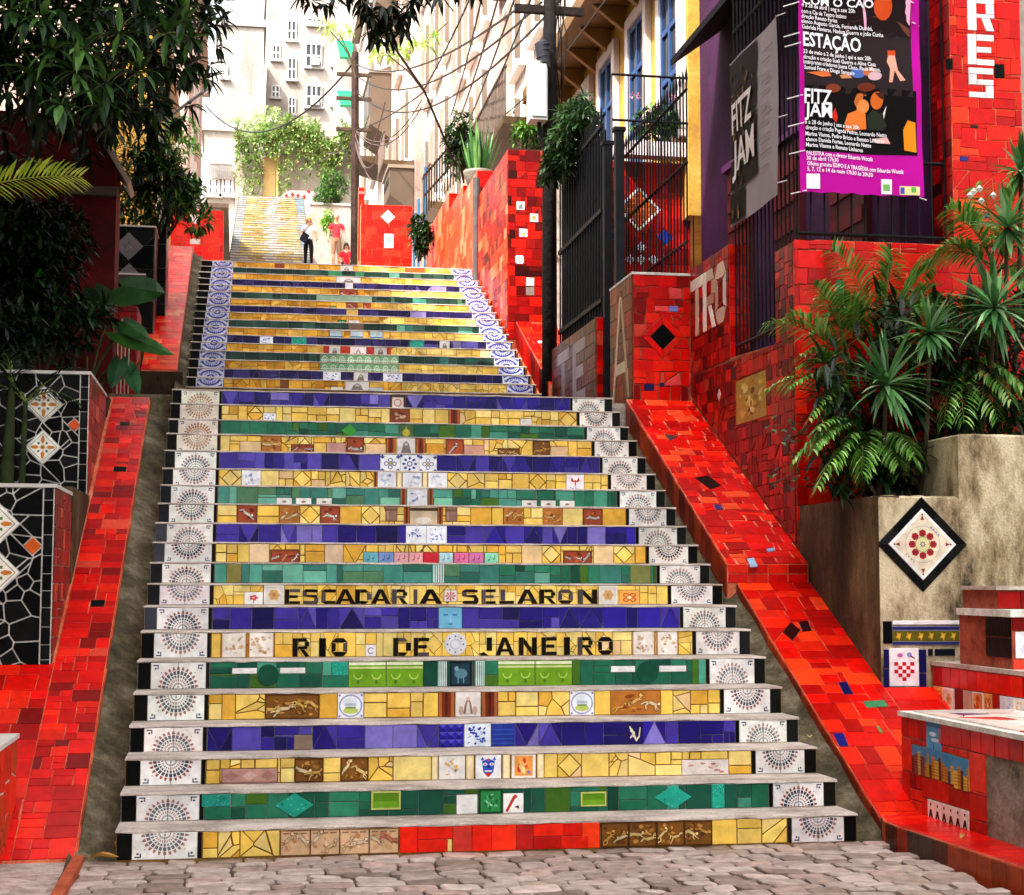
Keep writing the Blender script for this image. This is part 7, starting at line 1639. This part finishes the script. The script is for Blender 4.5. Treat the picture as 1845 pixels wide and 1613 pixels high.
frond_palm('palm with arching fronds over the gold picture tile', (1525, 740), [((1525, 700), (1418, 700), -.2), ((1520, 690), (1440, 640), 0), ((1520, 650), (1415, 570), .1), ((1530, 640), (1465, 515), .1), ((1535, 700), (1455, 760), -.3)], 2.35)
frond_palm('palm with low drooping fronds over the planter edge', (1555, 800), [((1535, 775), (1462, 815), -.2), ((1545, 780), (1500, 850), -.25), ((1560, 780), (1552, 856), -.3), ((1575, 800), (1620, 840), -.25), ((1540, 780), (1470, 805), -.2), ((1585, 790), (1650, 820), -.3)], 2.1, ll=.22)
frond_palm('palm with dense feathery fronds in front of the red wall', (1590, 640), [((1580, 610), (1530, 480), .3), ((1590, 600), (1610, 470), .35), ((1570, 610), (1470, 540), .25), ((1600, 605), (1680, 480), .3), ((1600, 620), (1700, 540), .2), ((1565, 620), (1460, 600), .1)], 2.6, n=22, ll=.22)
frond_palm('palm with fronds fanning out over the higher wall', (1720, 690), [((1710, 640), (1660, 560), 0), ((1715, 650), (1640, 650), -.1), ((1725, 650), (1790, 600), -.1), ((1720, 670), (1700, 770), -.35), ((1735, 670), (1800, 760), -.35), ((1745, 660), (1845, 700), -.3), ((1730, 640), (1740, 540), .1)], 2.2, n=21, ll=.22)
frond_palm('palm with tall fronds in front of the lettered column', (1790, 500), [((1785, 470), (1720, 400), .2), ((1790, 460), (1775, 360), .2), ((1800, 460), (1845, 330), .1), ((1800, 480), (1860, 430), 0), ((1780, 480), (1690, 450), .2), ((1800, 490), (1850, 520), -.1)], 2.4, n=21, ll=.21)
for x, y, r, n, lab in ((1597, 695, .46, 64, 'spiky dracaena with stiff narrow leaves above the mandala tile'), (1792, 556, .50, 64, 'large spiky dracaena below the lettered column'), (1675, 600, .34, 44, 'smaller spiky dracaena between the two large ones'), (1815, 410, .36, 44, 'pale spiky dracaena near the picture edge under the letters'), (1840, 310, .32, 36, 'spiky dracaena with white blossom at the picture edge')):
    c = R3(x, y, 1.9 if y > 500 else 2.2); zb = 1.95 if x < 1690 else 2.57; pl = plant('dracaena', lab, 'plant', (c[0], c[1]+.2, zb), 'dracaenas in the concrete planter')
    MB().tube([(c[0]+.05, c[1]+.4, zb), (c[0]+.03, c[1]+.15, (zb+c[2])/2), c], [.02, .018, .015], hx('4a4030'), 6).build('stem', 'bark', pl)
    mb = MB(); rosette(mb, c, r, n, .042, [hx('4c7c40'), hx('68985a'), hx('34602c'), hx('90b480'), hx('406c3c')], up=(0, -.8, .6)); mb.build('leaves', 'leaf', pl)
ug = MB()
for i in range(430):
    x, y = rv.uniform(1475, 1860), rv.uniform(540, 885)
    if y < 650 and x < 1570 and rv.random() < .8: continue
    Yu = rv.uniform(2.5, 3.1) if rv.random() < .55 else rv.uniform(2.0, 2.5)
    p = atY(x, y, Yu); zb = 2.0 if p[0] < 5.62 else 2.62
    if p[2] < zb: continue
    whorl(ug, p, (rv.uniform(-.4, .4), -.5, .5), 7, .22, .045, G_DARK+[hx('1c3814')])
tag(ug.build('undergrowth', 'leaf'), 'dark tangled undergrowth filling the concrete planter', 'undergrowth', kind='stuff')
vn = thing('creeper', 'small leaved creeper hanging left of the planter palms', 'creeper', atY(1430, 860, 2.9))
mb = MB(); mb.tube([atY(x, y, 2.7) for x, y in ((1500, 760), (1450, 770), (1420, 800), (1440, 850), (1400, 868), (1385, 872))], .005, hx('5c5030'), 4)
for i in range(70):
    t = rv.random(); x, y = rv.choice([(1420, 790), (1440, 770), (1432, 830), (1405, 866), (1455, 800), (1400, 760), (1442, 858)]); p = atY(x+rv.uniform(-28, 28), y+rv.uniform(-22, 22), 2.7+rv.uniform(-.1, .1))
    blade(mb, p, (rv.uniform(-1, 1), -.5, rv.uniform(-.3, .5)), .07, .045, .4, rv.choice([hx('3c5c30'), hx('54744c'), hx('2c4824'), hx('6c8860')]), 3)
mb.build('leaves', 'leaf', vn)
mb = MB()
for x, y in ((1755, 345), (1768, 362), (1748, 352), (1790, 352), (1765, 340)): mb.add([*(tuple(atY(x, y, 2.2)+np.array(q)*.03) for q in ((-1, 0, 0), (0, -1, 0), (1, 0, 0), (0, 1, 0), (0, 0, 1), (0, 0, -1)))], [(0, 1, 4), (1, 2, 4), (2, 3, 4), (3, 0, 4), (1, 0, 5), (2, 1, 5), (3, 2, 5), (0, 3, 5)], hx('f0ece4'))
mb.build('blossom', 'leaf', [o for o in bpy.data.objects if o.get('label', '').startswith('spiky dracaena with white')][0])

# ---- left planting
lf = thing('palm', 'bright yellow green palm frond reaching in over the left planting', 'palm', (-1.6, 4.2, 3.2))
mb = MB(); B = atY(-60, 345, 4.2); frond(mb, B, atY(150, 320, 4.0), .05, 22, .30, .028, [hx('c8e048'), hx('b0d038'), hx('dcec70')], stem=hx('a0a840'), droop=.35)
frond(mb, atY(60, 290, 4.3), atY(135, 330, 4.2), .03, 9, .14, .02, [hx('a89c38'), hx('94a030')], droop=.4)
mb.build('frond', 'leaf', lf)
st = MB(); st.tube([(-1.62, 4.25, 2.8), (-1.6, 4.2, 3.6), B], [.04, .03, .01], hx('6c7a34'), 6); st.build('stem', 'bark', lf)
for i, (xa, xb, yt) in enumerate(((10, 22, 665), (38, 46, 700))):
    o = thing('palm', ['smooth green palm trunk leaning before the flowered black wall', 'thin green palm trunk beside the thicker one'][i], 'palm', atY(xa, 880, 4.05), 'palm trunks at the black wall')
    a, b = atY(xa, 900, 4.15), atY(xb, yt+25, 4.25); m_ = MB(); pts = [a+(b-a)*t for t in np.linspace(0, 1, 12)]
    m_.tube(pts, [.062*(1-.6*t)*(1.0+.08*(k % 2)) if i == 0 else .03*(1-.4*t)*(1+.06*(k % 2)) for k, t in enumerate(np.linspace(0, 1, 12))], hx('2a3418'), 10); m_.build('trunk', 'bark', o, True)
    m2 = MB()
    for k in range(6): frond(m2, b, b+np.array((rv.uniform(-.5, .5), rv.uniform(-.1, .5), rv.uniform(-.05, .35))), .10, 12, .16, .02, G_DARK)
    m2.build('fronds', 'leaf', o)
def bush(label, c, r, n, L, cols, group=None, name='shrub', cat='shrub', base=None, shell=.2, wr=.3, wn=7, lumps=4):
    b = thing(name, label, cat, base if base is not None else (c[0], c[1], c[2]-r[2]), group)
    m_ = MB(); bz = np.array(base if base is not None else (c[0], c[1], c[2]-r[2]), float)
    for k in range(6): q, _ = in_ell(rv, c, np.array(r)*.7, 0); limb(m_, bz, q, .018, .005, wob=.03, n=4)
    m_.build('branches', 'bark', b)
    m2 = MB()
    cs = [(np.array(c)+np.array([rv.uniform(-.6, .6) for _ in range(3)])*np.array(r), np.array(r)*rv.uniform(.45, .7)) for _ in range(lumps)]+[(np.array(c), np.array(r)*(1 if lumps < 2 else .8))]
    for i in range(n): cc, r_ = rv.choice(cs); p, q = in_ell(rv, cc, r_, shell); whorl(m2, p, q+np.array((0, -.3, .3)), wn, L, L*wr, cols, droop=.6)
    m2.build('foliage', 'leaf', b); return b
bush('dark dense shrub below the palm frond', atY(45, 470, 6.6), (.62, .6, .62), 260, .17, G_DARK, 'dark shrubs on the left terrace', base=(-1.5, 6.6, 3.2))
bush('dark shrub with glossy leaves above the flowered black wall', atY(80, 590, 6.2), (.6, .6, .45), 260, .15, G_DARK+G_MID[:1], 'dark shrubs on the left terrace', base=(-1.2, 6.2, 3.2))
bush('dark shrub in front of the red house gable', atY(105, 430, 7.6), (.38, .5, .6), 170, .14, G_DARK, 'dark shrubs on the left terrace', base=(-1.1, 7.6, 3.2))
bush('dark creeping shrub at the picture edge over the black wall', atY(15, 620, 5.4), (.5, .5, .5), 160, .14, G_DARK, 'dark shrubs on the left terrace', base=(-1.6, 5.4, 3.2))
bush('leafy dracaena shrub spilling over the black planter boxes', atY(285, 335, 12.5), (.52, .5, .62), 230, .2, G_MID+G_DARK+[hx('5c8434')], 'planter shrubs', base=(-.5, 12.4, 6.1), wr=.2)
bush('lighter leafy shrub at the end of the black planter boxes', atY(335, 355, 13.0), (.3, .4, .42), 120, .15, G_MID+G_LITE[:2], 'planter shrubs', base=(-.42, 12.95, 6.1), wr=.3)
bush('pale sprig of leaves behind the planter shrub', atY(310, 250, 15.5), (.5, .4, .35), 60, .14, G_LITE, 'planter shrubs', base=(-.5, 15.4, 7.3))
def heart(mb, c, tip, w, col, nrm=(0, -.8, .6)):
    c, tip = np.asarray(c, float), np.asarray(tip, float); ax = tip-c; L = np.linalg.norm(ax); ax = unit(ax); sd = unit(np.cross(ax, nrm)); up = np.cross(sd, ax)
    P = [(0, 0), (-.22, .35), (-.1, .75), (.2, 1.0), (.55, .8), (.82, .4), (1.0, 0)]
    b = len(mb.v); mid = []
    for s in (1, -1):
        for t, q in P: mb.v.append(tuple(c+ax*L*t+sd*s*w*.5*q+up*(-.12*w*abs(q))+up*.04*w*math.sin(q*9)))
    n = len(P)
    for t, q in P: mb.v.append(tuple(c+ax*L*max(0, t)))
    for s in (0, 1):
        for i in range(n-1):
            f_ = (b+s*n+i, b+s*n+i+1, b+2*n+i+1, b+2*n+i); mb.f.append(f_ if s else f_[::-1]); mb.t.append(col)
hp = thing('heart_leaf_plant', 'plant with big heart shaped leaves before the striped red block', 'plant', (-1.0, 7.9, 3.22))
mb = MB(); base = np.array((-1.0, 7.9, 3.22))
for (x0, y0), (x1, y1), w, c in (((220, 515), (297, 528), .52, '2c5424'), ((215, 600), (315, 640), .26, '3c7028'), ((225, 580), (270, 612), .22, '34602c'), ((215, 650), (200, 700), .2, '2c5430'), ((232, 660), (250, 712), .18, '34683c'), ((235, 665), (256, 648), .17, '4c8c4c'), ((100, 590), (120, 640), .3, '1c3414'), ((130, 560), (180, 590), .3, '203c16'), ((60, 610), (95, 660), .3, '1a3012'), ((170, 520), (200, 560), .3, '1c3614')):
    a, b = atY(x0, y0, 7.7), atY(x1, y1, 7.5); mb.tube([base+np.array((rv.uniform(-.1, .1), 0, 0)), (base+a)/2+np.array((0, 0, .12)), a], [.012, .009, .006], hx('4c6c30'), 5, False); heart(mb, a, b, w, hx(c))
mb.build('leaves', 'leaf', hp)

# ---- plants on the right walls
sp = thing('potted_plant', 'potted sword plant with tall upright leaves on the orange wall', 'potted plant', atY(862, 338, 17.2))
c = atY(862, 338, 17.2)
pot = MB(); pot.tube([c+np.array((0, 0, -.02)), c+np.array((0, 0, .14)), c+np.array((0, 0, .22)), c+np.array((0, 0, .27))], [.17, .22, .25, .26], hx('7a7468'), 14); pot.build('pot', 'paint', sp, True)
mb = MB()
for i in range(46):
    a = rv.uniform(0, 6.28); r = rv.uniform(0, .22); d = (math.cos(a)*r*1.6, math.sin(a)*r*1.6, 1); blade(mb, c+np.array((math.cos(a)*r, math.sin(a)*r, .24)), d, rv.uniform(.5, .95), .055, .15, rv.choice([hx('3c6c34'), hx('4c8440'), hx('2c5428'), hx('6c9850')]), 4)
mb.build('leaves', 'leaf', sp)
bush('dark leafy shrub hanging behind the potted sword plant', atY(828, 250, 18.2), (.28, .3, .62), 120, .15, G_DARK+G_MID, 'shrubs on the right walls', base=tuple(atY(835, 330, 18.2)))
bush('light green shrub on top of the tall red wall', atY(955, 250, 13.4), (.35, .5, .16), 110, .11, G_LITE+G_MID, 'shrubs on the right walls', base=(4.65, 13.4, 7.62))
bush('creeping shrub over the iron gate beside the black pole', atY(1040, 235, 9.4), (.34, .8, .30), 230, .12, G_MID+[hx('6c8c60'), hx('4c6c44')], 'shrubs on the right walls', base=(4.75, 9.4, 6.5))
bush('darker creeper spilling down the iron gate', atY(1008, 290, 9.6), (.22, .5, .22), 120, .12, G_DARK+G_MID, 'shrubs on the right walls', base=(4.65, 9.6, 6.4))
ge = bush('flowering geraniums in the white planter box', atY(1185, 225, 9.85), (.42, .08, .22), 90, .09, G_MID+G_LITE[:2], 'shrubs on the right walls', base=tuple(atY(1185, 262, 9.86)), name='geranium', cat='flowers', wr=.6)
mb = MB()
for x, y in ((1139, 172), (1150, 174), (1208, 170), (1214, 178), (1205, 176), (1180, 190)): whorl(mb, atY(x, y, 9.8), (0, -1, .3), 6, .04, .03, [hx('e8889c'), hx('f0a4b0')])
mb.build('blossom', 'leaf', ge)
bush('low potted foliage beside the blue posts', atY(757, 425, 22.0), (.25, .2, .45), 60, .2, G_MID+G_DARK, 'shrubs on the right walls', base=tuple(atY(757, 470, 22.0)))
# ---- far vegetation
bush('round clipped bush beside the far flight', atY(602, 342, 48), (.66, .6, .62), 420, .13, [hx('4c7c2c'), hx('3c6424'), hx('5c9038'), hx('2c4c1c')], 'bushes on the hill', base=tuple(atY(602, 378, 48)), shell=.5)
bush('trailing green bush under the round bush', atY(592, 405, 47), (.28, .3, .5), 90, .16, [hx('84ac48'), hx('9cc060'), hx('6c9438')], 'bushes on the hill', base=tuple(atY(592, 430, 47)))
cp = MB()
for i in range(1250):
    x = rv.uniform(424, 652); top_ = 246+14*math.sin(x*.045)+8*math.sin(x*.13); drip = 20+26*max(0, math.sin(x*.075+.6))**2+(60 if 442 < x < 476 else 0)
    yy = top_+min(110, rv.expovariate(1/drip))
    if rv.random() < .25: yy = top_-abs(rv.gauss(0, 10))
    if 474 < x < 502 and yy > 284: continue
    p = atY(x, yy, 61.6+rv.uniform(-.35, .2)); whorl(cp, p, (0, -1, .2), 5, .21, .09, [hx('6c8c40'), hx('84a054'), hx('54742f'), hx('98ac68'), hx('8c8450')], droop=.7)
tag(cp.build('creeper', 'leaf'), 'green creeper trailing over the whitewashed retaining wall', 'creeper')
bush('tall airy tree in front of the grey block', atY(470, 225, 66), (1.5, 1.0, 1.2), 260, .22, [hx('9cb46c'), hx('b4c488'), hx('84a054'), hx('c4d0a0')], 'trees on the hill', base=tuple(atY(470, 290, 66)), name='tree', cat='tree', shell=.1)
bush('small tree in front of the apartment windows', atY(545, 235, 66), (1.4, 1.0, .7), 120, .22, [hx('a4b878'), hx('bcc890'), hx('8ca460')], 'trees on the hill', base=tuple(atY(545, 290, 66)), name='tree', cat='tree', shell=.1)
for i, (x, y, Y, r, lab) in enumerate(((612, 62, 30, .34, 'pale papaya crown above the top green awning'), (590, 50, 30, .22, 'small pale papaya leaves beside the apartment block'), (700, 100, 22, .4, 'pale papaya leaves hanging near the dangling cable'), (760, 80, 22, .34, 'pale papaya leaves before the white facades'))):
    pp = thing('papaya', lab, 'papaya tree', atY(x, y+20, Y), 'papaya leaves'); mb = MB(); c = atY(x, y, Y)
    for k in range(9):
        t = 2*math.pi*k/9; e = c+np.array((math.cos(t)*r*.8, math.sin(t)*r*.5, rv.uniform(-.1, .15))); mb.tube([c, e], .008, hx('9cac60'), 4, False); whorl(mb, e, (math.cos(t), math.sin(t)-.4, .2), 7, r*.55, r*.16, [hx('a8c85c'), hx('bcd478'), hx('8cb048')], droop=.4)
    mb.build('leaves', 'leaf', pp)
    st = MB(); top = 'x'; g0_ = atY(*((641, 140), (640, 120), (764, 164), (806, 40))[i], Y+.3); st.tube([g0_, (g0_+c)/2+np.array((.05, 0, .03)), c], [.022, .018, .014], hx('6a5c48'), 6); st.build('stem', 'bark', pp)

# ================================================================ people
def person(label, base, Hh, pose, cols, face_y=-1, hair=None, hair_col=(.1, .1, .1), group='people on the upper terrace'):
    """one continuous skinned body; cols: skin, top, bottom, calf, shoe"""
    skin, top, bot, calf, shoe = cols
    J, E_ = pose
    names = list(J); me = bpy.data.meshes.new('body'); me.from_pydata([tuple(np.array(J[n][0])*Hh) for n in names], [(names.index(a), names.index(b)) for a, b in E_], [])
    o = bpy.data.objects.new('body', me); COL.objects.link(o)
    sk = o.modifiers.new('skin', 'SKIN'); sk.use_smooth_shade = True; sk.branch_smoothing = .6
    for i, n in enumerate(names):
        d = me.skin_vertices[0].data[i]; r = J[n][1]; d.radius = (r[0]*Hh, r[1]*Hh); d.use_root = (n == 'pelvis')
    ss = o.modifiers.new('sub', 'SUBSURF'); ss.levels = 2; ss.render_levels = 2
    dg = bpy.context.evaluated_depsgraph_get(); dg.update(); m2 = bpy.data.meshes.new_from_object(o.evaluated_get(dg))
    v = np.array([tuple(q.co) for q in m2.vertices]); f = [tuple(p.vertices) for p in m2.polygons]
    bpy.data.objects.remove(o, do_unlink=True); bpy.data.meshes.remove(m2); bpy.data.meshes.remove(me)
    seg = [(np.array(J[a][0])*Hh, np.array(J[b][0])*Hh, a, b) for a, b in E_]; t = []
    reg = {'head': skin, 'crown': skin, 'face': skin, 'neck': skin, 'hand': skin, 'wrist': skin, 'ankle': calf, 'toe': shoe}
    for q in f:
        c = v[list(q)].mean(0); best = None
        for a, b, na, nb in seg:
            k = max(0, min(1, (c-a)@(b-a)/((b-a)@(b-a)+1e-9))); d = np.linalg.norm(c-a-(b-a)*k)
            if best is None or d < best[0]: best = (d, na, nb, k)
        _, na, nb, k = best; n2 = nb.rstrip('LR')
        if n2 in ('head', 'face', 'crown'): col = skin
        elif n2 == 'neck': col = skin if k > .55 else top
        elif n2 in ('wrist', 'hand', 'finger', 'thumb'): col = skin
        elif n2 == 'elbow': col = top if k < .65 else skin
        elif n2 in ('hip', 'pelvis'): col = bot
        elif n2 == 'knee': col = bot
        elif n2 == 'ankle': col = calf if k > .12 else bot
        elif n2 == 'toe': col = shoe
        else: col = top if (c[2] > np.array(J['pelvis'][0])[2]*Hh+.02*Hh) else bot
        t.append(col)
    base = np.asarray(base, float)
    P = thing('person', label, 'person', base, group)
    mobj('body', v+base, f, 'cloth', P, t, smooth=True)
    hc = np.array(J['face'][0])*Hh+base; rx, ry, rz = .047*Hh, .055*Hh, .062*Hh
    m_ = MB(); nU, nV = 12, 7; vv = []; ff = []
    for i in range(nV+1):
        a = math.pi*(.02+.50*i/nV)
        for j in range(nU):
            th = 2*math.pi*j/nU; back = math.sin(th) if face_y < 0 else -math.sin(th)
            ext = 1+.35*max(0, back)*(i/nV)*(hair == 'long')
            k = 1.10 if hair else 1.02
            if hair == 'short' and back < -.2 and i > 3: k = .93
            if hair == 'long' and back < -.5 and i > 3: k = .93
            vv.append((rx*k*math.sin(a)*math.cos(th)*(1.12 if hair == 'long' else 1), ry*k*math.sin(a)*math.sin(th), rz*k*math.cos(a)*1.0-(.05*Hh*(i/nV)**2*(hair == 'long')*(1 if back > -.5 else 0))))
    for i in range(nV):
        for j in range(nU): ff.append((i*nU+j, (i+1)*nU+j, (i+1)*nU+(j+1) % nU, i*nU+(j+1) % nU))
    mobj('hair', np.array(vv)+hc+np.array((0, .004, .008*Hh)), ff, 'cloth', P, hair_col, smooth=True)
    fm = MB()
    for s in (-1, 1): fm.box(hc+np.array((s*.018*Hh-.006*Hh, -.052*Hh, .004*Hh)), hc+np.array((s*.018*Hh+.006*Hh, -.044*Hh, .010*Hh)), hx('2c1c18'))
    fm.box(hc+np.array((-.006*Hh, -.062*Hh, -.014*Hh)), hc+np.array((.006*Hh, -.045*Hh, .004*Hh)), tuple(x*.92 for x in skin)); fm.box(hc+np.array((-.014*Hh, -.052*Hh, -.032*Hh)), hc+np.array((.014*Hh, -.042*Hh, -.027*Hh)), hx('8c4038'))
    fm.build('face', 'cloth', P)
    return P
def standing(arms, stride=.02):
    J = {'pelvis': ((0, 0, .53), (.082, .058)), 'spine': ((0, 0, .64), (.072, .052)), 'chest': ((0, 0, .755), (.085, .058)), 'neck': ((0, 0, .845), (.028, .03)), 'face': ((0, -.012, .915), (.047, .055)), 'crown': ((0, -.008, .965), (.036, .042))}
    E_ = [('pelvis', 'spine'), ('spine', 'chest'), ('chest', 'neck'), ('neck', 'face'), ('face', 'crown')]
    for s, S_ in ((-1, 'L'), (1, 'R')):
        dy = stride*s
        J.update({'shoulder'+S_: ((s*.098, 0, .80), (.04, .04)), 'hip'+S_: ((s*.05, 0, .49), (.058, .058)), 'knee'+S_: ((s*.055, -.01-dy, .28), (.038, .04)), 'ankle'+S_: ((s*.056, .012-dy*2, .045), (.023, .026)), 'toe'+S_: ((s*.06, -.075-dy*2, .018), (.024, .018))})
        e, w, hnd = arms[S_]
        J.update({'elbow'+S_: (e, (.029, .029)), 'wrist'+S_: (w, (.02, .02)), 'hand'+S_: (hnd, (.022, .014))})
        E_ += [('chest', 'shoulder'+S_), ('shoulder'+S_, 'elbow'+S_), ('elbow'+S_, 'wrist'+S_), ('wrist'+S_, 'hand'+S_), ('pelvis', 'hip'+S_), ('hip'+S_, 'knee'+S_), ('knee'+S_, 'ankle'+S_), ('ankle'+S_, 'toe'+S_)]
        hv = np.array(hnd, float); dr = unit(hv-np.array(w, float))
        for k, off in enumerate((-.012, -.004, .004, .012)):
            nm = 'finger%d' % k+S_; J[nm] = (tuple(hv+dr*(.045-.005*abs(k-1.5))+np.array((0, off, 0))), (.0055, .0055)); E_.append(('hand'+S_, nm))
        J['thumb'+S_] = (tuple(hv+dr*.012+np.array((-s*.004, -.022, 0))), (.006, .006)); E_.append(('wrist'+S_, 'thumb'+S_))
    return J, E_
pz = 6.46+24*SL
xw = float(atY(556, 440, 42)[0]); xm = float(atY(606, 440, 42.4)[0])
SK1, SK2 = hx('e0a884'), hx('d09070')
person('woman in white shirt and black trousers carrying a dark bag', (xw, 42, pz), 1.66, standing({'L': ((-.135, .02, .66), (-.10, -.08, .60), (-.06, -.10, .585)), 'R': ((.14, .01, .66), (.16, -.06, .56), (.15, -.09, .53))}, .025), (SK1, hx('f0eeec'), hx('141418'), hx('141418'), hx('2c2420')), hair='long', hair_col=hx('c08850'))
person('man in red T-shirt and brown shorts walking down', (xm, 42.4, pz+.4*SL), 1.80, standing({'L': ((-.135, .02, .65), (-.145, -.03, .53), (-.145, -.045, .49)), 'R': ((.14, .02, .65), (.15, -.02, .53), (.15, -.035, .49))}, -.03), (SK2, hx('d8303c'), hx('8a6a50'), SK2, hx('4c3c34')), hair='short', hair_col=hx('a89484'))
bag = thing('shoulder_bag', 'dark bag held in front of the woman in white', 'bag', (xw-.16, 41.78, pz+.80), None)
MB().prism([(xw-.30, 41.76, pz+.86), (xw-.12, 41.72, pz+.74), (xw+.02, 41.72, pz+.98), (xw-.18, 41.76, pz+1.12)], (0, .09, 0), hx('1c1c28')).build('pouch', 'cloth', bag)
MB().tube([(xw-.15, 41.78, pz+1.10), (xw-.02, 41.82, pz+1.30), (xw+.12, 41.95, pz+1.42)], .012, hx('14141c'), 5).build('strap', 'cloth', bag)
# seated figure
Ys = 39.6; xs_ = float(atY(624, 455, Ys)[0]); zs = 6.46+(Ys-18)*SL
J, E_ = standing({'L': ((-.13, -.03, .64), (-.08, -.13, .56), (-.05, -.16, .56)), 'R': ((.13, -.03, .64), (.08, -.13, .56), (.05, -.16, .56))}, 0)
Js = {}
for n, (p, r) in J.items():
    p = np.array(p) - np.array((0, 0, .47))
    if n.startswith('knee'): p = np.array((p[0]*1.4, -.20, .10))
    if n.startswith('ankle'): p = np.array((p[0]*1.4, -.22, -.08))
    if n.startswith('toe'): p = np.array((p[0]*1.4, -.29, -.09))
    if n.startswith('hip'): p = np.array((p[0], -.01, .035))
    Js[n] = (tuple(p), r)
person('person in red seated on the terrace with dark hair', (xs_, Ys, zs), 1.62, (Js, E_), (SK2, hx('d02430'), hx('2c2c38'), hx('2c2c38'), hx('3c3028')), hair='long', hair_col=hx('2c1c14'))

flush()
